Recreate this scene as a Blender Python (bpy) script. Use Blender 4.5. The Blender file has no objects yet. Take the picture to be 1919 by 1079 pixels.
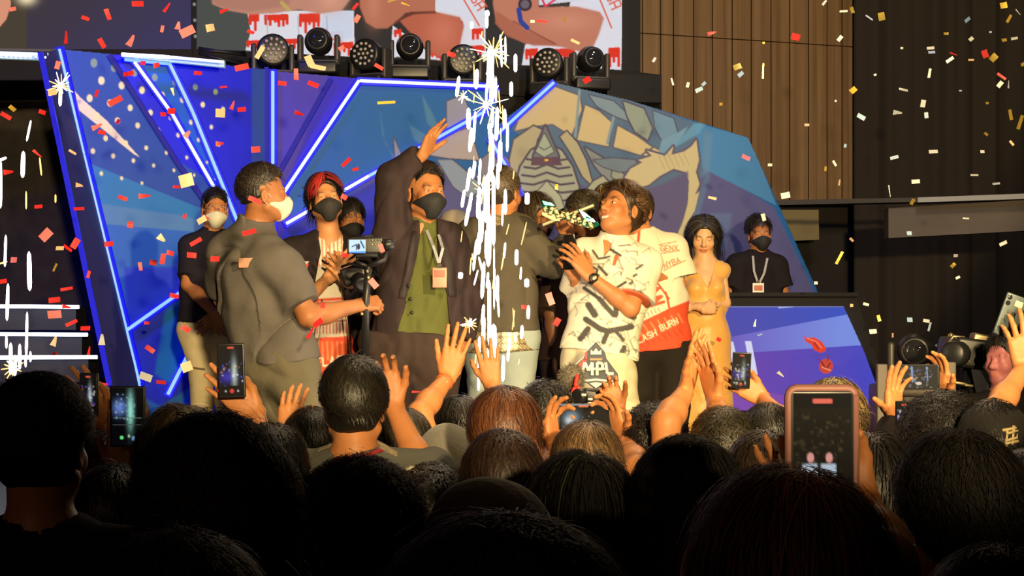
import bpy, bmesh, math, random
import numpy as np
from mathutils import Vector, Matrix

SC = bpy.context.scene
COL = SC.collection
FPX, CX, CY, CAMH = 3000.0, 959.5, 600.0, 1.85      # focal length in pixels, horizon row, camera height
STAGE = 0.90                                         # stage deck height

# ---------------------------------------------------------------- camera
cd = bpy.data.cameras.new('camera'); cam = bpy.data.objects.new('camera', cd); COL.objects.link(cam)
cam.location = (0, 0, CAMH); cam.rotation_euler = (math.pi / 2, 0, 0)
cd.sensor_width = 36; cd.lens = FPX / 1919 * 36; cd.shift_y = (CY - 539.5) / 1919
cd.clip_end = 100
SC.camera = cam
SC.view_settings.view_transform = 'Standard'; SC.view_settings.look = 'None'
SC.view_settings.exposure = 0.0; SC.view_settings.gamma = 1.0; SC.view_settings.use_curve_mapping = False

# ---------------------------------------------------------------- world and lights
wd = bpy.data.worlds.new('hall_air'); SC.world = wd; wd.use_nodes = True
wd.node_tree.nodes['Background'].inputs[0].default_value = (0.9, 0.75, 0.7, 1)
wd.node_tree.nodes['Background'].inputs[1].default_value = 0.016

def light(kind, name, loc, aim, energy, color, size=0.3, cone=None, blend=0.3, size_y=None):
    d = bpy.data.lights.new(name, kind); o = bpy.data.objects.new(name, d); COL.objects.link(o)
    d.energy = energy; d.color = color
    if kind == 'SPOT':
        d.spot_size = math.radians(cone); d.spot_blend = blend; d.shadow_soft_size = size
    elif kind == 'AREA':
        d.size = size
        if size_y: d.shape = 'RECTANGLE'; d.size_y = size_y
    else: d.shadow_soft_size = size
    o.location = loc
    o.rotation_euler = (Vector(aim) - Vector(loc)).to_track_quat('-Z', 'Y').to_euler()
    return o
WARM = (1.0, 0.74, 0.36)
light('SPOT', 'follow_spot', (1.25, -4.2, 2.85), (0.0, 9.0, 4.50), 5700, WARM, 0.13, 36, 0.18)
light('SPOT', 'side_spot', (2.9, 1.0, 3.9), (-0.7, 9.2, 2.3), 2300, WARM, 0.10, 46, 0.5)
light('SPOT', 'blue_wash', (-3.2, 8.2, 5.6), (-2.9, 11.4, 2.5), 800, (0.01, 0.03, 1.0), 0.3, 62, 0.9)
light('SPOT', 'cool_fill', (2.0, 8.0, 6.2), (0.9, 12.3, 2.9), 260, (0.35, 0.55, 1.0), 0.3, 85, 0.9)  # added unseen cool fill, lifts the blues of the mural
light('SPOT', 'wall_fill', (3.0, 8.5, 8.0), (3.2, 14.6, 4.2), 720, (1.0, 0.78, 0.5), 0.5, 80, 0.9)  # unseen warm lamp added to brighten the wood wall
light('SPOT', 'overhead_fill', (0.5, 6.8, 6.0), (0.2, 5.6, 1.5), 420, (1.0, 0.76, 0.46), 0.25, 52, 0.7)  # added warm fill from above for highlights on the crowd's hair
light('AREA', 'near_fill', (-2.5, -2.0, 3.2), (-0.6, 3.0, 1.4), 9, (1.0, 0.6, 0.35), 1.0)  # weak warm fill added behind the camera to lift the nearest heads
light('SPOT', 'back_spot', (2.6, 12.0, 5.6), (0.2, 6.2, 1.6), 260, (1.0, 0.72, 0.45), 0.15, 40, 0.8)

# ---------------------------------------------------------------- pixel helpers
def W(px, py, Y):
    return np.array([(px - CX) / FPX * Y, Y, CAMH + (CY - py) / FPX * Y])
def plane_Y(px, Y0, s):
    return Y0 / (1 - s * (px - CX) / FPX)
def S(px, py, Y0, s):
    return W(px, py, plane_Y(px, Y0, s))
BK, BKS = 12.05, 0.36            # backdrop plane
WG, WGS = 12.34, 0.55            # left wing plane
SCR, SCRS = 14.0, 0.33           # video screen plane
WALL, WALLS = 15.6, 0.36         # wood wall plane

# ---------------------------------------------------------------- materials
MATS = {}
def mat(name, col=(0.5, 0.5, 0.5), rough=0.6, metal=0.0, spec=0.5, emit=None, strength=0.0, attr=False,
        bump=0.0, bscale=40.0, var=0.0, vscale=8.0, stretch=None, sheen=0.0, trans=0.0, attr_emit=False, sss=0.0, coat=0.0):
    if name in MATS: return MATS[name]
    m = bpy.data.materials.new(name); m.use_nodes = True
    nt = m.node_tree; N = nt.nodes; L = nt.links; b = N['Principled BSDF']
    b.inputs['Roughness'].default_value = rough; b.inputs['Metallic'].default_value = metal
    b.inputs['Specular IOR Level'].default_value = spec
    b.inputs['Base Color'].default_value = (*col, 1)
    if sheen: b.inputs['Sheen Weight'].default_value = sheen
    if coat: b.inputs['Coat Weight'].default_value = coat
    if trans: b.inputs['Transmission Weight'].default_value = trans
    if sss:
        b.inputs['Subsurface Weight'].default_value = sss
        b.inputs['Subsurface Radius'].default_value = (0.02, 0.008, 0.004); b.inputs['Subsurface Scale'].default_value = 0.5
    src = None
    if attr:
        a = N.new('ShaderNodeAttribute'); a.attribute_name = 'col'; src = a.outputs['Color']
        if attr_emit:
            L.new(src, b.inputs['Emission Color']); b.inputs['Emission Strength'].default_value = strength
            b.inputs['Base Color'].default_value = (0.01, 0.01, 0.01, 1); b.inputs['Specular IOR Level'].default_value = 0.12; b.inputs['Roughness'].default_value = .9
    if emit: b.inputs['Emission Color'].default_value = (*emit, 1); b.inputs['Emission Strength'].default_value = strength
    tc = None
    def coords():
        nonlocal tc
        if tc is None:
            t = N.new('ShaderNodeTexCoord'); mp = N.new('ShaderNodeMapping'); L.new(t.outputs['Object'], mp.inputs[0])
            if stretch: mp.inputs['Scale'].default_value = stretch
            tc = mp.outputs[0]
        return tc
    if var and not attr_emit:
        n = N.new('ShaderNodeTexNoise'); n.inputs['Scale'].default_value = vscale; n.inputs['Detail'].default_value = 6
        L.new(coords(), n.inputs['Vector'])
        r = N.new('ShaderNodeMapRange'); r.inputs['To Min'].default_value = 1 - var; r.inputs['To Max'].default_value = 1 + var
        r.inputs['From Min'].default_value = 0.25; r.inputs['From Max'].default_value = 0.75
        L.new(n.outputs['Fac'], r.inputs['Value'])
        v = N.new('ShaderNodeVectorMath'); v.operation = 'SCALE'
        if src is not None: L.new(src, v.inputs[0])
        else: v.inputs[0].default_value = col
        L.new(r.outputs[0], v.inputs['Scale']); src = v.outputs[0]
    if src is not None and not attr_emit: L.new(src, b.inputs['Base Color'])
    if bump:
        n = N.new('ShaderNodeTexNoise'); n.inputs['Scale'].default_value = bscale; n.inputs['Detail'].default_value = 4
        L.new(coords(), n.inputs['Vector'])
        bp = N.new('ShaderNodeBump'); bp.inputs['Strength'].default_value = bump; bp.inputs['Distance'].default_value = 0.01
        L.new(n.outputs['Fac'], bp.inputs['Height']); L.new(bp.outputs[0], b.inputs['Normal'])
    MATS[name] = m
    return m

# ---------------------------------------------------------------- objects
def link(name, me, parent=None, **kw):
    o = bpy.data.objects.new(name, me); COL.objects.link(o)
    if parent is not None:
        o.parent = parent
        o.matrix_parent_inverse = parent_inv(parent)
    for k, v in kw.items():
        if v is not None: o[k] = v
    return o
def world_of(q):
    b = Matrix.LocRotScale(q.location, q.rotation_euler, q.scale)
    return b if q.parent is None else world_of(q.parent) @ q.matrix_parent_inverse @ b
def parent_inv(p):
    return world_of(p).inverted()
def thing(name, label, cat, loc=(0, 0, 0), group=None, kind=None):
    o = bpy.data.objects.new(name, None); COL.objects.link(o); o.empty_display_size = 0.1
    o.location = [float(v) for v in loc]
    tag(o, label, cat, group, kind); return o
def tag(o, label=None, cat=None, group=None, kind=None):
    if label: o['label'] = label
    if cat: o['category'] = cat
    if group: o['group'] = group
    if kind: o['kind'] = kind
    return o

def mesh_np(name, V, F, mats, col=None, smooth=True, midx=None, tris=None):
    """V (n,3); F list of faces or (m,k) array."""
    me = bpy.data.meshes.new(name)
    V = np.asarray(V, dtype=np.float32)
    if isinstance(F, np.ndarray) and F.ndim == 2:
        m, k = F.shape
        me.vertices.add(len(V)); me.vertices.foreach_set('co', V.ravel())
        me.loops.add(m * k); me.loops.foreach_set('vertex_index', F.astype(np.int32).ravel())
        me.polygons.add(m); me.polygons.foreach_set('loop_start', np.arange(0, m * k, k, dtype=np.int32))
        me.polygons.foreach_set('loop_total', np.full(m, k, dtype=np.int32))
        me.update(calc_edges=True)
    else:
        me.from_pydata([tuple(map(float, v)) for v in V], [], [tuple(int(i) for i in f) for f in F])
    for mm in (mats if isinstance(mats, (list, tuple)) else [mats]): me.materials.append(mm)
    if midx is not None: me.polygons.foreach_set('material_index', np.asarray(midx, dtype=np.int32))
    if smooth: me.polygons.foreach_set('use_smooth', np.ones(len(me.polygons), dtype=bool))
    if col is not None:
        a = me.color_attributes.new('col', 'FLOAT_COLOR', 'POINT')
        c = np.ones((len(V), 4), dtype=np.float32); c[:, :3] = col
        a.data.foreach_set('color', c.ravel())
    me.validate(); return me

def frame(axis, up=(0, 0, 1)):
    z = np.array(axis, float); z /= np.linalg.norm(z)
    u = np.array(up, float)
    if abs(z @ u) > 0.95: u = np.array([0, 1.0, 0]) if abs(z[1]) < 0.9 else np.array([1.0, 0, 0])
    x = np.cross(u, z); x /= np.linalg.norm(x); y = np.cross(z, x)
    return x, y, z

class MB:
    """collects shapes into one mesh"""
    def __init__(s): s.v = []; s.f = []; s.m = []; s.sm = []
    def add(s, V, F, mi=0, smooth=False):
        b = len(s.v); s.v += [tuple(map(float, p)) for p in V]
        for f in F: s.f.append(tuple(b + int(i) for i in f)); s.m.append(mi); s.sm.append(smooth)
        return s
    def box(s, c, size, R=None, mi=0, bev=0.0):
        c = np.array(c, float); h = np.array(size, float) / 2
        R = np.eye(3) if R is None else np.array(R)
        if bev <= 0:
            V = np.array([[x, y, z] for x in (-1, 1) for y in (-1, 1) for z in (-1, 1)]) * h
            F = [(0, 1, 3, 2), (4, 6, 7, 5), (0, 4, 5, 1), (2, 3, 7, 6), (0, 2, 6, 4), (1, 5, 7, 3)]
            s.add(V @ R.T + c, F, mi)
        else:
            bm = bmesh.new(); bmesh.ops.create_cube(bm, size=1.0)
            for v in bm.verts: v.co = Vector((v.co.x * 2 * h[0], v.co.y * 2 * h[1], v.co.z * 2 * h[2]))
            bmesh.ops.bevel(bm, geom=bm.edges[:], offset=min(bev, 0.45 * 2 * h.min()), segments=3, affect='EDGES', profile=0.6)
            V = np.array([v.co[:] for v in bm.verts]); F = [[v.index for v in f.verts] for f in bm.faces]
            bm.free(); s.add(V @ R.T + c, F, mi, True)
        return s
    def tube(s, pts, r, n=8, mi=0, cap=True):
        pts = [np.array(p, float) for p in pts]
        rs = r if isinstance(r, (list, tuple, np.ndarray)) else [r] * len(pts)
        V = []; prev = None
        for i, p in enumerate(pts):
            d = (pts[min(i + 1, len(pts) - 1)] - pts[max(i - 1, 0)])
            x, y, z = frame(d, prev if prev is not None else (0, 0, 1)); prev = y
            for k in range(n):
                a = 2 * math.pi * k / n; V.append(p + rs[i] * (math.cos(a) * x + math.sin(a) * y))
        F = [(i * n + k, i * n + (k + 1) % n, (i + 1) * n + (k + 1) % n, (i + 1) * n + k) for i in range(len(pts) - 1) for k in range(n)]
        if cap: F += [tuple(range(n))[::-1], tuple((len(pts) - 1) * n + k for k in range(n))]
        return s.add(V, F, mi, True)
    def lathe(s, c, axis, prof, n=20, mi=0, up=(0, 0, 1)):
        x, y, z = frame(axis, up); c = np.array(c, float); V = []
        for (r, h) in prof:
            for k in range(n):
                a = 2 * math.pi * k / n; V.append(c + z * h + r * (math.cos(a) * x + math.sin(a) * y))
        F = [(i * n + k, i * n + (k + 1) % n, (i + 1) * n + (k + 1) % n, (i + 1) * n + k) for i in range(len(prof) - 1) for k in range(n)]
        F += [tuple(range(n))[::-1], tuple((len(prof) - 1) * n + k for k in range(n))]
        return s.add(V, F, mi, True)
    def ball(s, c, r, n=12, mi=0, R=None):
        r = np.array([r] * 3 if np.isscalar(r) else r, float); c = np.array(c, float); R = np.eye(3) if R is None else R
        V = [(0, 0, 1)]; m = max(4, n // 2)
        for i in range(1, m):
            t = math.pi * i / m
            for k in range(n): a = 2 * math.pi * k / n; V.append((math.sin(t) * math.cos(a), math.sin(t) * math.sin(a), math.cos(t)))
        V.append((0, 0, -1)); V = (np.array(V) * r) @ R.T + c
        F = [(0, 1 + k, 1 + (k + 1) % n) for k in range(n)]
        for i in range(m - 2):
            for k in range(n): a = 1 + i * n; F.append((a + k, a + n + k, a + n + (k + 1) % n, a + (k + 1) % n))
        l = len(V) - 1; a = 1 + (m - 2) * n; F += [(l, a + (k + 1) % n, a + k) for k in range(n)]
        return s.add(V, F, mi, True)
    def prism(s, pts, off, mi=0):
        """polygon of 3-D points extruded by vector off"""
        P = [np.array(p, float) for p in pts]; n = len(P); off = np.array(off, float)
        V = P + [p + off for p in P]
        F = [tuple(range(n))[::-1], tuple(range(n, 2 * n))] + [(i, (i + 1) % n, n + (i + 1) % n, n + i) for i in range(n)]
        return s.add(V, F, mi)
    def build(s, name, mats, parent=None, **kw):
        me = bpy.data.meshes.new(name); me.from_pydata(s.v, [], s.f)
        for mm in (mats if isinstance(mats, (list, tuple)) else [mats]): me.materials.append(mm)
        me.polygons.foreach_set('material_index', s.m); me.polygons.foreach_set('use_smooth', s.sm)
        bm = bmesh.new(); bm.from_mesh(me); bmesh.ops.recalc_face_normals(bm, faces=bm.faces); bm.to_mesh(me); bm.free()
        return link(name, me, parent, **kw)

def s2l(c):
    c = np.asarray(c, float) / 255.0
    return np.where(c <= 0.04045, c / 12.92, ((c + 0.055) / 1.055) ** 2.4)

# ---------------------------------------------------------------- flat print painter (pictures that really are flat)
class Canvas:
    def __init__(s, x0, y0, x1, y1, res=1.0, base=(0, 0, 0)):
        s.x0, s.y0, s.res = x0, y0, res
        s.w = int(round((x1 - x0) / res)) + 1; s.h = int(round((y1 - y0) / res)) + 1
        s.img = np.zeros((s.h, s.w, 3)); s.img[:] = base
        s.X, s.Y = np.meshgrid(x0 + np.arange(s.w) * res, y0 + np.arange(s.h) * res)
    def blend(s, m, c, a=1.0):
        if callable(c): c = c(s.X, s.Y)
        m = (m * a)[..., None]; s.img = s.img * (1 - m) + np.asarray(c, float) * m
    def poly(s, pts, c, a=1.0, soft=0):
        P = np.array(pts, float); m = np.zeros(s.X.shape)
        for ox, oy in ((-.25, -.25), (.25, -.25), (-.25, .25), (.25, .25)):
            X = s.X + ox * s.res; Y = s.Y + oy * s.res; ins = np.zeros(X.shape, bool)
            for i in range(len(P)):
                x1, y1 = P[i]; x2, y2 = P[i - 1]
                if y1 == y2: continue
                ins ^= ((y1 > Y) != (y2 > Y)) & (X < (x2 - x1) * (Y - y1) / (y2 - y1) + x1)
            m += ins / 4.0
        for _ in range(soft):
            q = np.pad(m, 1, mode='edge'); m = (q[:-2, 1:-1] + q[2:, 1:-1] + q[1:-1, :-2] + q[1:-1, 2:] + q[1:-1, 1:-1]) / 5
        s.blend(m, c, a)
    def ell(s, cx, cy, rx, ry, c, a=1.0):
        d = (np.sqrt(((s.X - cx) / rx) ** 2 + ((s.Y - cy) / ry) ** 2) - 1) * min(rx, ry)
        s.blend(np.clip(0.5 - d / s.res, 0, 1), c, a)
    def line(s, pts, w, c, a=1.0, w2=None):
        D = np.full(s.X.shape, 1e9); n = len(pts) - 1
        for i in range(n):
            ax, ay = pts[i]; bx, by = pts[i + 1]; dx, dy = bx - ax, by - ay; L = dx * dx + dy * dy + 1e-9
            h = np.clip(((s.X - ax) * dx + (s.Y - ay) * dy) / L, 0, 1)
            ww = w if w2 is None else w + (w2 - w) * (i + h) / n
            D = np.minimum(D, np.hypot(s.X - ax - h * dx, s.Y - ay - h * dy) - ww / 2)
        s.blend(np.clip(0.5 - D / s.res, 0, 1), c, a)
    def glow(s, cx, cy, rx, ry, c, a=1.0):
        s.blend(np.exp(-(((s.X - cx) / rx) ** 2 + ((s.Y - cy) / ry) ** 2)), c, a)
    def grad(s, c1, c2, ax, ay, bx, by, mask=None, a=1.0):
        t = np.clip(((s.X - ax) * (bx - ax) + (s.Y - ay) * (by - ay)) / ((bx - ax) ** 2 + (by - ay) ** 2), 0, 1)[..., None]
        c = np.asarray(c1, float) * (1 - t) + np.asarray(c2, float) * t
        s.img = s.img * (1 - a) + c * a
    def text(s, txt, x, y, h, c, slant=0.0, rot=0.0, a=1.0, asp=0.62):
        ca, sa = math.cos(rot), math.sin(rot)
        for ch in txt:
            for st in GLYPH.get(ch, []):
                pts = []
                for (u, v) in st:
                    X = u * h * asp + (1 - v) * slant * h; Y = (v - 1) * h
                    pts.append((x + X * ca - Y * sa, y + X * sa + Y * ca))
                s.line(pts, h * 0.17, c, a)
            x += h * (asp + 0.26) * ca; y += h * (asp + 0.26) * sa
    def sample(s, px, py):
        u = np.clip((px - s.x0) / s.res, 0, s.w - 1.001); v = np.clip((py - s.y0) / s.res, 0, s.h - 1.001)
        i = u.astype(int); j = v.astype(int); fu = (u - i)[:, None]; fv = (v - j)[:, None]
        return (s.img[j, i] * (1 - fu) + s.img[j, i + 1] * fu) * (1 - fv) + (s.img[j + 1, i] * (1 - fu) + s.img[j + 1, i + 1] * fu) * fv
GLYPH = {
 'A': [[(0, 1), (.5, 0), (1, 1)], [(.2, .65), (.8, .65)]], 'B': [[(0, 0), (0, 1), (.8, 1), (1, .78), (.8, .5), (0, .5)], [(0, 0), (.75, 0), (.9, .22), (.8, .5)]],
 'C': [[(1, .1), (.7, 0), (.2, 0), (0, .3), (0, .7), (.2, 1), (.7, 1), (1, .9)]], 'D': [[(0, 0), (0, 1), (.6, 1), (1, .7), (1, .3), (.6, 0), (0, 0)]],
 'E': [[(1, 0), (0, 0), (0, 1), (1, 1)], [(0, .5), (.8, .5)]], 'F': [[(1, 0), (0, 0), (0, 1)], [(0, .5), (.8, .5)]],
 'G': [[(1, .1), (.7, 0), (.2, 0), (0, .3), (0, .7), (.2, 1), (1, 1), (1, .55), (.6, .55)]], 'H': [[(0, 0), (0, 1)], [(1, 0), (1, 1)], [(0, .5), (1, .5)]],
 'I': [[(.5, 0), (.5, 1)]], 'L': [[(0, 0), (0, 1), (1, 1)]], 'M': [[(0, 1), (0, 0), (.5, .6), (1, 0), (1, 1)]], 'N': [[(0, 1), (0, 0), (1, 1), (1, 0)]],
 'O': [[(.2, 0), (.8, 0), (1, .3), (1, .7), (.8, 1), (.2, 1), (0, .7), (0, .3), (.2, 0)]], 'P': [[(0, 1), (0, 0), (.8, 0), (1, .25), (.8, .5), (0, .5)]],
 'R': [[(0, 1), (0, 0), (.8, 0), (1, .25), (.8, .5), (0, .5)], [(.5, .5), (1, 1)]], 'S': [[(1, .05), (.2, 0), (0, .25), (.2, .5), (.8, .5), (1, .75), (.8, 1), (0, .95)]],
 'T': [[(0, 0), (1, 0)], [(.5, 0), (.5, 1)]], 'U': [[(0, 0), (0, .8), (.2, 1), (.8, 1), (1, .8), (1, 0)]], 'V': [[(0, 0), (.5, 1), (1, 0)]],
 'X': [[(0, 0), (1, 1)], [(1, 0), (0, 1)]], 'Y': [[(0, 0), (.5, .5), (1, 0)], [(.5, .5), (.5, 1)]], 'K': [[(0, 0), (0, 1)], [(1, 0), (0, .5), (1, 1)]],
 'W': [[(0, 0), (.25, 1), (.5, .4), (.75, 1), (1, 0)]], 'J': [[(1, 0), (1, .8), (.8, 1), (.2, 1), (0, .8)]], ' ': []}

def print_mesh(cv, name, place, m, inside=None, parent=None, back=None, **kw):
    """the canvas as a fine quad grid; place(px,py)->world arrays; inside = polygon that trims it"""
    V = place(cv.X.ravel(), cv.Y.ravel())
    i = np.arange(cv.w - 1); j = np.arange(cv.h - 1); I, J = np.meshgrid(i, j)
    a = (J * cv.w + I).ravel(); F = np.stack([a, a + cv.w, a + cv.w + 1, a + 1], 1)
    if inside is not None:
        P = np.array(inside, float); X = (cv.X[:-1, :-1] + cv.res / 2).ravel(); Y = (cv.Y[:-1, :-1] + cv.res / 2).ravel(); ins = np.zeros(X.shape, bool)
        for q in range(len(P)):
            x1, y1 = P[q]; x2, y2 = P[q - 1]
            if y1 != y2: ins ^= ((y1 > Y) != (y2 > Y)) & (X < (x2 - x1) * (Y - y1) / (y2 - y1) + x1)
        F = F[ins]; used = np.unique(F); mp = np.zeros(len(V), int); mp[used] = np.arange(len(used))
        V = V[used]; F = mp[F]; C = cv.img.reshape(-1, 3)[used]
    else: C = cv.img.reshape(-1, 3)
    return link(name, mesh_np(name, V, F, m, col=C, smooth=False), parent, **kw)
def placer(Y0, s, d=0.0):
    def f(px, py):
        Y = (Y0 - d) / (1 - s * (px - CX) / FPX)
        return np.stack([(px - CX) / FPX * Y, Y, CAMH + (CY - py) / FPX * Y], 1)
    return f
# ================================================================ implicit surfaces for bodies and clothes
def smin(a, b, k):
    if k <= 0: return np.minimum(a, b)
    h = np.maximum(k - np.abs(a - b), 0) / k
    return np.minimum(a, b) - h * h * k * 0.25
def smax(a, b, k): return -smin(-a, -b, k)

class Field:
    def __init__(s): s.p = []; s.lo = []; s.hi = []; s.post = None
    def _bb(s, c, r): c = np.array(c); s.lo.append(c - r); s.hi.append(c + r)
    def cone(s, a, b, ra, rb, k=0.02, cut=(0, 0), op='u'):
        a = np.array(a, float); b = np.array(b, float)
        if op == 'u': s._bb(a, ra); s._bb(b, rb)
        L = np.linalg.norm(b - a); c = (a + b) / 2; R = L / 2 + max(ra, rb)
        def f(P):
            v = P - a; t = (v @ (b - a)) / (L * L + 1e-12); h = np.clip(t, 0, 1)
            d = np.linalg.norm(v - h[:, None] * (b - a), axis=1) - (ra + h * (rb - ra))
            if cut[0]: d = np.maximum(d, -t * L)
            if cut[1]: d = np.maximum(d, (t - 1) * L)
            return d
        s.p.append((f, k, op, c, R)); return s
    def ell(s, c, r, R=None, k=0.02, op='u'):
        c = np.array(c, float); r = np.array([r] * 3 if np.isscalar(r) else r, float); R = np.eye(3) if R is None else R
        if op == 'u': s._bb(c, r.max())
        def f(P):
            q = (P - c) @ R; k0 = np.linalg.norm(q / r, axis=1); k1 = np.linalg.norm(q / (r * r), axis=1)
            return k0 * (k0 - 1) / (k1 + 1e-9)
        s.p.append((f, k, op, c, r.max())); return s
    def ec(s, a, b, ra, rb, lat, k=0.03, cut=(0, 0), op='u'):
        """elliptic cone a->b, radii (wide, deep), lat = wide direction"""
        a = np.array(a, float); b = np.array(b, float); w = b - a; L = np.linalg.norm(w); w = w / L
        lat = np.array(lat, float); lat = lat - (lat @ w) * w; lat /= np.linalg.norm(lat); dep = np.cross(w, lat)
        if op == 'u': s._bb(a, max(ra)); s._bb(b, max(rb))
        ra = np.array(ra, float); rb = np.array(rb, float)
        def f(P):
            v = P - a; t = (v @ w) / L; h = np.clip(t, 0, 1); rr = ra + h[:, None] * (rb - ra)
            x = (v @ lat) / rr[:, 0]; y = (v @ dep) / rr[:, 1]; m = rr.min(axis=1)
            z = (t - h) * L / m
            d = (np.sqrt(x * x + y * y + z * z) - 1) * m
            if cut[0]: d = np.maximum(d, -t * L)
            if cut[1]: d = np.maximum(d, (t - 1) * L)
            return d
        s.p.append((f, k, op, (a + b) / 2, L / 2 + max(ra.max(), rb.max()))); return s
    def custom(s, f, k, op, c, R): s.p.append((f, k, op, np.array(c, float), R)); return s
    def bb(s, c, r): s._bb(c, r)
    def __call__(s, P):
        d = np.full(len(P), 0.5)
        for f, k, op, c, R in s.p:
            m = R + k + 0.06
            q = P - c; idx = np.nonzero((q * q).sum(1) < m * m)[0] if op != 'cut' else np.arange(len(P))
            if len(idx) == 0: continue
            e = f(P[idx])
            if op == 'u': d[idx] = smin(d[idx], e, k)
            elif op == 's': d[idx] = smax(d[idx], -e, k)
            else: d[idx] = smax(d[idx], e, k)
        if s.post: d = s.post(P, d)
        return d

def wobble(P, seed=0, f=9.0):
    """cheap smooth 3-D noise in about -1..1"""
    a = seed * 1.7
    q = P * f
    w = np.sin(q[:, 0] * 1.3 + 1.9 * np.sin(q[:, 1] * 0.9 + a) + a) + np.sin(q[:, 1] * 1.1 + 1.7 * np.sin(q[:, 2] * 1.2 + a * 2)) \
        + np.sin(q[:, 2] * 1.25 + 1.8 * np.sin(q[:, 0] * 1.05 - a))
    return w / 3

def surface(F, h, lo=None, hi=None):
    """surface nets over the zero level of F; returns verts, quads"""
    lo = np.min(F.lo, axis=0) - 0.03 if lo is None else np.array(lo); hi = np.max(F.hi, axis=0) + 0.03 if hi is None else np.array(hi)
    Q = 3; nb = np.ceil((hi - lo) / (h * Q)).astype(int) + 1
    c = [lo[i] + (np.arange(nb[i]) + 0.5) * h * Q - h * 0.5 for i in range(3)]
    G = np.stack(np.meshgrid(*c, indexing='ij'), -1).reshape(-1, 3)
    dc = F(G).reshape(nb)
    act = np.abs(dc) < h * Q * 1.35
    n = nb * Q
    D = np.repeat(np.repeat(np.repeat(np.where(dc > 0, 1.0, -1.0).astype(np.float32), Q, 0), Q, 1), Q, 2)
    A = np.repeat(np.repeat(np.repeat(act, Q, 0), Q, 1), Q, 2)
    idx = np.argwhere(A)
    D[A] = F(lo + idx * h)
    s = D < 0
    cell = np.zeros(tuple(n - 1), dtype=np.int8)
    for dx in (0, 1):
        for dy in (0, 1):
            for dz in (0, 1):
                cell += s[dx:n[0] - 1 + dx, dy:n[1] - 1 + dy, dz:n[2] - 1 + dz]
    ci = np.argwhere((cell > 0) & (cell < 8))
    if len(ci) == 0: return np.zeros((0, 3)), np.zeros((0, 4), int)
    cid = np.full(tuple(n - 1), -1, dtype=np.int32); cid[ci[:, 0], ci[:, 1], ci[:, 2]] = np.arange(len(ci))
    acc = np.zeros((len(ci), 3)); cnt = np.zeros(len(ci))
    co = [(0, 0, 0), (1, 0, 0), (0, 1, 0), (1, 1, 0), (0, 0, 1), (1, 0, 1), (0, 1, 1), (1, 1, 1)]
    dv = [D[ci[:, 0] + o[0], ci[:, 1] + o[1], ci[:, 2] + o[2]] for o in co]
    for a in range(8):
        for b in range(a + 1, 8):
            df = [co[b][i] - co[a][i] for i in range(3)]
            if sum(abs(x) for x in df) != 1: continue
            m = (dv[a] < 0) != (dv[b] < 0)
            t = dv[a][m] / (dv[a][m] - dv[b][m])
            acc[m] += np.array(co[a]) + t[:, None] * np.array(df); cnt[m] += 1
    V = lo + (ci + acc / cnt[:, None]) * h
    quads = []
    for ax in range(3):
        o = [0, 0, 0]; o[ax] = 1
        a = s[:n[0] - o[0], :n[1] - o[1], :n[2] - o[2]]; b = s[o[0]:, o[1]:, o[2]:]
        e = np.argwhere(a != b); u, v = (ax + 1) % 3, (ax + 2) % 3
        ok = (e[:, u] > 0) & (e[:, v] > 0) & (e[:, u] < n[u] - 1) & (e[:, v] < n[v] - 1); e = e[ok]
        def g(du, dv_):
            q = e.copy(); q[:, u] -= du; q[:, v] -= dv_; return cid[q[:, 0], q[:, 1], q[:, 2]]
        f = np.stack([g(0, 0), g(1, 0), g(1, 1), g(0, 1)], 1)
        fl = a[e[:, 0], e[:, 1], e[:, 2]]
        f[fl] = f[fl][:, ::-1]
        quads.append(f[:, ::-1])
    Fq = np.concatenate(quads); Fq = Fq[(Fq >= 0).all(1)]
    eps = h * 0.3; g = np.zeros_like(V); d0 = F(V)
    for i in range(3):
        o = np.zeros(3); o[i] = eps; g[:, i] = (F(V + o) - d0) / eps
    gn = (g * g).sum(1) + 1e-6
    st = -(d0 / np.maximum(gn, 0.2))[:, None] * g; L = np.linalg.norm(st, axis=1, keepdims=True)
    V = V + st * np.minimum(1, h * 0.5 / (L + 1e-9))
    return V, Fq

def rot_head(yaw, pitch=0, roll=0):
    """columns: right, forward, up; yaw 0 faces the camera, +90 faces picture right"""
    y, p, r = map(math.radians, (yaw, pitch, roll))
    f = np.array([math.sin(y) * math.cos(p), -math.cos(y) * math.cos(p), math.sin(p)])
    u0 = np.array([0, 0, 1.0]); x = np.cross(f, u0); x /= np.linalg.norm(x); u = np.cross(x, f)
    x2 = x * math.cos(r) + u * math.sin(r); u2 = -x * math.sin(r) + u * math.cos(r)
    return np.stack([x2, f, u2], 1)

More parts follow.
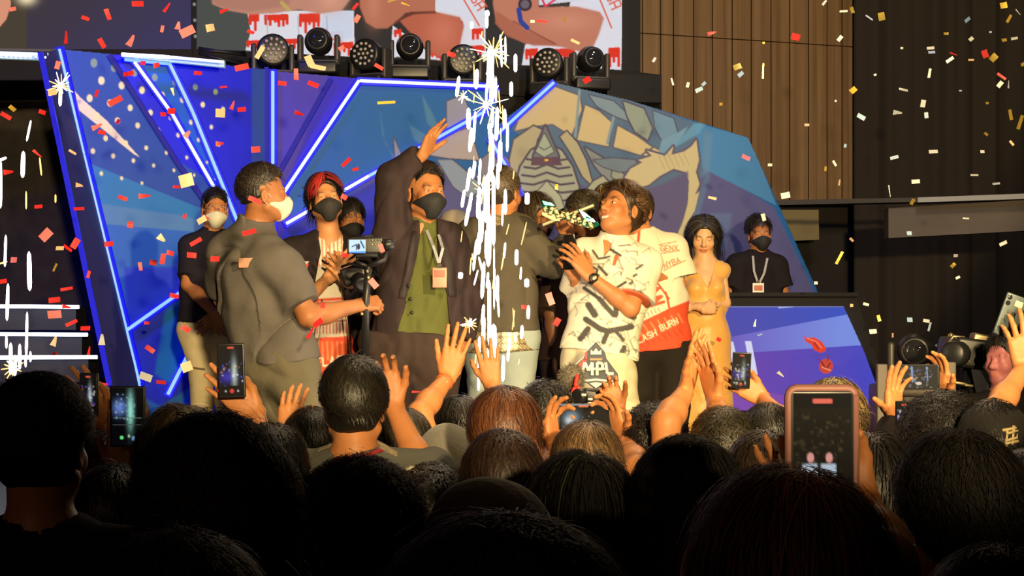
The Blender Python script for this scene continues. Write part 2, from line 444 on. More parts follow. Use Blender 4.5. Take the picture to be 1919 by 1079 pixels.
class HeadF:
    """head prims added to a field in world space"""
    def __init__(s, c, R, k=1.0): s.c = np.array(c, float); s.R = R; s.k = k
    def w(s, p): return s.c + s.R @ (np.array(p, float) * s.k)
    def loc(s, P): return (P - s.c) @ s.R / s.k
    def add(s, F, face=True, smile=False, female=False, ears=True):
        k = s.k; w = s.w; R = s.R
        F.ell(w((0, -.012, .038)), np.array((.074, .094, .084)) * k, R, .01)
        F.ell(w((0, .030, -.030)), np.array((.058, .062, .084)) * k, R, .03)
        F.ell(w((0, .062, -.088)), np.array((.024, .022, .02)) * k, R, .03)
        jw = .046 if female else .053
        for q in (-1, 1):
            F.cone(w((q * jw, .004, -.055)), w((q * .012, .06, -.09)), .019 * k, .017 * k, .02)
            F.ell(w((q * .038, .062, -.028)), .022 * k, None, .025)
            if ears:
                F.ell(w((q * .076, -.008, -.008)), np.array((.008, .018, .031)) * k, R, .006)
                F.ell(w((q * .0835, -.004, -.006)), np.array((.006, .010, .019)) * k, R, .006, 's')
        if face:
            F.cone(w((-.032, .077, .018)), w((.032, .077, .018)), .014 * k, .014 * k, .012)
            for q in (-1, 1):
                F.ell(w((q * .031, .099, .000)), np.array((.020, .014, .012)) * k, R, .010, 's')
                F.ell(w((q * .031, .079, -.001)), np.array((.013, .011, .0105)) * k, R, .004)
            F.cone(w((0, .087, .006)), w((0, .106, -.030)), .008 * k, .012 * k, .010)
            for q in (-1, 1): F.ell(w((q * .012, .095, -.034)), .0085 * k, None, .006)
            if smile:
                F.ell(w((0, .080, -.056)), np.array((.028, .012, .007)) * k, R, .006)
                F.ell(w((0, .078, -.079)), np.array((.024, .012, .008)) * k, R, .006)
                F.ell(w((0, .098, -.067)), np.array((.024, .022, .0075)) * k, R, .003, 's')
                F.ell(w((0, .074, -.064)), np.array((.020, .012, .0065)) * k, R, .001)
            else:
                F.ell(w((0, .087, -.058)), np.array((.022, .010, .0065)) * k, R, .005)
                F.ell(w((0, .086, -.069)), np.array((.019, .010, .0075)) * k, R, .005)
                F.ell(w((0, .1005, -.0635)), np.array((.023, .006, .0018)) * k, R, .003, 's')
        return s

def hand(F, wr, d, nrm, side, curl=(.3, .3, .35, .4), spread=1.0, thumb=(.6, .35), k=1.0, flat=False):
    """wr wrist, d finger direction, nrm palm normal, side +1/-1 thumb side, curls in radians per joint"""
    x = np.array(d, float); x /= np.linalg.norm(x); n = np.array(nrm, float); n -= (n @ x) * x; n /= np.linalg.norm(n)
    y = np.cross(n, x) * side; wr = np.array(wr, float)
    P = lambda a, b, c: wr + k * (a * x + b * y + c * n)
    kn = [(.086, .030), (.091, .010), (.087, -.010), (.078, -.028)]
    for i, (a, b) in enumerate(kn):
        F.cone(P(.0, b * .55, 0), P(a, b, 0), .0145 * k, .0118 * k, .012)
    F.ell(P(.045, .004, .004), np.array((.045, .036, .012)) * k, np.stack([x, y, n], 1), .012)
    Ls = [(.040, .024, .019), (.044, .028, .020), (.040, .026, .019), (.032, .019, .017)]
    for i, (a, b) in enumerate(kn):
        p = np.array([a, b, 0.0]); sp = (1.5 - i) * 0.11 * spread; t = 0.0; r = .0092 if i < 3 else .0080
        for j, L in enumerate(Ls[i]):
            t += curl[i] * (0.9 if j == 0 else 1.1)
            q = p + L * np.array([math.cos(t) * math.cos(sp), math.sin(sp) * math.cos(t) if t < 1.4 else 0, math.sin(t)])
            F.cone(P(*p), P(*q), r * k, (r - .0010) * k, .004); p = q; r -= .0008
    ang, ben = thumb; p = np.array([.022, .026, .004]); r = .0125; z = 0.10
    for j, L in enumerate((.040, .032, .026)):
        q = p + L * np.array([math.cos(ang), math.sin(ang), 0]) * math.cos(z) + L * np.array([0, 0, math.sin(z)])
        F.cone(P(*p), P(*q), r * k, (r - .0018) * k, .007); p = q; r -= .0017; ang -= ben * .5; z += ben
    return P

# ---------------------------------------------------------------- hair
def strands(H, rng, n, length, width, vol=(.010, .014, .018), whorl=(0, -.45, .9), grav=.5, curl=.0, cfreq=60, lift=.012,
            fringe=.42, back=-.62, side=-.25, steps=6, cols=((.012, .010, .009), (.03, .022, .018)), streak=None, jit=.25, taper=.25, part=0.0, clear=.040, clw=.052):
    """ribbons that follow the skull from the whorl; returns V, F, C"""
    rx = np.array((.074, .094, .084)) + np.array(vol); c0 = np.array((0, -.012, .038))
    d = rng.normal(size=(n * 3, 3)); d /= np.linalg.norm(d, axis=1, keepdims=True)
    ok = np.where(d[:, 1] > 0.25, d[:, 2] > fringe + .25 * (d[:, 1] - .6), np.where(d[:, 1] > -.3, d[:, 2] > side, d[:, 2] > back))
    d = d[ok][:n]; n = len(d)
    w = np.array(whorl, float); w /= np.linalg.norm(w)
    p = d * rx; away = d - w * (d @ w)[:, None]; away /= np.linalg.norm(away, axis=1, keepdims=True) + 1e-6
    L = length * (1 + rng.uniform(-.3, .3, n)); ph = rng.uniform(0, 6.3, (n, 3)); st = L / steps
    sw_ = np.cross(w, d); dirv = away + sw_ * .8 + rng.normal(size=(n, 3)) * (jit + .5 * np.clip((d @ w) - .8, 0, .2) * 5)[:, None]; hh = 1.0 + lift * rng.uniform(0, 1.6, n)
    pts = [p * hh[:, None]]; t = 0
    for s_ in range(steps):
        cur = pts[-1]; t += 1
        g = np.array([0, 0, -grav]) * (0.4 + t / steps)
        dd = dirv + g + curl * np.stack([np.sin(cfreq * cur[:, 1] + ph[:, 0]), np.sin(cfreq * cur[:, 2] + ph[:, 1]), np.sin(cfreq * cur[:, 0] + ph[:, 2])], 1)
        if part: dd[:, 0] += part * np.sign(cur[:, 0] + 1e-6) * (cur[:, 1] > -.02) * (cur[:, 2] > -.03)
        nr = cur / (rx * rx); nr /= np.linalg.norm(nr, axis=1, keepdims=True)
        dn = (dd * nr).sum(1); below = cur[:, 2] < -.055
        dd = dd - nr * (dn * np.where(below, .25, .92))[:, None]
        dd[below, 2] -= .8; dd /= np.linalg.norm(dd, axis=1, keepdims=True) + 1e-6
        q = cur + dd * st[:, None]
        e = np.linalg.norm(q / rx, axis=1); tgt = 1 + lift * (1 + .8 * t / steps)
        q = np.where((e < tgt)[:, None], q * (tgt / np.maximum(e, .3))[:, None], q)
        bl = q[:, 2] < -.055
        q[bl] = np.where((np.hypot(q[bl, 0] / rx[0], q[bl, 1] / rx[1]) < .98)[:, None], q[bl] + nr[bl] * .0, q[bl])
        pts.append(q); dirv = dirv * .8 + dd * .2
    T = np.stack(pts, 1)                                                  # n, steps+1, 3
    bad = ((T[..., 1] + c0[1] > .045) & (T[..., 2] + c0[2] < clear) & (np.abs(T[..., 0]) < clw)).any(1)
    T = T[~bad]; n = len(T)
    m = steps + 1; tan = np.gradient(T, axis=1); nr = T / (rx * rx); nr /= np.linalg.norm(nr, axis=2, keepdims=True)
    sd = np.cross(tan, nr); sd /= np.linalg.norm(sd, axis=2, keepdims=True) + 1e-9
    ww = width * rng.uniform(.6, 1.4, n)[:, None] * (np.linspace(1, taper, m) ** .7)[None]
    A = T + c0 - sd * ww[..., None] / 2; B = T + c0 + sd * ww[..., None] / 2
    V = np.stack([A, B], 2).reshape(-1, 3)
    V = H.c + (V * H.k) @ H.R.T
    base = (np.arange(n) * m * 2)[:, None] + (np.arange(m - 1) * 2)[None]
    F = np.stack([base, base + 1, base + 3, base + 2], -1).reshape(-1, 4)
    u = rng.uniform(0, 1, (n, 1)) ** 1.6 * 1.5; C = np.array(cols[0]) * (1 - u) + np.array(cols[1]) * u
    if streak is not None:
        f, sc = streak; mk = f(d[~bad], rng.uniform(0, 1, n))[:, None]; C = C * (1 - mk) + np.array(sc) * mk * rng.uniform(.6, 1.2, (n, 1))
    C = np.repeat(C, m * 2, axis=0)
    return V, F, C

def hair_field(H, vol=(.010, .014, .018), cutz=-.055, face=(.070, .085, .118), facec=(0, .118, -.035), amp=.004, seed=1, freq=60, long=None, extra=None):
    F = Field(); k = H.k; R = H.R
    rx = (np.array((.074, .094, .084)) + np.array(vol)) * k
    F.ell(H.w((0, -.012, .038)), rx, R, .01)
    F.ell(H.w((0, -.030, -.010)), np.array((.070 + vol[0] * .5, .066 + vol[1] * .5, .070)) * k, R, .02)
    if long:
        L, wd = long                                   # hair falling beside and behind the head
        for a in (-1, -.5, 0, .5, 1):
            x = a * .066 * wd; y = -.045 + .03 * abs(a)
            F.cone(H.w((x, y, .0)), H.w((x * 1.08, y - .01, 0)) - np.array([0, 0, L * k]), .034 * k, .020 * k, .03)
    if extra: extra(F, H)
    def fcut(P):
        q = H.loc(P); f = np.linalg.norm((q - np.array(facec)) / np.array(face), axis=1)
        d = (f - 1) * min(face) * k
        if long is None:
            z = (q[:, 2] - (cutz + np.clip(q[:, 1], -.06, 0) * .75 + np.clip(q[:, 1], 0, .08) * 1.5)) * k
            d = smin(d, np.maximum(z, -(.2)), .012)
        return d
    F.custom(lambda P: -fcut(P), .008, 'cut', H.c, 1)
    F.post = lambda P, d: d + amp * k * wobble(H.loc(P), seed, freq)
    return F

# ================================================================ the person builder
def skin_mat(name, c): return mat('skin_' + name, c, rough=.5, attr=True, bump=.15, bscale=60, spec=.4)
SKIN = {'tan': (.52, .205, .075), 'brown': (.38, .150, .058), 'fair': (.60, .27, .115), 'deep': (.22, .09, .038)}
def face_cols(H, V, base, lips=(.50, .16, .10), brow=(.05, .03, .02), masked=False, smile=False, stubble=0.0, makeup=False):
    q = H.loc(V); C = np.tile(np.array(base, float), (len(V), 1))
    def put(m, c, a=1.0):
        m = (np.clip(m, 0, 1) * a)[:, None]; nonlocal C; C = C * (1 - m) + np.array(c) * m
    fr = (q[:, 1] > .045)
    for s_ in (-1, 1):
        bx = (q[:, 0] * s_ - .031); put(fr * (1.4 - np.sqrt((bx / .017) ** 2 + ((q[:, 2] - .0205 + bx * bx * 9) / .0042) ** 2)) * 1.5, brow, .85)
    put(fr * (1.3 - np.sqrt((q[:, 0] / .024) ** 2 + ((q[:, 2] + .0635) / .0115) ** 2)) * 2, lips if not smile else (.45, .14, .09), .8)
    if smile: put((q[:, 1] > .05) * (q[:, 1] < .0885) * (1.1 - np.sqrt((q[:, 0] / .021) ** 2 + ((q[:, 2] + .065) / .0085) ** 2)) * 4, (.80, .72, .58), 1)
    chk = np.exp(-((np.abs(q[:, 0]) - .042) ** 2 + (q[:, 2] + .03) ** 2) / .0006) * fr; put(chk, np.array(base) * np.array((1.05, .75, .7)), .35)
    return C

def make_hair(root, H, st, rng, name='hair'):
    """hair child: cap surface plus ribbons, one mesh"""
    st = dict(st); cols = st.get('cols', ((.012, .010, .009), (.04, .03, .024)))
    cf = st.get('cap', {}); hh = st.get('h', .007)
    Fh = hair_field(H, vol=tuple(v - .005 for v in st.get('vol', (.010, .014, .018))), seed=rng.integers(1, 99), **cf)
    V, F = surface(Fh, hh)
    C = np.tile(np.array(cols[0]) * .9, (len(V), 1))
    if st.get('capcol'):
        C = st['capcol'](H.loc(V), C)
    kw = {k: st[k] for k in ('whorl', 'grav', 'curl', 'cfreq', 'lift', 'fringe', 'back', 'side', 'steps', 'streak', 'jit', 'taper', 'part', 'clear', 'clw') if k in st}
    v2, f2, c2 = strands(H, rng, st.get('n', 900), st.get('length', .05), st.get('width', .0035), vol=st.get('vol', (.010, .014, .018)), cols=cols, **kw)
    if len(V):
        F = np.concatenate([F, f2 + len(V)]); V = np.concatenate([V, v2]); C = np.concatenate([C, c2])
    else: V, F, C = v2, f2, c2
    m = mat('hair_%s_%d' % (st.get('mat', 'dark'), st.get('gloss', 1)), (.02, .016, .014), rough=(.6, .42)[st.get('gloss', 1)], attr=True, spec=(.14, .5)[st.get('gloss', 1)], bump=.35, bscale=150, stretch=(1, 1, .3))
    return link(name, mesh_np(name, V, F, m, col=C), root, **({'label': st['label']} if 'label' in st else {}))

def make_mask(root, H, HF, color, name='face_mask', label=None, strap=True, big=1.0, h=.0045):
    F = Field(); k = H.k
    F.ell(H.w((0, .082, -.052)), np.array((.050, .042, .052)) * k, H.R, .01)
    for q in (-1, 1): F.cone(H.w((q * .042, .062, -.045)), H.w((q * .062, .026, -.035)), .030 * k, .018 * k, .02)
    F.ell(H.w((0, .055, -.092)), np.array((.034, .032, .026)) * k, H.R, .02)
    F.cone(H.w((0, .094, -.012)), H.w((0, .108, -.04)), .012 * k, .018 * k, .015)
    def shell(P):
        q = H.loc(P); a = HF(P) - .008
        return a
    F.custom(lambda P: np.maximum(HF(P) - .010 * k, -1), .010, 'cut', H.c, 1)
    def reg(P):
        q = H.loc(P)
        top = q[:, 2] - (-.010 - 3.2 * q[:, 0] ** 2 * 2); return np.maximum(top, .012 - q[:, 1]) * k
    F.custom(reg, .004, 'cut', H.c, 1)
    V, Fq = surface(F, h)
    m = mat('mask_%d' % (hash(tuple(color)) % 9999), color, rough=.75, bump=.3, bscale=90)
    o = link(name, mesh_np(name, V, Fq, m), root, label=label)
    if strap:
        for q in (-1, 1):
            b = MB()
            b.tube([H.w((q * .058, .030, -.020)), H.w((q * .074, .008, .002)), H.w((q * .079, -.016, .012))], .0016 * k, 5)
            b.tube([H.w((q * .056, .030, -.068)), H.w((q * .074, .004, -.045)), H.w((q * .080, -.014, -.03))], .0016 * k, 5)
            b.build('ear_loop', m, o)
    return o

class Person:
    def __init__(s, label, D, head, Rh, size=1.0, floor=STAGE, skin='tan', seed=1, name='person', group=None, foot=None, hs=1.0):
        s.D = D; s.rng = np.random.default_rng(seed); s.seed = seed; s.k = size; s.floor = floor
        s.skin = SKIN[skin] if isinstance(skin, str) else skin; s.skn = skin if isinstance(skin, str) else 'c%d' % seed
        s.hc = s.pt(head); s.H = HeadF(s.hc, Rh, size * hs)
        f = s.pt(foot) if foot else s.hc
        s.root = thing(name, label, 'person', (f[0], f[1], floor), group)
        s.B = Field(); s.HF = Field(); s.ph = []
    def pt(s, p):
        """(px, py[, dy]) -> world"""
        dy = p[2] if len(p) > 2 else 0.0
        return W(p[0], p[1], s.D + dy) if len(p) < 4 else np.array(p[:3])
    def head(s, **kw):
        s.H.add(s.B, **kw); s.H.add(s.HF, face=False); s.HF.cone(s.H.w((0, .074, .0)), s.H.w((0, .088, -.044)), .018 * s.k, .030 * s.k, .045); s.hkw = kw; return s
    def body(s, neck, sa, sb, ha, hb, arms, hands=(), build=1.0, female=False, torso=True):
        k = s.k * build; s.kb = k
        P = s.pt; s.neck = P(neck); s.sa = P(sa); s.sb = P(sb); s.ha = P(ha); s.hb = P(hb); s.female = female
        s.lat = s.sb - s.sa; s.lat /= np.linalg.norm(s.lat); s.pel = (s.ha + s.hb) / 2; s.chest = (s.sa + s.sb) / 2
        B = s.B
        B.cone(s.H.w((0, -.022, -.05)), s.neck, (.046 if female else .053) * s.k, (.052 if female else .06) * s.k, .03)
        sw = np.linalg.norm(s.sb - s.sa) / 2
        s.sw = sw; up = s.chest - s.pel; s.up = up / np.linalg.norm(up); s.dep = np.cross(s.up, s.lat)
        cw = max(.11 * k, sw * .86); s.cw = cw
        if torso:
            B.ec(s.pel, s.pel + up * .45, (.150 * k, .105 * k), (.130 * k, .095 * k), s.lat, .05)
            B.ec(s.pel + up * .45, s.pel + up * .84, (.130 * k, .095 * k), (cw, .105 * k), s.lat, .06)
        B.cone(s.sa, s.neck * .6 + s.chest * .4, .050 * k, .055 * k, .05); B.cone(s.sb, s.neck * .6 + s.chest * .4, .050 * k, .055 * k, .05)
        s.arms = {}
        for key, (el, wrp) in arms.items():
            sh = s.sa if key[0] == 'a' else s.sb
            e = P(el); w = P(wrp); s.arms[key] = (sh, e, w)
            t = .82 if female else 1.0
            B.cone(sh, e, .050 * k * t, .040 * k * t, .03)
            B.cone(e, e + (w - e) * .35, .040 * k * t, .040 * k * t, .02); B.cone(e + (w - e) * .3, w, .040 * k * t, .0255 * k * t, .02)
        for hd in hands:
            hd = dict(hd); key = hd.pop('arm'); w = s.arms[key][2]
            s.ph.append(hand(B, w, k=s.k * hd.pop('k', 1.0), **hd))
        return s
    def build_body(s, h=.006, **fc):
        V, F = surface(s.B, h)
        C = face_cols(s.H, V, s.skin, **fc)
        if s.rng is not None:
            C *= (1 + .06 * wobble(V, s.seed, 25))[:, None]
        s.body_o = link('body', mesh_np('body', V, F, skin_mat('person', (.5, .3, .2)), col=C), s.root); return s
    def eyes(s, closed=False):
        for q in (-1, 1):
            b = MB(); b.ball(s.H.w((q * .031, .0815, -.002)), np.array((.0125, .0105, .0048 if not closed else .0022)) * s.H.k, 14, 0, s.H.R)
            b.ball(s.H.w((q * .031, .0885, -.002)), np.array((.0058, .0050, .0046 if not closed else .002)) * s.H.k, 10, 1, s.H.R)
            b.build('eye', [mat('eye_white', (.7, .66, .6), .3), mat('eye_iris', (.02, .012, .01), .15)], s.body_o)
        return s
    def top(s, color, sleeve='short', hem=.06, loose=.016, name='shirt', m=None, h=.009, fold=.005, neck=.062, vneck=None, open_=None, colfn=None, label=None, flare=0.0, sl_r=.0, sleeves=('a', 'b'), ext=None, ff=13.0, cuff=None, collar=None, crease=1.3):
        """shirt or jacket over the torso and the arms. hem = metres below the pelvis point"""
        F = Field(); k = s.kb; up = s.chest - s.pel; L = np.linalg.norm(up); lo = loose
        hemp = s.pel - s.up * hem
        s.hem = max(getattr(s, 'hem', -1), hem) if sleeves or ext else getattr(s, 'hem', -1)
        s.hem = max(s.hem, min(hem, .03) if not sleeves else s.hem)
        F.ec(hemp - s.up * .05, s.pel + up * .45, (.172 * k + lo + flare, .118 * k + lo + flare * .6), (.142 * k + lo, .098 * k + lo), s.lat, .05)
        F.ec(s.pel + up * .45, s.pel + up * .86, (.142 * k + lo, .098 * k + lo), (s.cw + lo, .106 * k + lo), s.lat, .06)
        for sh in (s.sa, s.sb):
            F.cone(sh, s.neck * .72 + s.chest * .28, .052 * k + lo * .8, .060 * k + lo * .4, .05)
        for key, (sh, e, w) in s.arms.items():
            if sleeve == 'none' or key[0] not in sleeves: continue
            if sleeve == 'short':
                t = .78; q = sh + (e - sh) * t
                F.cone(sh, q, .054 * k + lo * .8, .056 * k + lo + sl_r, .04, cut=(0, 1))
            elif sleeve == 'elbow':
                F.cone(sh, e, .054 * k + lo * .8, .055 * k + lo + sl_r, .04, cut=(0, 1))
            else:
                F.cone(sh, e, .054 * k + lo, .046 * k + lo + sl_r, .04); F.cone(e, e + (w - e) * .93, .047 * k + lo + sl_r, .031 * k + lo * .7 + sl_r, .03, cut=(0, 1))
        if ext: ext(F, s)
        up_ = s.up
        F.custom(lambda P: (hemp - P) @ up_, .004, 'cut', s.pel, 1)
        nk = s.neck; ax = s.H.w((0, -.01, 0)) - nk; ax = ax / np.linalg.norm(ax); R = neck * s.k
        F.custom(lambda P: -np.maximum(np.linalg.norm((P - nk) - ((P - nk) @ ax)[:, None] * ax, axis=1) - R, -((P - nk) @ ax) - .02), .012, 'cut', nk, 1)
        front = s.dep if s.dep @ s.H.R[:, 1] > 0 else -s.dep
        s.front = front
        if vneck:
            def vn(P):
                q = P - nk; x = np.abs(q @ s.lat); z = q @ s.up; y = q @ front
                return -np.maximum(x - (vneck[0] * np.clip((z + vneck[1]) / vneck[1], 0, 1.5)) + .012, -y)
            F.custom(vn, .006, 'cut', nk, 1)
        if open_:
            def op(P):
                q = P - s.pel; x = (q @ s.lat) - open_[2]; z = (q @ s.up) / L; y = q @ front
                return -np.maximum(np.abs(x) - np.interp(z, *open_[:2]), -y)
            F.custom(op, .008, 'cut', s.pel, 1)
        sd = s.seed + len(name)
        A1 = np.array([[1, .2, .5], [-.1, 1, .3], [-.6, .1, .8]])
        dn = lambda P: fold * (.9 * wobble(P * np.array([1, 1, .55]), sd, ff) + .5 * wobble(P, sd + 3, ff * 2.4) + crease * (.45 - np.sqrt(np.abs(wobble(P @ A1 * np.array([1, 1, .6]), sd + 5, ff * .9)))) * (wobble(P, sd + 9, ff * .5) > -.35))
        F.post = lambda P, d: d + dn(P)
        if collar:
            cr, ch = collar
            F.custom(lambda P: np.maximum(np.abs(np.linalg.norm((P - nk) - ((P - nk) @ ax)[:, None] * ax, axis=1) - cr) - .006, np.abs((P - nk) @ ax - ch / 2 - .0) - ch / 2), .008, 'u', nk, .15)
        V, Fq = surface(F, h)
        mm = m or mat('cloth_%s_%d' % (name, s.seed), color, rough=.85, bump=.35, bscale=18, var=.12, vscale=7, spec=.15, attr=colfn is not None)
        C = colfn(V, s) if colfn else None
        o = link(name, mesh_np(name, V, Fq, mm, col=C), s.root, label=label); s.topF = F
        return o
    def legs(s, color, ka=None, kb=None, aa=None, ab=None, name='trousers', h=.011, loose=.018, fold=.006, shoe=(.02, .02, .02), colfn=None, label=None, flare=.0, wid=1.0, seam=None):
        k = s.kb; F = Field(); P = s.pt
        fl = s.floor
        def low(hip, kn, an):
            kn = P(kn) if kn else np.array([hip[0], hip[1], (hip[2] + fl) / 2 + .03]); an = P(an) if an else np.array([kn[0], kn[1] + .02, fl + .09])
            an = np.array([an[0], an[1], fl + .09]); return kn, an
        hw = s.lat * .085 * k * wid
        Ha, Hb = s.pel - hw - s.up * .03, s.pel + hw - s.up * .03
        F.ec(s.pel + s.up * .05, s.pel - s.up * .06, (.142 * k * wid + loose * .4, .104 * k + loose * .4), (.155 * k * wid + loose * .6, .110 * k + loose * .6), s.lat, .04)
        ends = []
        for hip, kn, an in ((Ha, ka, aa), (Hb, kb, ab)):
            kn, an = low(hip, kn, an); ends.append(an)
            F.cone(hip, kn, .086 * k * wid + loose * .4, .058 * k + loose, .035)
            F.cone(kn, an - np.array([0, 0, .06]), .058 * k + loose, .044 * k + loose + flare, .03)
        F.custom(lambda Q: fl + .035 - Q[:, 2], .004, 'cut', s.pel, 1)
        tp_ = s.pel - s.up * (getattr(s, 'hem', 0) - .035)
        F.custom(lambda Q: (Q - tp_) @ s.up, .004, 'cut', s.pel, 1)
        sd = s.seed + 7
        F.post = lambda Q, d: d + fold * (wobble(Q * np.array([1, 1, .7]), sd, 14) + .5 * wobble(Q, sd + 2, 33) + 1.2 * (.45 - np.sqrt(np.abs(wobble(Q * np.array([1, 1, .8]), sd + 5, 10)))))
        V, Fq = surface(F, h)
        C = colfn(V, s) if colfn else None
        mm = mat('cloth_%s_%d' % (name, s.seed), color, rough=.85, bump=.3, bscale=22, var=.14, vscale=6, spec=.15, attr=colfn is not None)
        o = link(name, mesh_np(name, V, Fq, mm, col=C), s.root, label=label)
        fwd = s.H.R[:, 1] * np.array([1, 1, 0]); fwd = fwd / (np.linalg.norm(fwd) + 1e-9)
        for an in ends:
            b = MB(); c = np.array([an[0], an[1], fl]) + fwd * .06
            R = np.stack([np.cross(fwd, (0, 0, 1)), fwd, (0, 0, 1)], 1)
            b.box(c + np.array([0, 0, .012]), (.095, .27, .024), R, 0, .01); b.ball(c + np.array([0, 0, .03]) - fwd * .0, (.043, .125, .045), 14, 0, R)
            b.build('shoe', mat('shoe_%d' % s.seed, shoe, .5), s.root)
        return o
# ================================================================ the setting
BLACK = mat('black_cloth', (.012, .011, .012), .9, bump=.3, bscale=12)
DARK = mat('dark_wall', (.028, .023, .022), .85, bump=.2, bscale=6, var=.25, vscale=1.2)
PLAST = mat('black_plastic', (.015, .015, .017), .38)
RIG = mat('rig_metal', (.03, .03, .033), .45, .6)
LEDB = mat('led_halo', (.0, .0, .02), .4, emit=(.0, .0, 1.0), strength=.85)  # glowing backing stands in for the blue halo strips cast on the panel
LEDW = mat('led_diffuser', (.1, .1, .2), .4, emit=(.16, .36, 1.0), strength=1.7)
LEDV = mat('led_diffuser_white', (.1, .1, .2), .4, emit=(.45, .58, 1.0), strength=1.9)
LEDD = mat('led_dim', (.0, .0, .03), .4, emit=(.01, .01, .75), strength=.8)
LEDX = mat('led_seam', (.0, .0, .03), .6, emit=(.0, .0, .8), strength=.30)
TUBE = mat('white_tube', (.5, .5, .5), .4, emit=(.85, .92, 1.0), strength=5)
GLINT = mat('glass_lens', (.02, .02, .025), .04, coat=1.0)

def slab(name, x0, x1, y0, y1, z0, z1, m, **kw):
    return MB().box(((x0 + x1) / 2, (y0 + y1) / 2, (z0 + z1) / 2), (x1 - x0, y1 - y0, z1 - z0)).build(name, m, **kw)
tag(slab('floor', -9, 11, -7, 20, -.2, 0, mat('hall_carpet', (.03, .02, .018), .95, bump=.4, bscale=60, var=.3)), kind='structure')
tag(slab('ceiling', -9, 11, -7, 20, 9.5, 9.7, DARK), kind='structure')
tag(slab('wall_left', -9.2, -9, -7, 20, 0, 9.5, DARK), kind='structure')
tag(slab('wall_right', 11, 11.2, -7, 20, 0, 9.5, DARK), kind='structure')
tag(slab('wall_front', -9, 11, -7.2, -7, 0, 9.5, DARK), kind='structure')
tag(slab('wall_rear', -9, 11, 20, 20.2, 0, 9.5, DARK), kind='structure')
# the black drape right of the wood wall
b = MB()
xs = np.linspace(1600, 2450, 90)
front = [S(x, 600, 16.4, .1) + np.array([0, .07 * math.sin(i * 1.1) + .04 * math.sin(i * 2.7), 0]) for i, x in enumerate(xs)]
P_ = [np.array([p[0], p[1], z]) for p in front for z in (0, 9.0)]
b.add(P_, [(2 * i, 2 * i + 2, 2 * i + 3, 2 * i + 1) for i in range(len(xs) - 1)], 0, True)
tag(b.build('stage_drape', mat('drape', (.035, .027, .024), .95, bump=.3, bscale=20)), 'tall black pleated drape hanging to the right of the wood wall', 'curtain')
# side ledge with a pale panel
lw = lambda px, py, dd=0: S(px, py, 14.2 - dd, -.65 * .25)
led = thing('balcony_front', 'grey balcony panel under a thin pale rail, right side of the hall', 'balcony', lw(1790, 440))
def quadbox(pts, th, m, name, parent, **kw):
    return MB().prism([np.array(p) for p in pts], np.array([0, th, 0])).build(name, m, parent, **kw)
quadbox([lw(1665, 446), lw(1965, 430), lw(1965, 372), lw(1665, 390)], .15, mat('ledge_grey', (.14, .115, .10), .8, var=.15, vscale=3), 'fascia', led)
quadbox([lw(1720, 379, .1), lw(1965, 371, .1), lw(1965, 361, .1), lw(1720, 370, .1)], .25, mat('ledge_rail', (.35, .36, .40), .5), 'rail', led)
quadbox([lw(1380, 386, .05), lw(1725, 378, .05), lw(1725, 370, .05), lw(1380, 376, .05)], .2, mat('ledge_dark', (.05, .042, .038), .7), 'soffit', led)

# ---- wood wall, vertical panels in two rows
wall = MB().prism([S(1130, 384, WALL + .12, WALLS), S(1604, 384, WALL + .12, WALLS), S(1604, -260, WALL + .12, WALLS), S(1130, -260, WALL + .12, WALLS)], (0, .25, 0)).build('wall_back', DARK)
tag(wall, kind='structure')
def wood(i):
    m = mat('wood_veneer_%d' % i, (.50, .31, .155), .55)
    if m.node_tree.nodes.get('w1'): return m
    nt = m.node_tree; N = nt.nodes; L = nt.links; bs = N['Principled BSDF']
    tc = N.new('ShaderNodeTexCoord'); mp = N.new('ShaderNodeMapping'); mp.inputs['Scale'].default_value = (13, 13, .25); mp.inputs['Location'].default_value = (i * 3.1, 0, i)
    L.new(tc.outputs['Object'], mp.inputs[0])
    n = N.new('ShaderNodeTexNoise'); n.name = 'w1'; n.inputs['Scale'].default_value = 1.0; n.inputs['Detail'].default_value = 7; n.inputs['Roughness'].default_value = .62
    L.new(mp.outputs[0], n.inputs['Vector'])
    r = N.new('ShaderNodeValToRGB'); r.color_ramp.elements[0].position = .32; r.color_ramp.elements[1].position = .68
    r.color_ramp.elements[0].color = (.185, .105, .052, 1); r.color_ramp.elements[1].color = (.36, .225, .115, 1)
    L.new(n.outputs['Fac'], r.inputs[0]); L.new(r.outputs[0], bs.inputs['Base Color'])
    return m
xs = [1140, 1172, 1204, 1238, 1262, 1300, 1335, 1372, 1408, 1445, 1480, 1515, 1550, 1578, 1604]
for r_, (ya, yb) in enumerate(((lambda x: 382, lambda x: 62 + (x - 1200) * .065), (lambda x: 62 + (x - 1200) * .065, lambda x: -255))):
    for i in range(len(xs) - 1):
        off = (.012 * ((i * 7) % 3)); g = .9
        q = [S(xs[i] + g, ya(xs[i]) - g, WALL + off, WALLS), S(xs[i + 1] - g, ya(xs[i + 1]) - g, WALL + off, WALLS),
             S(xs[i + 1] - g, yb(xs[i + 1]) + g, WALL + off, WALLS), S(xs[i] + g, yb(xs[i]) + g, WALL + off, WALLS)]
        MB().prism(q, (0, .08, 0)).build('wood_panel', wood(i % 4), wall)
tag(MB().prism([S(1462, 452, WALL - .05, WALLS), S(1535, 449, WALL - .05, WALLS), S(1534, 393, WALL - .05, WALLS), S(1462, 393, WALL - .05, WALLS)], (0, .1, 0))
    .build('trim_1', mat('beige_board', (.30, .24, .13), .8)), kind='structure')
tag(MB().prism([S(1130, 600, WALL + .5, WALLS), S(1700, 600, WALL + .5, WALLS), S(1700, 380, WALL + .5, WALLS), S(1130, 380, WALL + .5, WALLS)], (0, .2, 0)).build('trim_2', DARK), kind='structure')

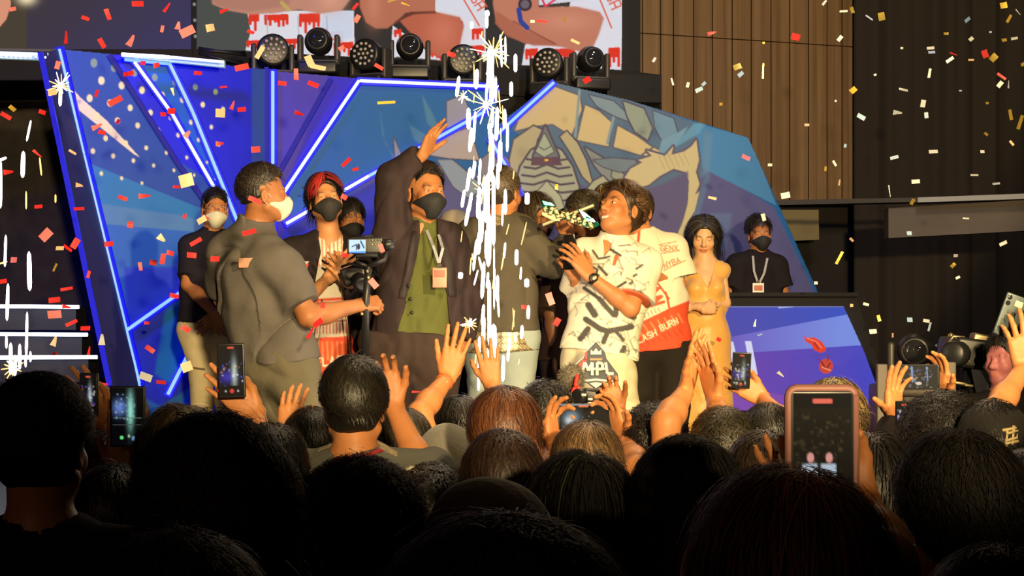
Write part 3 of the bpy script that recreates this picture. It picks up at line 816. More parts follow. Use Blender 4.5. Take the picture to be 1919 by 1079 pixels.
# ---- stage deck
deck = MB().prism([(-6, 6.35, .78), (6.5, 6.35, .78), (6.5, 15.2, .78), (-6, 15.2, .78)], (0, 0, .12)).build('stage_deck', mat('deck_black', (.02, .02, .022), .35, bump=.1))
tag(deck, kind='structure')
tag(MB().box((.25, 6.45, .39), (12.4, .08, .775)).build('stage_skirt', BLACK), kind='structure')

# ---- video screen
L_ = lambda *c: s2l(c)
cv = Canvas(-120, -120, 1166, 132, 1.5, L_(64, 56, 70))
cv.grad(L_(60, 52, 68), L_(58, 54, 96), 200, -50, 330, 100)
cv.poly([(-120, -120), (50, -120), (50, 140), (-120, 140)], L_(70, 62, 52))
cv.glow(50, -4, 16, 12, L_(255, 235, 190)); 
cv.poly([(-120, -120), (18, -120), (20, 10), (12, 36), (0, 50), (-40, 80), (-120, 90)], L_(222, 150, 122))
cv.poly([(358, -120), (369, -120), (369, 140), (358, 140)], L_(26, 24, 28))
cv.poly([(369, -120), (670, -120), (670, 140), (369, 140)], L_(74, 78, 76)); cv.poly([(560, -120), (1200, -120), (1200, 140), (560, 140)], L_(48, 46, 46), 1, 2)
for x, y in ((364, 8), (365, 38), (366, 68)): cv.ell(x, y, 2.5, 3, L_(150, 150, 155))
def shirt(pts, drips, seed):
    cv.poly(pts, L_(226, 224, 232))
    rg = random.Random(seed)
    for (x0, x1, y0, y1) in drips:
        cv.poly([(x0, y0), (x1, y0 - 2), (x1, y0 + (y1 - y0) * .45), (x0, y0 + (y1 - y0) * .45)], L_(226, 52, 34))
        x = x0 + 3
        while x < x1:
            cv.line([(x, y0 + 2), (x, y0 + (y1 - y0) * rg.uniform(.5, 1))], 5.5, L_(226, 52, 34)); x += rg.uniform(7, 10)
shirt([(463, 20), (470, 60), (460, 94), (555, 106), (665, 110), (663, 20)], [(466, 486, 24, 60), (495, 540, 28, 50), (560, 600, 26, 62), (462, 500, 76, 96), (515, 558, 74, 92), (625, 662, 80, 104), (612, 640, 60, 86)], 1)
cv.poly([(606, 20), (662, 20), (660, 70), (636, 78), (600, 60)], L_(206, 214, 232), .9, 2)
for x in (558, 612, 500): cv.line([(x, 30), (x + 4, 104)], 2, L_(150, 140, 160), .6)
cv.poly([(385, -120), (398, 8), (425, 19), (470, 27), (515, 25), (560, 18), (600, 26), (640, 20), (657, -2), (662, -120)], L_(196, 138, 116), 1, 1)
cv.poly([(385, -120), (398, 6), (425, 16), (470, 22), (540, 10), (560, -40), (540, -120)], L_(176, 122, 104), .8, 3)
cv.line([(528, 5), (541, 18)], 7, L_(196, 168, 96)); cv.glow(620, 0, 26, 22, L_(222, 160, 132), .8)
# middle figure
shirt([(818, -120), (905, -120), (911, 112), (856, 120), (868, 40), (815, 22)], [(880, 908, 86, 112), (884, 906, 54, 76), (866, 880, 96, 118)], 2)
shirt([(736, 48), (756, 62), (800, 96), (830, 113), (745, 106), (731, 110)], [(738, 752, 56, 74), (800, 828, 96, 113)], 3)
cv.poly([(675, -120), (674, 12), (686, 42), (704, 53), (726, 53), (744, 40), (760, 24), (815, 22), (820, -120)], L_(186, 112, 86), 1, 1)
cv.poly([(748, 38), (775, 27), (815, 22), (862, 32), (870, 48), (862, 84), (848, 110), (822, 106), (796, 88), (770, 62)], L_(190, 98, 74), 1, 1)
cv.glow(830, 60, 28, 34, L_(216, 128, 100), .7); cv.glow(700, 10, 14, 34, L_(208, 134, 106), .7)
cv.line([(742, 42), (770, 24), (815, 23)], 5, L_(110, 52, 44), .8); cv.line([(728, 3), (750, -4)], 3, L_(230, 180, 80))
cv.poly([(820, -120), (905, -120), (906, 30), (880, 40), (862, 28), (818, 20)], L_(222, 222, 232), 1, 1)
cv.text('FLASH', 858, -40, 17, L_(224, 96, 66), rot=1.02); cv.line([(846, -40), (898, 48)], 3, L_(224, 96, 66)); cv.line([(878, -44), (912, 12)], 3, L_(224, 96, 66))
# right figure
shirt([(984, 84), (978, 122), (1120, 128), (1164, 131), (1172, -120), (1100, -120), (1060, 40)], [(984, 1008, 92, 120), (1030, 1075, 92, 124), (1140, 1160, 90, 128), (1096, 1118, 106, 126)], 4)
cv.poly([(1108, -120), (1172, -120), (1168, 60), (1140, 56), (1112, 20)], L_(224, 224, 234), 1, 1)
cv.poly([(1000, -120), (1110, -120), (1100, 0), (1010, 10)], L_(214, 216, 228)); cv.line([(1008, -20), (1022, 12), (1042, -2)], 4, L_(220, 50, 80)); cv.ell(1054, 16, 6, 4, L_(120, 160, 160))
cv.poly([(925, -120), (924, 8), (930, 42), (950, 64), (985, 82), (1050, 88), (1092, 98), (1110, 92), (1122, 66), (1132, 34), (1124, 22), (1080, 12), (1010, 14), (1000, -120)], L_(196, 124, 98), 1, 1)
cv.poly([(930, 20), (960, 40), (985, 56), (1050, 84), (1000, 86), (950, 68), (928, 44)], L_(176, 100, 78), .9, 1)
cv.glow(1060, 40, 48, 18, L_(218, 146, 120), .7); cv.line([(962, 40), (1010, 66), (1040, 82)], 3, L_(130, 66, 54), .7)
cv.line([(966, -10), (1000, -16)], 12, L_(200, 130, 104)); cv.ell(984, 8, 13, 13, L_(60, 46, 56)); cv.ell(984, 8, 8, 8, L_(110, 96, 110)); cv.line([(972, 18), (976, 40), (988, 52)], 9, L_(44, 66, 150))
cv.text('FLASH', 1116, -50, 18, L_(224, 96, 66), rot=1.15); cv.line([(1104, -50), (1146, 52)], 3, L_(224, 96, 66)); cv.line([(1136, -60), (1164, 8)], 3, L_(224, 96, 66))
scr = thing('video_wall', 'giant video wall above the stage showing three folded arm torsos in red and white jerseys', 'screen', S(560, 110, SCR, SCRS))
print_mesh(cv, 'screen_picture', placer(SCR, SCRS), mat('screen_glow', attr=True, attr_emit=True, strength=.92), parent=scr)
MB().prism([S(-125, 132, SCR + .02, SCRS), S(1200, 134, SCR + .02, SCRS), S(1200, -125, SCR + .02, SCRS), S(-125, -125, SCR + .02, SCRS)], (0, .3, 0)).build('cabinet', PLAST, scr)
# trim the picture's slanting lower edge with the black masking board the photo shows
mask_ = MB().prism([S(360, 91, SCR - .1, SCRS), S(1168, 132, SCR - .1, SCRS), S(1240, 140, SCR - .1, SCRS), S(1240, 190, SCR - .1, SCRS), S(360, 150, SCR - .1, SCRS)], (0, .06, 0)).build('masking_board', BLACK, scr)
MB().prism([S(-120, 92, SCR - .1, SCRS), S(362, 92, SCR - .1, SCRS), S(362, 150, SCR - .1, SCRS), S(-120, 150, SCR - .1, SCRS)], (0, .06, 0)).build('masking_board', BLACK, scr)

# ---- lighting riser above the backdrop
tr = thing('lighting_riser', 'black equipment riser carrying moving lights along the backdrop top', 'riser', S(860, 150, 13.2, .35))
MB().prism([S(455, 140, 13.2, .35), S(1240, 200, 13.2, .35), S(1240, 142, 13.2, .35), S(1135, 136, 13.2, .35), S(455, 108, 13.2, .35)], (0, .3, 0)).build('front_board', BLACK, tr)
MB().prism([S(1138, 190, 13.0, .35), S(1240, 192, 13.0, .35), S(1240, 142, 13.0, .35), S(1138, 140, 13.0, .35)], (0, .2, 0)).build('speaker_face', PLAST, tr)
MB().prism([S(455, 860, 13.25, .35), S(1240, 830, 13.25, .35), S(1240, 200, 13.25, .35), S(455, 135, 13.25, .35)], (0, .1, 0)).build('back_cloth', BLACK, tr)
for (x0, y0, x1, y1) in ((372, 90, 462, 104), (372, 100, 462, 122), (372, 95, 460, 98)):
    MB().tube([S(x0, y0, 13.1, .35), S(x1, y1, 13.1, .35)], .012, 6).build('rail', RIG, tr)

# ---- moving lights
def moving_light(wash):
    t = thing('moving_light', 'x', 'stage light', (0, 0, 0))
    MB().box((0, .02, -.155), (.26, .22, .08), None, 0, .015).build('base', PLAST, t)
    y = MB()
    for q in (-1, 1): y.box((q * .125, .02, -.03), (.035, .10, .21), None, 0, .016)
    y.box((0, .02, -.11), (.27, .12, .03), None, 0, .01); y.build('yoke', mat('yoke', (.05, .045, .042), .42), t)
    h = MB().lathe((0, -.07, .03), (0, 1, 0), [(.09, -.005), (.105, 0), (.108, .02), (.10, .10), (.075, .17), (.03, .19)] if wash else [(.062, -.03), (.072, -.03), (.08, .0), (.095, .06), (.085, .15), (.04, .19)], 26)
    head = h.build('lamp_head', PLAST, t)
    if wash:
        pts = [(0, 0)] + [(.034 * math.cos(a), .034 * math.sin(a)) for a in np.arange(6) * math.pi / 3] + [(.07 * math.cos(a), .07 * math.sin(a)) for a in np.arange(12) * math.pi / 6 + .2]
        for (x, z) in pts:
            MB().lathe((x, -.082, .03 + z), (0, 1, 0), [(.0125, 0), (.010, -.008), (.004, -.011)], 10).build('lens', [mat('wash_lens', (.5, .45, .38), .12, coat=1.0)], head)
    else:
        MB().ball((0, -.088, .03), (.066, .03, .066), 18, 0).build('front_lens', GLINT, head)
    return t
def copy_tree(o, parent=None):
    c = o.copy(); COL.objects.link(c); c.parent = parent
    for ch in [k for k in o.children]: copy_tree(ch, c)
    return c
heads = [(511, 104, 1, 'round wash light with a lens dot grid, leftmost on the riser', 12), (597, 86, 0, 'black moving head with one round glass lens, second from the left on the riser', 0),
         (692, 112, 1, 'black wash light with small lens dots, third on the riser, turned right', -25), (768, 96, 0, 'moving head with glass lens in front of the middle jersey', 5),
         (866, 122, 1, 'dark wash light partly behind the top sparks', 10), (1030, 128, 1, 'dark wash light on the riser just right of the sparks', -15), (1106, 119, 0, 'large single lens moving head at the right end of the riser', 15)]
protos = {}
for (px, py, w, lb, rz) in heads:
    if w not in protos: protos[w] = o = moving_light(w)
    else: o = copy_tree(protos[w])
    sc = 1.13
    o.location = S(px, py, 12.75, .35); o.scale = (sc,) * 3; o.rotation_euler = (0, 0, math.radians(rz)); o['label'] = lb; o['group'] = 'stage lights on the riser'
bpy.context.view_layer.update()

# ---- LED strips
def strip(parent, p0, p1, pl, core=LEDW, w=.055, cw=.022, off=.03, glow_m=LEDB, name='led_strip'):
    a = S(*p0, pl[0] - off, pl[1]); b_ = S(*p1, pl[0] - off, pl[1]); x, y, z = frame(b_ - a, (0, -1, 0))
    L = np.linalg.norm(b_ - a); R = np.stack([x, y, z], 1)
    st = MB().box((a + b_) / 2, (w, .03, L + w * .5), R).build(name, glow_m, parent)
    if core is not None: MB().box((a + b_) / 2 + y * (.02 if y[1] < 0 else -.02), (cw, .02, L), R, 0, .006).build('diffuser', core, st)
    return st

# ---- centre backdrop with the painted mural
G = np.array((.72, .66, .72))
def M(*c): return np.clip(s2l(c) / G, 0, .92)
mu = Canvas(508, 130, 1600, 862, 1.6, M(30, 75, 140))
mu.grad(M(46, 40, 150), M(26, 82, 150), 520, 300, 700, 330)
mu.poly([(508, 130), (680, 130), (530, 440), (508, 480)], M(60, 48, 150)); mu.poly([(620, 130), (675, 130), (520, 450), (508, 420)], M(24, 12, 190), .7, 3)
mu.poly([(675, 150), (930, 160), (925, 300), (700, 330), (550, 430), (540, 345)], M(26, 84, 150), .9, 4)
mu.poly([(508, 480), (700, 330), (960, 320), (1040, 250), (1340, 320), (1450, 388), (1600, 700), (1600, 862), (508, 862)], M(76, 74, 130), 1, 3)
mu.poly([(508, 470), (545, 420), (720, 330), (760, 420), (700, 600), (508, 700)], M(36, 44, 170), 1, 6)
mu.poly([(1285, 225), (1406, 258), (1455, 385), (1330, 322), (1290, 300)], M(62, 112, 172))
mu.poly([(1037, 150), (1130, 170), (1300, 228), (1320, 330), (1240, 420), (1060, 330), (960, 240)], M(72, 92, 128), 1, 2)
OUT = M(66, 58, 84); CREAM = M(172, 152, 124); GREY = M(140, 140, 138); PALE = M(104, 122, 146); BLU = M(70, 104, 150)
def leafy(pts, c, o=3.0, oc=OUT):
    mu.line(list(pts) + [pts[0]], o * 2, oc); mu.poly(pts, c)
# left flame tufts
for pts in ([(712, 205), (722, 270), (745, 300), (760, 330), (738, 300), (716, 250)], [(762, 215), (776, 262), (806, 282), (798, 252), (770, 236)], [(790, 175), (800, 230), (830, 260), (812, 215)]): mu.poly(pts, M(66, 110, 150), .8, 1)
leafy([(738, 258), (742, 320), (765, 352), (830, 372), (800, 330), (768, 318), (752, 290)], M(112, 120, 150), 2)
leafy([(838, 190), (868, 178), (880, 210), (872, 260), (838, 262)], M(126, 124, 150), 2); leafy([(800, 262), (880, 240), (898, 300), (840, 296), (802, 290)], M(150, 138, 150), 2)
leafy([(820, 300), (850, 350), (880, 372), (905, 350), (870, 318), (848, 300)], M(120, 130, 160), 2)
leafy([(900, 300), (925, 280), (955, 300), (940, 350), (905, 345)], M(118, 110, 130), 2)
# banded arch, cut in four pale stones
leafy([(1040, 163), (1086, 180), (1090, 205), (1070, 254), (1036, 232), (1000, 236), (965, 245), (975, 216), (1006, 190)], CREAM, 3, M(76, 78, 104))
leafy([(1097, 197), (1122, 208), (1146, 230), (1140, 274), (1082, 262), (1090, 226)], CREAM, 3, M(76, 78, 104))
leafy([(1158, 236), (1194, 256), (1222, 276), (1200, 290), (1150, 275)], CREAM, 3, M(76, 78, 104))
leafy([(1226, 277), (1252, 292), (1230, 302), (1206, 290)], CREAM, 3, M(76, 78, 104))
for pts in ([(1086, 170), (1104, 176), (1092, 250), (1078, 256)], [(1150, 220), (1164, 232), (1150, 270), (1138, 268)]): mu.line([pts[0], pts[3]], 5, M(110, 128, 150)); 
# upper right wings of the arch
leafy([(1104, 178), (1150, 190), (1176, 214), (1200, 236), (1150, 216), (1120, 200)], PALE, 2)
leafy([(1168, 190), (1206, 204), (1222, 240), (1214, 262), (1190, 246), (1176, 218)], M(120, 128, 130), 3)
leafy([(1224, 208), (1262, 222), (1270, 250), (1240, 262), (1228, 240)], M(92, 120, 156), 2); mu.poly([(1240, 262), (1232, 296), (1262, 282), (1290, 236), (1268, 250)], M(96, 128, 168))
mu.poly([(1254, 282), (1300, 232), (1326, 226), (1310, 250), (1280, 268)], M(84, 130, 178), .8, 1)
for i in range(5): mu.line([(1210 + i * 6, 206 + i * 2), (1204 + i * 5, 240)], 1.6, M(90, 100, 120), .5)
# left half of the arch legs
leafy([(963, 262), (1000, 236), (1016, 244), (1006, 262), (998, 310), (960, 330), (955, 300)], M(150, 140, 124), 3)
leafy([(1062, 246), (1082, 268), (1098, 300), (1112, 350), (1092, 330), (1072, 290), (1050, 256)], M(150, 140, 124), 3)
leafy([(1096, 276), (1136, 300), (1160, 350), (1140, 342), (1114, 310)], M(112, 116, 128), 3); leafy([(1150, 310), (1172, 330), (1196, 348), (1164, 346), (1146, 330)], M(128, 130, 130), 2)
leafy([(1112, 300), (1150, 296), (1190, 300), (1200, 318), (1160, 322), (1130, 312)], M(96, 108, 130), 2)
# ribbed shield in the middle
shield = [(1023, 268), (1052, 282), (1072, 312), (1084, 350), (1086, 392), (966, 392), (966, 350), (976, 312), (996, 282)]
leafy(shield, GREY, 4)
for k in range(7):
    y = 296 + k * 15; wd = 38 + k * 4.2
    mu.line([(1025 - wd, y + 2), (1025 - wd * .5, y + 5), (1025, y - 3), (1025 + wd * .5, y + 5), (1025 + wd, y + 2)], 4.2, OUT)
leafy([(1022, 236), (1046, 292), (1046, 306), (1000, 306), (1000, 292)], M(96, 98, 116), 4, M(70, 60, 82)); leafy([(1020, 250), (1038, 284), (1020, 294), (1004, 284)], M(136, 146, 142), 2)
mu.line([(1010, 275), (1020, 281), (1032, 274)], 2, OUT); mu.poly([(1000, 294), (1046, 294), (1054, 310), (994, 310)], M(84, 60, 84))
leafy([(1025, 340), (1050, 368), (1060, 400), (990, 400), (1000, 366)], M(150, 152, 148), 2)
# lower curls
leafy([(1096, 360), (1112, 340), (1130, 330), (1150, 352), (1180, 372), (1160, 392), (1110, 400)], M(142, 142, 134), 3)
# big flame at the right
fl = [(1305, 262), (1310, 300), (1304, 322), (1311, 345), (1302, 366), (1311, 358), (1302, 395), (1291, 412), (1288, 440), (1264, 456), (1240, 452), (1270, 438), (1281, 410), (1289, 380), (1291, 340), (1284, 322),
      (1262, 316), (1236, 330), (1216, 346), (1196, 352), (1180, 346), (1171, 332), (1182, 316), (1204, 304), (1196, 300), (1222, 292), (1212, 282), (1246, 292), (1262, 274), (1258, 290), (1282, 284), (1296, 274)]
leafy(fl, M(170, 156, 132), 4, M(78, 72, 104)); mu.poly([(1290, 320), (1240, 345), (1200, 358), (1176, 352), (1196, 400), (1250, 440), (1276, 425), (1288, 380)], M(80, 74, 118), 1, 2)
leafy([(1176, 345), (1150, 352), (1170, 378), (1196, 372), (1186, 352)], M(150, 146, 134), 2)
for i in range(6): mu.line([(1234 + i * 9, 292 - i * 2), (1246 + i * 9, 318 - i * 2)], 1.5, M(120, 112, 110), .6)
mu.line([(1320, 250), (1326, 330), (1300, 420), (1286, 460)], 10, M(78, 108, 152), .5); mu.poly([(1320, 240), (1336, 250), (1330, 320), (1316, 330)], M(84, 118, 166), .6, 2)
mu.poly([(1325, 400), (1372, 400), (1360, 470), (1330, 480)], M(84, 106, 158), .5, 3)
bd = thing('stage_backdrop', 'painted stage backdrop with cream arch mural and blue light strips', 'backdrop', (.1, 12.1, STAGE))
outl = [(510, 133), (672, 147), (930, 161), (930, 236), (1037, 154), (1180, 188), (1402, 258), (1535, 552), (1590, 700), (1628, 812), (510, 851)]
print_mesh(mu, 'mural', placer(BK, BKS), mat('mural_print', (.5, .5, .5), .62, attr=True, spec=.35), inside=outl, parent=bd)
MB().prism([S(x, y, BK + .01, BKS) for x, y in outl], (0, .12, 0)).build('panel', PLAST, bd)
C_ = (BK, BKS)
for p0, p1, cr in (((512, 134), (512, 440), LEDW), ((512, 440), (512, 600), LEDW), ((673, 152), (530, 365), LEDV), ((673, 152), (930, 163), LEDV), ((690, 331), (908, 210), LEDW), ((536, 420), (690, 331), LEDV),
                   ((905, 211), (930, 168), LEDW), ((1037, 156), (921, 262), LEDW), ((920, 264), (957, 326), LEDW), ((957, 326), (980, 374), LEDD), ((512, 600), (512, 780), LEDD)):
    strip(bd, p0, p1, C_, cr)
for p0, p1 in (((620, 150), (520, 330)), ((500, 128), (500, 700))): strip(bd, p0, p1, C_, None, w=.03, glow_m=LEDX, name='glow_seam')

# ---- left wing
G2 = np.array((.22, .42, 1.0))
def N_(*c): return np.clip(s2l(c) / G2, 0, .9)
wg = Canvas(104, 88, 512, 900, 1.8, N_(6, 50, 150))
wg.poly([(205, 100), (520, 130), (520, 500), (405, 345), (330, 300)], N_(0, 10, 195)); wg.poly([(255, 110), (325, 115), (445, 400), (400, 350)], N_(0, 62, 180), 1, 1)
wg.poly([(470, 120), (512, 128), (512, 560), (440, 540)], N_(0, 10, 190)); wg.poly([(472, 128), (496, 130), (496, 420), (472, 420)], N_(10, 50, 130), .8, 1)
wg.poly([(165, 305), (400, 400), (440, 460), (180, 420)], N_(10, 84, 168)); wg.poly([(178, 380), (350, 405), (430, 440), (190, 425)], N_(36, 92, 168), .9, 1)
wg.poly([(180, 418), (430, 440), (512, 520), (512, 900), (250, 900)], N_(10, 70, 180)); wg.poly([(232, 500), (330, 500), (355, 540), (240, 615)], N_(0, 20, 190), .8, 3)
wg.poly([(240, 622), (352, 540), (400, 700), (300, 760), (260, 740)], N_(6, 30, 190), 1, 1); wg.poly([(310, 580), (370, 540), (400, 640), (320, 720), (290, 700)], N_(0, 78, 180), 1, 3)
wg.poly([(136, 166), (150, 182), (200, 226), (262, 295), (250, 288), (190, 240), (146, 205)], np.array((.95, .86, .42)))
rg = random.Random(5)
for i in range(7):
    for j in range(7):
        x = 176 + j * 38 + (i % 2) * 18 - i * 4; y = 118 + i * 33 + j * 9; r = 7.4 - i * .55 - j * .45
        if r > 1.4 and x < 470 and y < 350 and x > 140 + i * 6: wg.ell(x, y, r * .86, r * 1.12, np.array((.95, .92, .34)) if i > 0 else np.array((.25, .4, .22)))
wing = thing('backdrop_wing', 'blue angled backdrop wing with pale dots and crossing light strips', 'backdrop', S(300, 860, WG, WGS))
ow = [(110, 92), (500, 130), (512, 133), (512, 853), (272, 866), (262, 720)]
print_mesh(wg, 'printed_skin', placer(WG, WGS), mat('wing_print', (.5, .5, .5), .5, attr=True, spec=.35), inside=ow, parent=wing)
MB().prism([S(x, y, WG + .01, WGS) for x, y in ow], (0, .12, 0)).build('panel', PLAST, wing)
MB().prism([S(78, 100, WG - .25, WGS), S(110, 92, WG - .05, WGS), S(262, 720, WG - .05, WGS), S(290, 866, WG - .05, WGS), S(235, 880, WG - .25, WGS), S(200, 720, WG - .25, WGS)], (0, .03, 0)).build('side_return', mat('return_blue', (.03, .03, .10), .4), wing)
Wp = (WG, WGS)
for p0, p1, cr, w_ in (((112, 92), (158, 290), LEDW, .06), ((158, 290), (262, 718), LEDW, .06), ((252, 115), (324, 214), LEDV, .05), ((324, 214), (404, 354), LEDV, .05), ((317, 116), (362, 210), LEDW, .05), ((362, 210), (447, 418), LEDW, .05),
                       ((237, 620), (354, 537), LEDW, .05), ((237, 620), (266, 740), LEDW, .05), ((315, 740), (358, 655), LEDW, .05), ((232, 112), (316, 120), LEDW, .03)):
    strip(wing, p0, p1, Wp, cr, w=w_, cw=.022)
for p0, p1, h_ in (((206, 104), (330, 300), LEDX), ((330, 300), (400, 400), LEDX), ((76, 100), (205, 720), LEDD), ((90, 100), (220, 725), LEDX)): strip(wing, p0, p1, (WG - .3, WGS) if h_ is LEDD else Wp, None, w=.03, glow_m=h_, name='glow_seam')
# light bars on top of the wing and beyond it
ICE = mat('ice_tube', (.55, .75, .68), .25, emit=(.5, .85, .72), strength=.28)
lb = thing('light_bar', 'pale glass light bar lying along the top of the blue wing', 'light', S(320, 118, 12.0, .5), group=None)
MB().prism([S(228, 106, 12.0, .5), S(420, 126, 12.0, .5), S(420, 113, 12.0, .5), S(228, 103, 12.0, .5)], (0, .05, 0)).build('diffuser', ICE, lb)
MB().tube([S(228, 102, 11.9, .5), S(318, 107, 11.9, .5)], .012, 8).build('white_edge', TUBE, lb)
MB().tube([S(320, 107, 11.9, .5), S(418, 116, 11.9, .5)], .010, 8).build('white_edge', mat('tube_soft', (.5, .5, .5), .4, emit=(.7, .75, 1), strength=1.3), lb)
lb = thing('light_bar', 'frosted light bar at the left edge of the picture above the dark stairs', 'light', S(40, 100, 12.0, .5))
MB().prism([S(-60, 107, 12.0, .5), S(90, 112, 12.0, .5), S(90, 99, 12.0, .5), S(-60, 94, 12.0, .5)], (0, .05, 0)).build('diffuser', ICE, lb)
for k in range(16): MB().ball(S(-50 + k * 9, 100 + k * .5, 11.93, .5), .008, 6).build('led_chip', mat('led_chip', (.5, .6, .5), .3, emit=(.8, 1, .85), strength=1.2), lb)
MB().prism([S(-60, 94, 12.1, .5), S(104, 97, 12.1, .5), S(104, 92, 12.1, .5), S(-60, 90, 12.1, .5)], (0, .2, 0)).build('carrier', RIG, lb)
# dark stair with white light tubes, far left
stc = thing('side_stair', 'dark stage side stair edged with three white tubes', 'stairs', S(60, 720, 11.8, 0))
for i, (y, x1) in enumerate(((573, 148), (625, 164), (670, 182))):
    stp = MB().box(S(40, y + 18, 11.75 - i * .25, 0) + np.array([-.35, .15, -.02]), (1.5 + i * .07, .3, .17)).build('step', mat('stair_grey', (.022, .022, .028), .5), stc)
    MB().tube([S(-90, y, 11.55 - i * .25, 0), S(x1, y + (2 if i != 2 else -1), 11.55 - i * .25, 0)], .013, 8).build('light_tube', TUBE, stp)
MB().box(S(20, 740, 11.5, 0) + np.array([-.3, .2, -.15]), (1.7, 1.2, .5)).build('stair_base', PLAST, stc)
tag(MB().box((-5.2, 14.5, 3.5), (3.2, .2, 7)).build('wing_drape', mat('drape2', (.04, .032, .03), .95, bump=.3, bscale=20, var=.3)), 'black masking drape behind the left side stair', 'curtain')

# ---- presenter desk with a lit front
dk = thing('presenter_desk', 'black presenter desk with a purple and blue lit front panel', 'desk', S(1420, 870, 10.5, 0))
D0 = 10.5
MB().prism([S(1178, 552, D0 + .02, 0), S(1603, 552, D0 + .02, 0), S(1652, 700, D0 + .02, 0), S(1700, 871, D0 + .02, 0), S(1178, 871, D0 + .02, 0)], (0, .5, 0)).build('desk_body', BLACK, dk)
MB().box((S(1178, 552, D0, 0) + S(1606, 552, D0, 0)) / 2 + np.array([0, .28, .0]), (1.52, .62, .03), None, 0, .01).build('desk_top', BLACK, dk)
dp = Canvas(1192, 574, 1668, 770, 1.0, L_(78, 66, 182))
dp.grad(L_(124, 64, 160), L_(70, 76, 200), 1260, 720, 1640, 620)
dp.poly([(1192, 574), (1668, 574), (1668, 575), (1583, 590), (1450, 615), (1355, 634), (1192, 665)], lambda X, Y: L_(86, 76, 168) * (1 - np.clip((X - 1300) / 280, 0, 1))[..., None] + L_(58, 84, 196) * np.clip((X - 1300) / 280, 0, 1)[..., None])
dp.poly([(1192, 665), (1355, 634), (1583, 590), (1668, 572), (1668, 643), (1607, 647), (1410, 660), (1192, 676)], lambda X, Y: L_(112, 84, 190) * (1 - np.clip((X - 1330) / 250, 0, 1))[..., None] + L_(124, 146, 232) * np.clip((X - 1330) / 250, 0, 1)[..., None])
dp.poly([(1192, 690), (1400, 726), (1530, 754), (1600, 775), (1192, 775)], L_(132, 76, 178)); dp.poly([(1192, 574), (1260, 574), (1260, 770), (1192, 770)], L_(150, 60, 160), .7, 3)
dp.poly([(1364, 640), (1374, 640), (1388, 702), (1377, 702)], L_(222, 222, 250)); dp.poly([(1396, 639), (1408, 639), (1420, 702), (1408, 702)], L_(222, 222, 250)); dp.poly([(1374, 664), (1402, 664), (1404, 675), (1378, 675)], L_(222, 222, 250))
dp.line([(1352, 655), (1334, 648), (1322, 652), (1324, 668), (1344, 674), (1358, 682), (1360, 696), (1345, 703), (1326, 700)], 9, L_(214, 214, 250))
dp.poly([(1505, 627), (1511, 633), (1526, 632), (1540, 640), (1548, 652), (1547, 658), (1538, 661), (1526, 656), (1520, 645), (1510, 640)], L_(236, 66, 44)); dp.line([(1513, 634), (1530, 640), (1540, 652)], 2, L_(255, 140, 110)); dp.line([(1526, 642), (1534, 654)], 1.6, L_(130, 20, 20))
dp.line([(1520, 666), (1556, 665)], 1.3, L_(90, 70, 130)); dp.ell(1548, 686, 13, 14, L_(214, 70, 52)); dp.line([(1540, 678), (1548, 692), (1556, 680)], 2.2, L_(100, 30, 40)); dp.line([(1541, 688), (1556, 694)], 2, L_(255, 170, 120)); dp.line([(1534, 672), (1540, 680)], 2, L_(140, 40, 40)); dp.line([(1553, 668), (1550, 676)], 2, L_(140, 40, 40))
dp.line([(1460, 576), (1486, 574)], 3, L_(190, 200, 240)); dp.line([(1192, 575), (1582, 574)], 1.5, L_(150, 160, 210))
print_mesh(dp, 'lit_front', placer(D0 - .01, 0), mat('desk_glow', attr=True, attr_emit=True, strength=.9), inside=[(1192, 574), (1581, 574), (1620, 660), (1660, 769), (1192, 769)], parent=dk)
# ================================================================ people on the stage
BLK = ((.010, .008, .008), (.035, .026, .022))
def lanyard(root, pts, card=None, color=(.5, .5, .5), w=.012, cardc=(.75, .68, .6), label=None, k=1.0):
    """flat ribbon through world points and a badge card at the last point"""
    b = MB()
    for strand in pts:
        for a, c in zip(strand[:-1], strand[1:]):
            a = np.array(a); c = np.array(c); x, y, z = frame(c - a, (0, -1, 0)); L = np.linalg.norm(c - a)
            b.box((a + c) / 2, (w, .003, L * 1.04), np.stack([x, y, z], 1))
    o = b.build('lanyard', mat('ribbon_%d' % (abs(hash((color, w))) % 999), color, .7), root)
    if card is not None:
        c = np.array(card); h = MB().box(c, (.075 * k, .006, .105 * k), None, 0, .004).build('badge_card', mat('badge_%d' % (abs(hash(cardc)) % 999), cardc, .4), root)
        MB().box(c + np.array([0, -.005, .02 * k]), (.055 * k, .004, .035 * k), None, 0, .002).build('badge_print', mat('badge_print', (.5, .12, .08), .5), h)
        MB().box(c + np.array([0, -.002, .06 * k]), (.02, .006, .02)).build('badge_clip', RIG, h)
    return o
def front_y(F, p, far=1.2):
    """march from the camera side onto field F at x,z of p; returns the first surface point"""
    ys = np.linspace(p[1] - .45, p[1] + .3, 120); P_ = np.stack([np.full(120, p[0]), ys, np.full(120, p[2])], 1)
    d = F(P_); i = np.argmax(d < 0)
    return np.array([p[0], ys[i] if d[i] < 0 else p[1], p[2]])

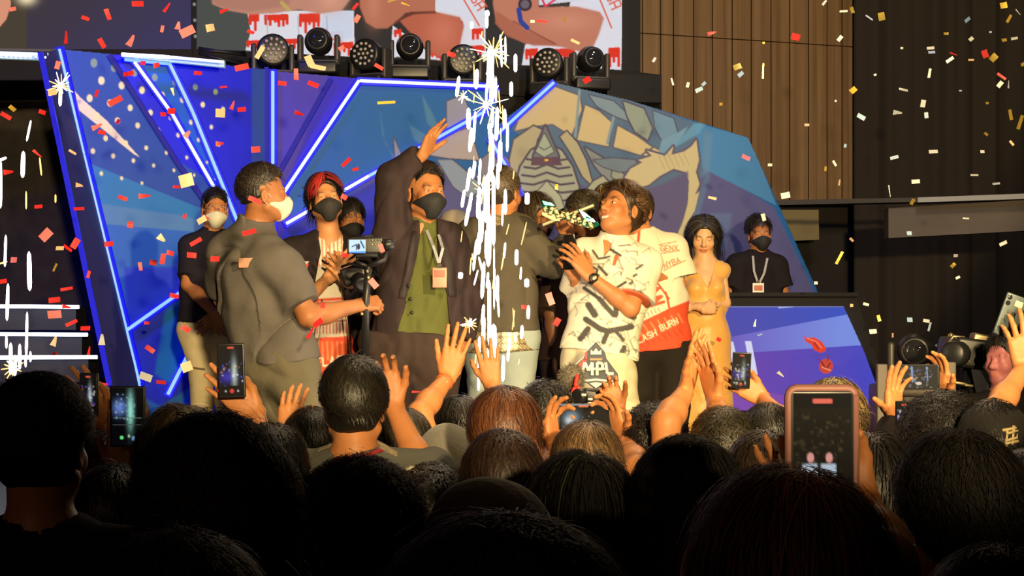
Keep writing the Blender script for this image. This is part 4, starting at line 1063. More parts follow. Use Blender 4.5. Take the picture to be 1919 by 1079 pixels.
def RIBB(p, path, w_, m, name, off=.006):
    pts = []
    for (a, c) in zip(path[:-1], path[1:]):
        for t in np.linspace(0, 1, 6)[:-1]: pts.append((a[0] + (c[0] - a[0]) * t, a[1] + (c[1] - a[1]) * t))
    pts.append(path[-1]); V = []; n = len(pts); k = FPX / p.D
    for i, (x, y) in enumerate(pts):
        ww = w_ * (1 - .5 * abs(i / (n - 1) - .35)) / 2 * k
        for q in (-1, 0, 1): V.append(front_y(p.topF, p.pt((x + q * ww, y, 0))) + np.array([0, -off, 0]))
    F = [(3 * i + j, 3 * i + j + 1, 3 * i + j + 4, 3 * i + j + 3) for i in range(n - 1) for j in (0, 1)]
    o = MB().add(V, F, 0, True).build(name, m, p.root); md = o.modifiers.new('thick', 'SOLIDIFY'); md.thickness = .005; return o

# --- S1 man with glasses, black polo, cream jeans, left
p = Person('person in black polo, glasses and white mask standing at left in cream jeans', 9.6, (403, 392), rot_head(18, -4, 2), seed=11, skin='tan', hs=1.0, foot=(385, 600))
p.head(); p.body((400, 436, .02), (356, 462, .0), (432, 462, .04), (368, 606, 0), (408, 606, .02), {'a': ((353, 532, -.06), (402, 588, -.22)), 'b': ((434, 540, .05), (408, 588, -.12))},
  [dict(arm='a', d=(.5, -.5, -.6), nrm=(.3, 1, 0), side=1, curl=(.5,) * 4), dict(arm='b', d=(-.6, -.3, -.5), nrm=(0, 1, 0), side=-1, curl=(.4,) * 4)])
p.build_body(.006); p.eyes(True)
p.top((.018, .016, .026), hem=.0, loose=.014, fold=.004, collar=(.062, .03)); p.legs((.74, .62, .38), ka=(378, 700, -.02), aa=(376, 800), kb=(424, 690, -.05), ab=(430, 800), loose=.012)
make_mask(p.root, p.H, p.HF, (.80, .78, .66), label='white folded face mask')
make_hair(p.root, p.H, dict(n=700, length=.035, vol=(.006, .010, .016), cols=BLK, grav=.1, lift=.03, whorl=(0, .7, .9)), p.rng)
g = MB()
for q in (-1, 1):
    c = p.H.w((q * .031, .106, .0)); g.tube([c + .021 * (math.cos(a) * p.H.R[:, 0] + .9 * math.sin(a) * p.H.R[:, 2]) for a in np.linspace(0, 6.29, 17)], .0014, 5)
    g.tube([p.H.w((q * .052, .10, .004)), p.H.w((q * .078, .0, .006))], .0014, 5)
g.tube([p.H.w((-.010, .108, .004)), p.H.w((.010, .108, .004))], .0014, 5)
g.build('glasses', mat('wire', (.5, .45, .4), .25, .9), p.root)
# rips in the jeans
b = MB(); c = p.pt((368, 690, -.10)); b.box(c, (.10, .01, .012), rot_head(0, 0, 8)[:, [0, 1, 2]])
b.build('jeans_rip', mat('rip_dark', (.2, .14, .08), .9), p.root)

# --- S2 cameraman in grey polo, back to us
p = Person('person in grey polo and white mask, back turned, arm stretched out holding a gimbal', 7.0, (494, 366), rot_head(108, 4, 0), seed=12, skin='brown', foot=(540, 600))
p.head(ears=True)
p.body((478, 424, .02), (416, 476, .10), (528, 496, -.12), (466, 668, .05), (552, 668, -.05), {'a': ((420, 560, .3), (520, 560, .45)), 'b': ((578, 594, -.16), (672, 572, -.02))},
  [dict(arm='b', d=(.9, .3, .12), nrm=(.1, .9, -.6), side=-1, curl=(1.1, 1.15, 1.2, 1.25), thumb=(.5, .7))], build=1.12)
p.build_body(.0055)
p.top((.125, .112, .105), hem=.02, loose=.022, fold=.014, h=.007, collar=(.068, .035), ff=11, crease=2.4)
o = MB().box(front_y(p.topF, p.pt((478, 495, 0))) + np.array([0, -.004, 0]), (.085, .012, .042), rot_head(0, 0, -2), 0, .004).build('back_patch', mat('patch_tan', (.52, .28, .19), .8), p.root, label='small tan rectangle between the shoulders')
p.legs((.135, .12, .085), ka=(545, 800, 0), aa=(540, 950), kb=(590, 800, -.1), ab=(600, 950), loose=.03, wid=1.15, fold=.012)
make_mask(p.root, p.H, p.HF, (.80, .76, .64), label='white face mask with ear loops')
make_hair(p.root, p.H, dict(n=1500, length=.05, vol=(.004, .012, .018), cols=BLK, grav=.2, lift=.05, whorl=(0, -.9, .6), curl=.35, cfreq=50, back=-.15, side=.1, fringe=.3, cap=dict(cutz=.01, amp=.006, freq=50)), p.rng)
HAND2 = p.arms['b'][2]
fade = MB()

# --- S3 young man, dyed fringe, bomber jacket over jersey
def jersey_canvas():
    c = Canvas(570, 430, 680, 720, 1.0, (.80, .74, .62))
    R_ = (.72, .075, .03)
    for x in range(584, 670, 7): c.line([(x, 432), (x + 3, 500)], 2.2, R_)
    c.poly([(570, 500), (680, 500), (680, 545), (570, 545)], (.80, .74, .62)); c.poly([(596, 560), (660, 556), (662, 590), (594, 594)], R_)
    for x in range(598, 660, 6): c.line([(x, 606), (x, 624)], 2.6, R_)
    c.line([(596, 604), (660, 600)], 3, R_); c.poly([(570, 634), (680, 628), (680, 720), (570, 720)], R_)
    for x in range(590, 660, 9): c.line([(x, 640), (x + 2, 672)], 3.4, (.85, .22, .08))
    c.text('XFLASH', 584, 687, 15, (.92, .84, .62), rot=-.10)
    for i, y in enumerate((566, 574, 582)): c.line([(602 + i * 4, y), (650, y - 3)], 2, (.8, .6, .5))
    return c
jc = jersey_canvas()
p = Person('person with red dyed fringe, black mask and open black bomber jacket, clapping', 8.1, (610, 376), rot_head(14, 10, -6), seed=13, skin='fair', foot=(620, 600), hs=1.04)
p.head(); p.body((616, 448, .02), (552, 474, .03), (672, 476, .06), (585, 672, .0), (655, 672, .04), {'a': ((556, 578, -.02), (616, 520, -.22)), 'b': ((684, 572, .0), (655, 530, -.24))},
  [dict(arm='a', d=(.75, -.2, .65), nrm=(.5, .8, .2), side=-1, curl=(.15, .2, .2, .25), k=1.1), dict(arm='b', d=(-.55, -.1, .75), nrm=(-.4, .9, 0), side=1, curl=(.25,) * 4, k=1.05)])
p.build_body(.0055); p.eyes(True)
sh = p.top((.8, .7, .6), hem=.10, loose=.010, name='jersey', fold=.003, h=.0055, sleeves=(), vneck=(.035, .10), m=mat('jersey_print', (.8, .7, .6), .75, attr=True, bump=.2, bscale=40),
           colfn=lambda V, s: jc.sample((V[:, 0] / s.D) * FPX + CX, CY - (V[:, 2] - CAMH) / s.D * FPX), label='white and red jersey with lettering along the hem')
p.top((.030, .022, .026), sleeve='long', hem=.10, loose=.030, name='jacket', fold=.010, open_=((-.2, .0, .45, 1.0), (.18, .15, .085, .06), -.01), label='open black bomber jacket')
p.legs((.02, .018, .02), loose=.016)
make_mask(p.root, p.H, p.HF, (.030, .028, .028), label='black face mask')
redf = lambda d, u: ((d[:, 1] > .42) & (u < .85)).astype(float)
make_hair(p.root, p.H, dict(n=1700, length=.085, vol=(.012, .016, .020), width=.004, cols=BLK, grav=.35, lift=.05, whorl=(.1, .25, .95), fringe=.42, part=.9, clw=.045, streak=(redf, (.62, .05, .045)), mat='dyed', cap=dict(cutz=-.08)), p.rng, )
z = MB(); 
for q, pts in ((0, ((604, 560, -.14), (603, 600, -.15), (597, 640, -.15), (588, 672, -.14))), (1, ((640, 540, -.1), (650, 600, -.12), (658, 668, -.12)))):
    z.tube([p.pt(v) for v in pts], .0035, 6)
z.build('jacket_zip', mat('zip', (.7, .6, .4), .3, .8), p.root)
b = MB(); c = front_y(p.topF, p.pt((576, 500, 0))) + np.array([0, -.006, 0]); b.prism([c + np.array(v) for v in ((-.024, 0, .028), (.024, 0, .024), (.014, 0, -.03), (-.004, 0, -.03))], (0, .008, 0), 0)
b.prism([c + np.array(v) for v in ((-.012, -.004, .014), (.018, -.004, .012), (.008, -.004, -.018), (.0, -.004, -.012))], (0, .006, 0), 1)
b.build('chest_badge', [mat('badge_grey', (.5, .46, .44), .6), mat('badge_red', (.65, .05, .04), .6)], p.root)

# --- S4 masked figure behind
p = Person('person with straight black fringe and black mask half hidden behind the bomber jacket', 8.85, (656, 414), rot_head(22, -2, 0), seed=14, skin='tan', foot=(660, 600), hs=.98)
p.head(); p.body((655, 462, .02), (612, 486, .03), (700, 490, .02), (625, 660, 0), (690, 660, 0), {'a': ((610, 580, .05), (640, 640, -.1)), 'b': ((706, 580, 0), (690, 540, -.22))},
  [dict(arm='b', d=(-.6, -.3, .6), nrm=(0, 1, 0), side=1, curl=(.8,) * 4)])
p.build_body(.007); p.eyes(True); p.top((.03, .024, .026), sleeve='long', loose=.03, fold=.008, name='jacket'); p.legs((.02, .02, .02))
make_mask(p.root, p.H, p.HF, (.02, .02, .022), label='black face mask')
make_hair(p.root, p.H, dict(n=1100, length=.085, vol=(.010, .014, .018), cols=BLK, grav=.8, fringe=.32, whorl=(0, .1, 1), clear=.012, cap=dict(face=(.062, .085, .10), cutz=-.07)), p.rng)

# --- S5 suit man, arm raised
p = Person('person in dark suit over green shirt and black mask, one arm raised in a wave', 7.75, (797, 364), rot_head(30, 6, 2), seed=15, skin='tan', foot=(775, 600), hs=1.12)
p.head(); p.body((786, 420, .02), (732, 446, .02), (842, 452, .06), (735, 628, 0), (815, 628, .03), {'a': ((742, 336, .02), (792, 291, -.04)), 'b': ((868, 558, .10), (866, 648, .0))},
  [dict(arm='a', d=(.42, -.1, .9), nrm=(.8, -.5, -.3), side=-1, curl=(.12, .1, .2, .25), k=1.1, thumb=(.7, .1)), dict(arm='b', d=(0, -.2, -1), nrm=(-1, 0, 0), side=1)], build=1.05)
p.build_body(.0055, ); p.eyes(True)
p.top((.115, .125, .035), hem=.03, loose=.012, name='shirt', sleeves=(), fold=.006, h=.008, vneck=(.03, .10), collar=(.066, .03), label='olive green shirt')
p.top((.050, .034, .036), sleeve='long', hem=.02, loose=.034, name='suit_jacket', fold=.008, h=.008, open_=((-.15, .0, .5, .85, 1.05), (.15, .135, .085, .05, .045), .045), label='dark plum suit jacket', sl_r=.008)
p.legs((.056, .037, .031), ka=(735, 780, 0), kb=(812, 780, 0), loose=.04, wid=1.32, fold=.010, aa=(735, 950), ab=(815, 950))
make_mask(p.root, p.H, p.HF, (.022, .022, .022), label='black face mask')
make_hair(p.root, p.H, dict(n=1200, length=.05, vol=(.004, .010, .024), cols=BLK, grav=-.1, lift=.03, fringe=.25, whorl=(-.3, -.6, .7), back=-.25, side=.0, cap=dict(cutz=-.02)), p.rng)
RIBB(p, [(783, 436), (776, 480), (768, 520), (756, 560)], .05, mat('lapel', (.040, .028, .030), .8), 'lapel'); RIBB(p, [(824, 440), (838, 480), (846, 520), (848, 556)], .05, mat('lapel', (.040, .028, .030), .8), 'lapel')
nkk = lambda x, y: front_y(p.topF, p.pt((x, y, -.02))) + np.array([0, -.010, 0])
lanyard(p.root, [[p.pt((800, 432, -.10)), p.pt((812, 460, -.19)), p.pt((822, 492, -.19))], [p.pt((822, 440, -.09)), p.pt((830, 465, -.18)), p.pt((823, 492, -.19))]], p.pt((824, 520, -.20)), (.45, .45, .5), .013, (.62, .25, .16), k=.9)
b = MB()
for y in (585, 560, 535): b.lathe(p.pt((772 - (585 - y) * .12, y, -.15)), (0, -1, 0), [(.008, -.004), (.009, .0), (.006, .003)], 10)
b.build('jacket_button', PLAST, p.root)

# --- S6 man in grey-olive blazer, back to us, lifting the trophy
p = Person('person in olive grey blazer seen from behind, light jeans, reaching up to the trophy', 8.0, (944, 362), rot_head(150, 0, 0), seed=16, skin='tan', foot=(940, 600), hs=1.0)
p.head(); p.body((938, 412, .0), (884, 440, .04), (978, 436, -.02), (905, 622, .02), (972, 622, -.02), {'a': ((866, 540, .2), (880, 600, .3)), 'b': ((1034, 492, .0), (1063, 446, .10))},
  [dict(arm='b', d=(.05, .15, .9), nrm=(.2, 1, 0), side=-1, curl=(.9, .9, 1, 1), k=1.05)], build=1.03)
p.build_body(.006)
p.top((.100, .085, .060), sleeve='long', hem=.0, loose=.028, name='blazer', fold=.007, h=.008, label='olive grey blazer')
def sparkle(V, s):
    q = np.sin(V[:, 0] * 420) * np.sin(V[:, 2] * 420); c = np.where((q > .3)[:, None], np.array((.75, .6, .34)), np.array((.16, .12, .07))); return c
p.top((.4, .3, .15), sleeves=(), hem=.10, loose=.020, name='sequin_shirt', fold=.002, h=.006, colfn=sparkle, m=mat('sequin', (.5, .4, .2), .3, .3, attr=True), label='glittering gold shirt hem')
p.legs((.36, .42, .40), ka=(912, 790, 0), kb=(965, 790, 0), loose=.02, name='jeans', wid=1.05)
make_hair(p.root, p.H, dict(n=1300, length=.045, vol=(.006, .012, .016), cols=((.05, .035, .022), (.14, .10, .06)), grav=.3, lift=.02, back=-.3, mat='brown', cap=dict(cutz=-.035)), p.rng)

# --- S7 far figure with a pale cap
p = Person('person with pale cap glimpsed behind the suit jacket, mostly hidden', 10.0, (853, 430), rot_head(60, -10, 0), seed=17, skin='tan', foot=(860, 600), hs=.88)
p.head(); p.body((856, 465, 0), (825, 490, 0), (895, 490, 0), (838, 640, 0), (882, 640, 0), {'a': ((820, 560, 0), (850, 600, -.2)), 'b': ((898, 560, 0), (880, 600, -.2))})
p.build_body(.008); p.eyes(True); p.top((.05, .035, .03), sleeve='long', loose=.03); p.legs((.02, .02, .02))
make_hair(p.root, p.H, dict(n=250, length=.03, cols=BLK, cap=dict(cutz=-.04)), p.rng)
c = MB(); c.ball(p.H.w((0, -.01, .055)), np.array((.088, .108, .078)), 18, 0, p.H.R); c.box(p.H.w((0, .12, .045)), (.13, .09, .008), p.H.R, 0, .003)
c.build('cap', mat('cap_pale', (.55, .45, .33), .8), p.root)

# --- S8 long haired masked figure behind the trophy
p = Person('person with long brown hair and maroon mask reaching both palms out below the trophy', 8.9, (1004, 408), rot_head(35, -12, 0), seed=18, skin='tan', foot=(1005, 600), hs=1.02)
p.head(); p.body((1000, 455, 0), (962, 485, 0), (1042, 480, 0), (975, 650, 0), (1035, 650, 0), {'a': ((975, 560, -.1), (1004, 531, -.35)), 'b': ((1046, 560, -.02), (1020, 538, -.32))},
  [dict(arm='a', d=(.95, -.1, .22), nrm=(-.1, -.3, 1), side=-1, curl=(.08, .08, .1, .15), k=1.05), dict(arm='b', d=(.7, .1, .12), nrm=(0, -.3, 1), side=1, curl=(.15,) * 4)])
p.build_body(.006); p.eyes(True); p.top((.035, .02, .018), sleeve='elbow', hem=.05, loose=.028, fold=.012, name='dark_top'); p.legs((.03, .02, .018), loose=.03, fold=.014)
make_mask(p.root, p.H, p.HF, (.10, .035, .035), label='maroon face mask')
make_hair(p.root, p.H, dict(n=1500, length=.20, steps=8, vol=(.014, .018, .020), cols=((.03, .02, .012), (.10, .065, .035)), grav=.9, mat='brown', fringe=.35, cap=dict(long=(.14, 1.0))), p.rng)

# --- S9 shadowed face right behind the trophy
p = Person('person with dark skin and short wavy black hair bending in the shadow behind the trophy', 8.4, (1098, 410), rot_head(-60, -18, 0), seed=19, skin='deep', foot=(1080, 600), hs=1.05)
p.head(smile=True); p.body((1100, 458, 0), (1050, 490, 0.1), (1128, 480, 0.1), (1045, 660, 0.05), (1110, 660, 0.05), {'a': ((1034, 585, 0), (1040, 662, -.05)), 'b': ((1130, 560, 0.1), (1120, 600, 0.1))},
  [dict(arm='a', d=(0, -.1, -1), nrm=(1, 0, 0), side=1, curl=(.4,) * 4)])
p.build_body(.006, smile=True); p.eyes(); p.top((.045, .025, .02), sleeve='elbow', hem=.05, loose=.03, fold=.012, name='dark_top'); p.legs((.025, .018, .016), loose=.03, fold=.014)
make_hair(p.root, p.H, dict(n=1100, length=.05, vol=(.006, .012, .020), cols=((.02, .016, .01), (.07, .055, .03)), grav=.1, curl=.6, cfreq=55, lift=.05, back=-.2, side=.05, cap=dict(cutz=-.02)), p.rng)

# --- S10 blond-tipped head behind
p = Person('person with black hair and blond front streak peeking between two heads behind the trophy', 9.35, (1140, 392), rot_head(-20, -8, 0), seed=20, skin='tan', foot=(1140, 600), hs=1.05)
p.head(); p.body((1140, 440, 0), (1098, 470, 0.1), (1180, 470, 0.1), (1110, 640, 0.05), (1165, 640, 0.05), {'a': ((1092, 560, 0.1), (1100, 600, 0.1)), 'b': ((1184, 560, 0.1), (1180, 600, 0.1))})
p.build_body(.008); p.eyes(True); p.top((.05, .03, .03), sleeve='long', hem=.05, loose=.03); p.legs((.02, .02, .02))
make_hair(p.root, p.H, dict(n=1300, length=.085, vol=(.014, .018, .024), cols=BLK, grav=.3, lift=.05, fringe=.2, whorl=(.1, .2, .9), streak=(lambda d, u: ((d[:, 1] > .3) & (d[:, 0] > -.5) & (d[:, 0] < .35) & (u < .8)).astype(float), (.55, .36, .10)), mat='dyed', cap=dict(face=(.06, .08, .09))), p.rng)

# --- S11 man in patterned white jersey hugging the trophy
pc = Canvas(1030, 440, 1240, 700, 1.0, (.82, .76, .60))
K_ = (.075, .07, .065)
for pts, w_ in (([(1101, 572), (1112, 590)], 9), ([(1152, 572), (1150, 590)], 8), ([(1180, 575), (1184, 594)], 9), ([(1096, 598), (1122, 616), (1136, 620), (1180, 612)], 8), ([(1136, 620), (1128, 640)], 7), ([(1150, 620), (1164, 636)], 5),
                ([(1100, 616), (1086, 634)], 8), ([(1166, 650), (1158, 668)], 7), ([(1094, 540), (1120, 560)], 5), ([(1120, 560), (1146, 590)], 7), ([(1070, 480), (1090, 476)], 3), ([(1096, 470), (1092, 500)], 3), ([(1110, 470), (1120, 486), (1140, 482)], 3),
                ([(1142, 468), (1160, 480)], 4), ([(1120, 500), (1134, 516)], 4), ([(1100, 496), (1118, 506), (1110, 530)], 3), ([(1152, 540), (1168, 530)], 3)): pc.line(pts, w_ * 1.35, K_)
rg = random.Random(8)
for i in range(110):
    x = rg.uniform(1062, 1200); y = rg.uniform(460, 670); a = rg.choice((.5, -.6, 1.2, 0)); l = rg.uniform(8, 22)
    pc.line([(x, y), (x + l * math.cos(a), y + l * math.sin(a)), (x + l * math.cos(a) + rg.uniform(-6, 6), y + l * math.sin(a) + 8)], rg.choice((1.3, 1.6, 2.4)), K_, .75)
for (x, y) in ((1186, 504), (1180, 518), (1172, 532), (1192, 500)): pc.poly([(x, y), (x + 9, y - 5), (x + 10, y - 1), (x + 2, y + 4)], (.12, .11, .10))
pc.poly([(1150, 478), (1158, 480), (1150, 500), (1144, 498)], (.7, .12, .05)); pc.line([(1158, 462), (1178, 460)], 2.5, K_)
p = Person('person smiling in white jersey with black geometric pattern, hugging the trophy', 7.75, (1163, 398), rot_head(-48, 24, -8), seed=21, skin='tan', foot=(1130, 600), hs=1.12)
p.head(smile=True); p.body((1148, 452, .03), (1096, 478, .06), (1212, 492, -.04), (1086, 662, .0), (1160, 662, -.02), {'a': ((1084, 560, .15), (1078, 520, .0)), 'b': ((1182, 578, -.14), (1105, 517, -.16))},
  [dict(arm='b', d=(-.62, .08, .85), nrm=(-.5, .75, -.2), side=1, curl=(.22, .25, .25, .3), k=1.15, spread=1.3, thumb=(.7, .2)), dict(arm='a', d=(-.1, .0, .9), nrm=(-.3, 1, 0), side=-1, curl=(.9,) * 4)], build=1.0)
p.build_body(.005, smile=True); p.eyes()
p.top((.8, .75, .6), hem=.0, loose=.022, name='patterned_jersey', fold=.008, h=.0048, colfn=lambda V, s: pc.sample((V[:, 0] / s.D) * FPX + CX, CY - (V[:, 2] - CAMH) / s.D * FPX), m=mat('pattern_print', (.8, .7, .6), .8, attr=True, bump=.25, bscale=25), sl_r=.022, vneck=(.045, .13), collar=(.070, .035), label='white jersey with black angular pattern')
b = MB(); sh, e, w = p.arms['b']; q = sh + (e - sh) * .78; ax = (e - sh) / np.linalg.norm(e - sh)
b.lathe(q - ax * .012, ax, [(.074, 0), (.083, .002), (.083, .018), (.072, .02)], 24); b.build('sleeve_cuff', mat('cuff_red', (.62, .12, .04), .8), p.root, label='orange red sleeve cuff')
p.legs((.70, .62, .42), ka=(1090, 800, 0), kb=(1168, 800, -.03), loose=.028, wid=1.0, fold=.012, label='cream trousers')
make_hair(p.root, p.H, dict(n=2200, length=.065, vol=(.012, .022, .024), cols=((.05, .028, .015), (.16, .09, .045)), grav=.0, lift=.07, curl=.25, fringe=.52, clear=.065, whorl=(-.2, .55, .8), mat='brown', back=-.45, cap=dict(cutz=-.04, amp=.006)), p.rng)
wr = p.arms['b'][2]; fa = p.arms['b'][1] - wr; fa /= np.linalg.norm(fa)
wt = MB().lathe(wr + fa * .012, fa, [(.030, 0), (.033, .002), (.033, .020), (.030, .022)], 20).build('watch_strap', PLAST, p.root)
MB().lathe(wr + fa * .022 + np.array([.0, -.034, .004]), (0, -1, .1), [(.021, 0), (.022, .006), (.018, .009), (.004, .009)], 20).build('watch_case', mat('watch_metal', (.10, .09, .07), .25, .9), wt)

# --- S12 hugging man behind in white and red jersey
jc2 = Canvas(1150, 420, 1300, 680, 1.0, (.83, .76, .60)); RD = (.80, .085, .03)
jc2.poly([(1150, 652), (1170, 590), (1200, 602), (1255, 576), (1300, 560), (1300, 680), (1150, 680)], RD)
for i in range(7): jc2.line([(1190 + i * 13, 612 - i * 4), (1200 + i * 13, 628 - i * 4)], 3.6, (.90, .24, .09))
for i in range(9): jc2.line([(1182 + i * 11, 640 - i * 3), (1190 + i * 11, 650 - i * 3)], 3, (.62, .05, .02))
jc2.line([(1204, 545), (1232, 540), (1210, 560), (1236, 556), (1214, 574), (1240, 566)], 6, (.75, .10, .05)); jc2.line([(1196, 596), (1240, 576)], 9, (.88, .8, .66)); jc2.text('IIIIII', 1198, 599, 8, RD, rot=-.42)
jc2.line([(1244, 548), (1252, 580)], 4, RD); jc2.line([(1228, 530), (1250, 560)], 4, RD)
jc2.text('FLASH', 1186, 646, 11, (.92, .82, .62), rot=-.42); jc2.text('BURN', 1236, 620, 11, (.92, .82, .62), rot=-.42)
jc2.poly([(1200, 470), (1210, 462), (1222, 472), (1212, 490)], (.10, .14, .16)); jc2.line([(1205, 476), (1210, 470), (1216, 478)], 2, (.7, .7, .65))
jc2.line([(1196, 432), (1192, 470)], 5, RD)
jc2.text('GENX', 1236, 472, 10, (.72, .10, .05), rot=-.06); jc2.line([(1232, 477), (1272, 470)], 1.6, (.7, .1, .05)); jc2.line([(1232, 460), (1266, 453)], 1.6, (.7, .1, .05))
jc2.text('NYBA', 1243, 504, 10, (.72, .10, .05), rot=-.38); jc2.line([(1240, 508), (1284, 488)], 1.6, (.7, .1, .05))
p = Person('person in white jersey with red lower half and black trousers, hugging from behind', 8.35, (1192, 398), rot_head(-30, 0, 0), seed=22, skin='tan', foot=(1240, 600), hs=1.0)
p.head(); p.body((1204, 446, 0), (1170, 468, 0), (1256, 466, .04), (1196, 632, .03), (1256, 626, .03), {'a': ((1166, 560, .0), (1176, 600, -.15)), 'b': ((1270, 534, .04), (1200, 506, -.18))},
  [dict(arm='b', d=(-.9, -.1, 0), nrm=(0, 1, 0), side=1, curl=(.3,) * 4)], build=1.06)
p.build_body(.006); p.top((.8, .7, .6), hem=.07, loose=.024, name='red_white_jersey', fold=.008, h=.0048, colfn=lambda V, s: jc2.sample((V[:, 0] / s.D) * FPX + CX, CY - (V[:, 2] - CAMH) / s.D * FPX), m=mat('jersey_print2', (.8, .7, .6), .8, attr=True, bump=.2, bscale=25), sl_r=.03, label='white jersey, bright red below with lettering')
p.legs((.022, .017, .014), ka=(1198, 760, 0), kb=(1262, 760, 0), loose=.02, wid=1.12)
make_hair(p.root, p.H, dict(n=800, length=.05, cols=((.03, .02, .012), (.09, .055, .03)), mat='brown'), p.rng)

# --- S13 woman in a golden dress
p = Person('person with long dark hair in a golden satin slip dress, arms folded, beside the desk', 9.85, (1318, 444), rot_head(-4, -14, 3), seed=23, skin=(.78, .44, .22), foot=(1315, 600), hs=1.03)
p.head(female=True); p.body((1320, 484, 0), (1290, 508, 0), (1351, 506, 0), (1292, 612, 0), (1338, 612, 0), {'a': ((1268, 556, .0), (1318, 580, -.17)), 'b': ((1360, 568, -.02), (1292, 576, -.20))},
  [dict(arm='b', d=(-.9, .0, .05), nrm=(0, 1, .1), side=1, curl=(.3,) * 4, k=.85), dict(arm='a', d=(.8, .3, .1), nrm=(0, 1, 0), side=-1, curl=(.6,) * 4, k=.85)], build=.86, female=True)
p.build_body(.0052, lips=(.5, .10, .07)); p.eyes(True)
def dress(F, s):
    F.ec(s.pel - s.up * .05, s.pel - np.array([0, 0, .95]), (.175, .125), (.185, .14), s.lat, .06)
    for q in (-1, 1): F.ell(s.pel + (s.chest - s.pel) * .68 + s.lat * q * .062 + np.array([0, -.085, 0]), .048, None, .05)
p.top((.66, .36, .095), sleeves=(), hem=.92, loose=.010, name='satin_dress', fold=.006, h=.0075, ext=dress, vneck=(.085, .21), neck=.10, m=mat('satin', (.82, .43, .10), .42, sheen=.3, bump=.35, bscale=9, stretch=(1, 1, 1.6)), label='golden satin dress')
make_hair(p.root, p.H, dict(n=1900, length=.30, steps=10, vol=(.006, .010, .010), cols=((.022, .016, .012), (.075, .06, .045)), grav=.9, fringe=.40, part=1.3, whorl=(0, .75, .7), jit=.08, cap=dict(long=(.17, .92), face=(.066, .09, .118))), p.rng)

# --- S14 man in black polo behind the desk
p = Person('person in black polo, black mask and badge standing behind the presenter desk', 11.75, (1423, 441), rot_head(6, 2, -3), seed=24, skin='tan', foot=(1420, 600), hs=1.06)
p.head(); p.body((1421, 478, 0), (1380, 496, 0), (1456, 498, 0), (1392, 600, 0), (1444, 600, 0), {'a': ((1371, 549, .0), (1386, 590, .12)), 'b': ((1466, 549, .0), (1450, 590, .12))}, build=1.12)
p.build_body(.007); p.eyes(True); p.top((.016, .012, .014), hem=.06, loose=.02, fold=.004, collar=(.066, .035), sl_r=.008); p.legs((.02, .02, .02))
make_mask(p.root, p.H, p.HF, (.022, .02, .024), label='black face mask')
make_hair(p.root, p.H, dict(n=1100, length=.07, vol=(.012, .016, .026), cols=BLK, grav=.0, lift=.06, curl=.4, fringe=.25, whorl=(-.3, .4, .8), side=.05, back=-.2, cap=dict(cutz=-.02)), p.rng)
lanyard(p.root, [[p.pt((1411, 480, -.11)), p.pt((1413, 508, -.165)), p.pt((1421, 532, -.165))], [p.pt((1438, 484, -.11)), p.pt((1432, 512, -.165)), p.pt((1422, 532, -.165))]], p.pt((1421, 545, -.17)), (.40, .40, .42), .016, (.85, .75, .62), k=1.1)

# ================================================================ things held on stage
# trophy
tp = thing('trophy', 'glittering silver and teal winged trophy held aloft between the blazer and the patterned jersey', 'trophy', W(1068, 450, 7.75))
TG = mat('trophy_gold', (.24, .21, .12), .42, .6); TT = mat('trophy_teal', (.02, .42, .36), .2, .7); TD = mat('trophy_dark', (.05, .045, .04), .3, .8)
b = MB(); b.tube([W(1072, 505, 7.75), W(1070, 470, 7.75), W(1066, 440, 7.75)], [.05, .036, .028], 14); b.build('stem', TD, tp)
R0 = rot_head(0, 0, 24)
b = MB(); b.box(W(1064, 404, 7.75), (.27, .10, .020), rot_head(0, 0, -21), 0, .006)
for i in range(9): b.box(W(1022 + i * 10.5, 392 + i * 3.4, 7.70), (.022, .05, .03 + .012 * (i % 3)), rot_head(0, 0, -21 + 40 * (i % 2)), 0, .004)
b.build('crossbar', TG, tp)
rg = random.Random(3)
for i in range(16):
    x = 1014 + i * 6.3; y = 386 + i * 2.5 + rg.uniform(-5, 5)
    MB().prism([W(x, y, 7.68), W(x + 11, y - 5, 7.66), W(x + 15, y + 2, 7.70), W(x + 5, y + 6, 7.66)], (0, .03, 0)).build('facet', (TG, TD, TG, TT)[i % 4] if 3 < i < 12 else (TT, TT, TG)[i % 3], tp)
for pts in ([(1016, 376), (1034, 380), (1040, 386), (1020, 384)], [(1084, 392), (1096, 398), (1112, 412), (1094, 408)], [(1096, 404), (1112, 410), (1116, 416), (1100, 414)]):
    MB().prism([W(x, y, 7.66) for x, y in pts], (0, .04, 0)).build('gem', mat('gem_teal', (.03, .5, .42), .12, .2, emit=(.02, .5, .42), strength=.18, coat=1.0), tp)
b = MB(); b.prism([W(x, y, 7.69) for x, y in ((1016, 397), (1044, 402), (1050, 414), (1038, 414), (1016, 403))], (0, .03, 0)); b.prism([W(x, y, 7.69) for x, y in ((1076, 408), (1112, 424), (1108, 428), (1078, 420))], (0, .03, 0)); b.build('wing_plate', TG, tp)
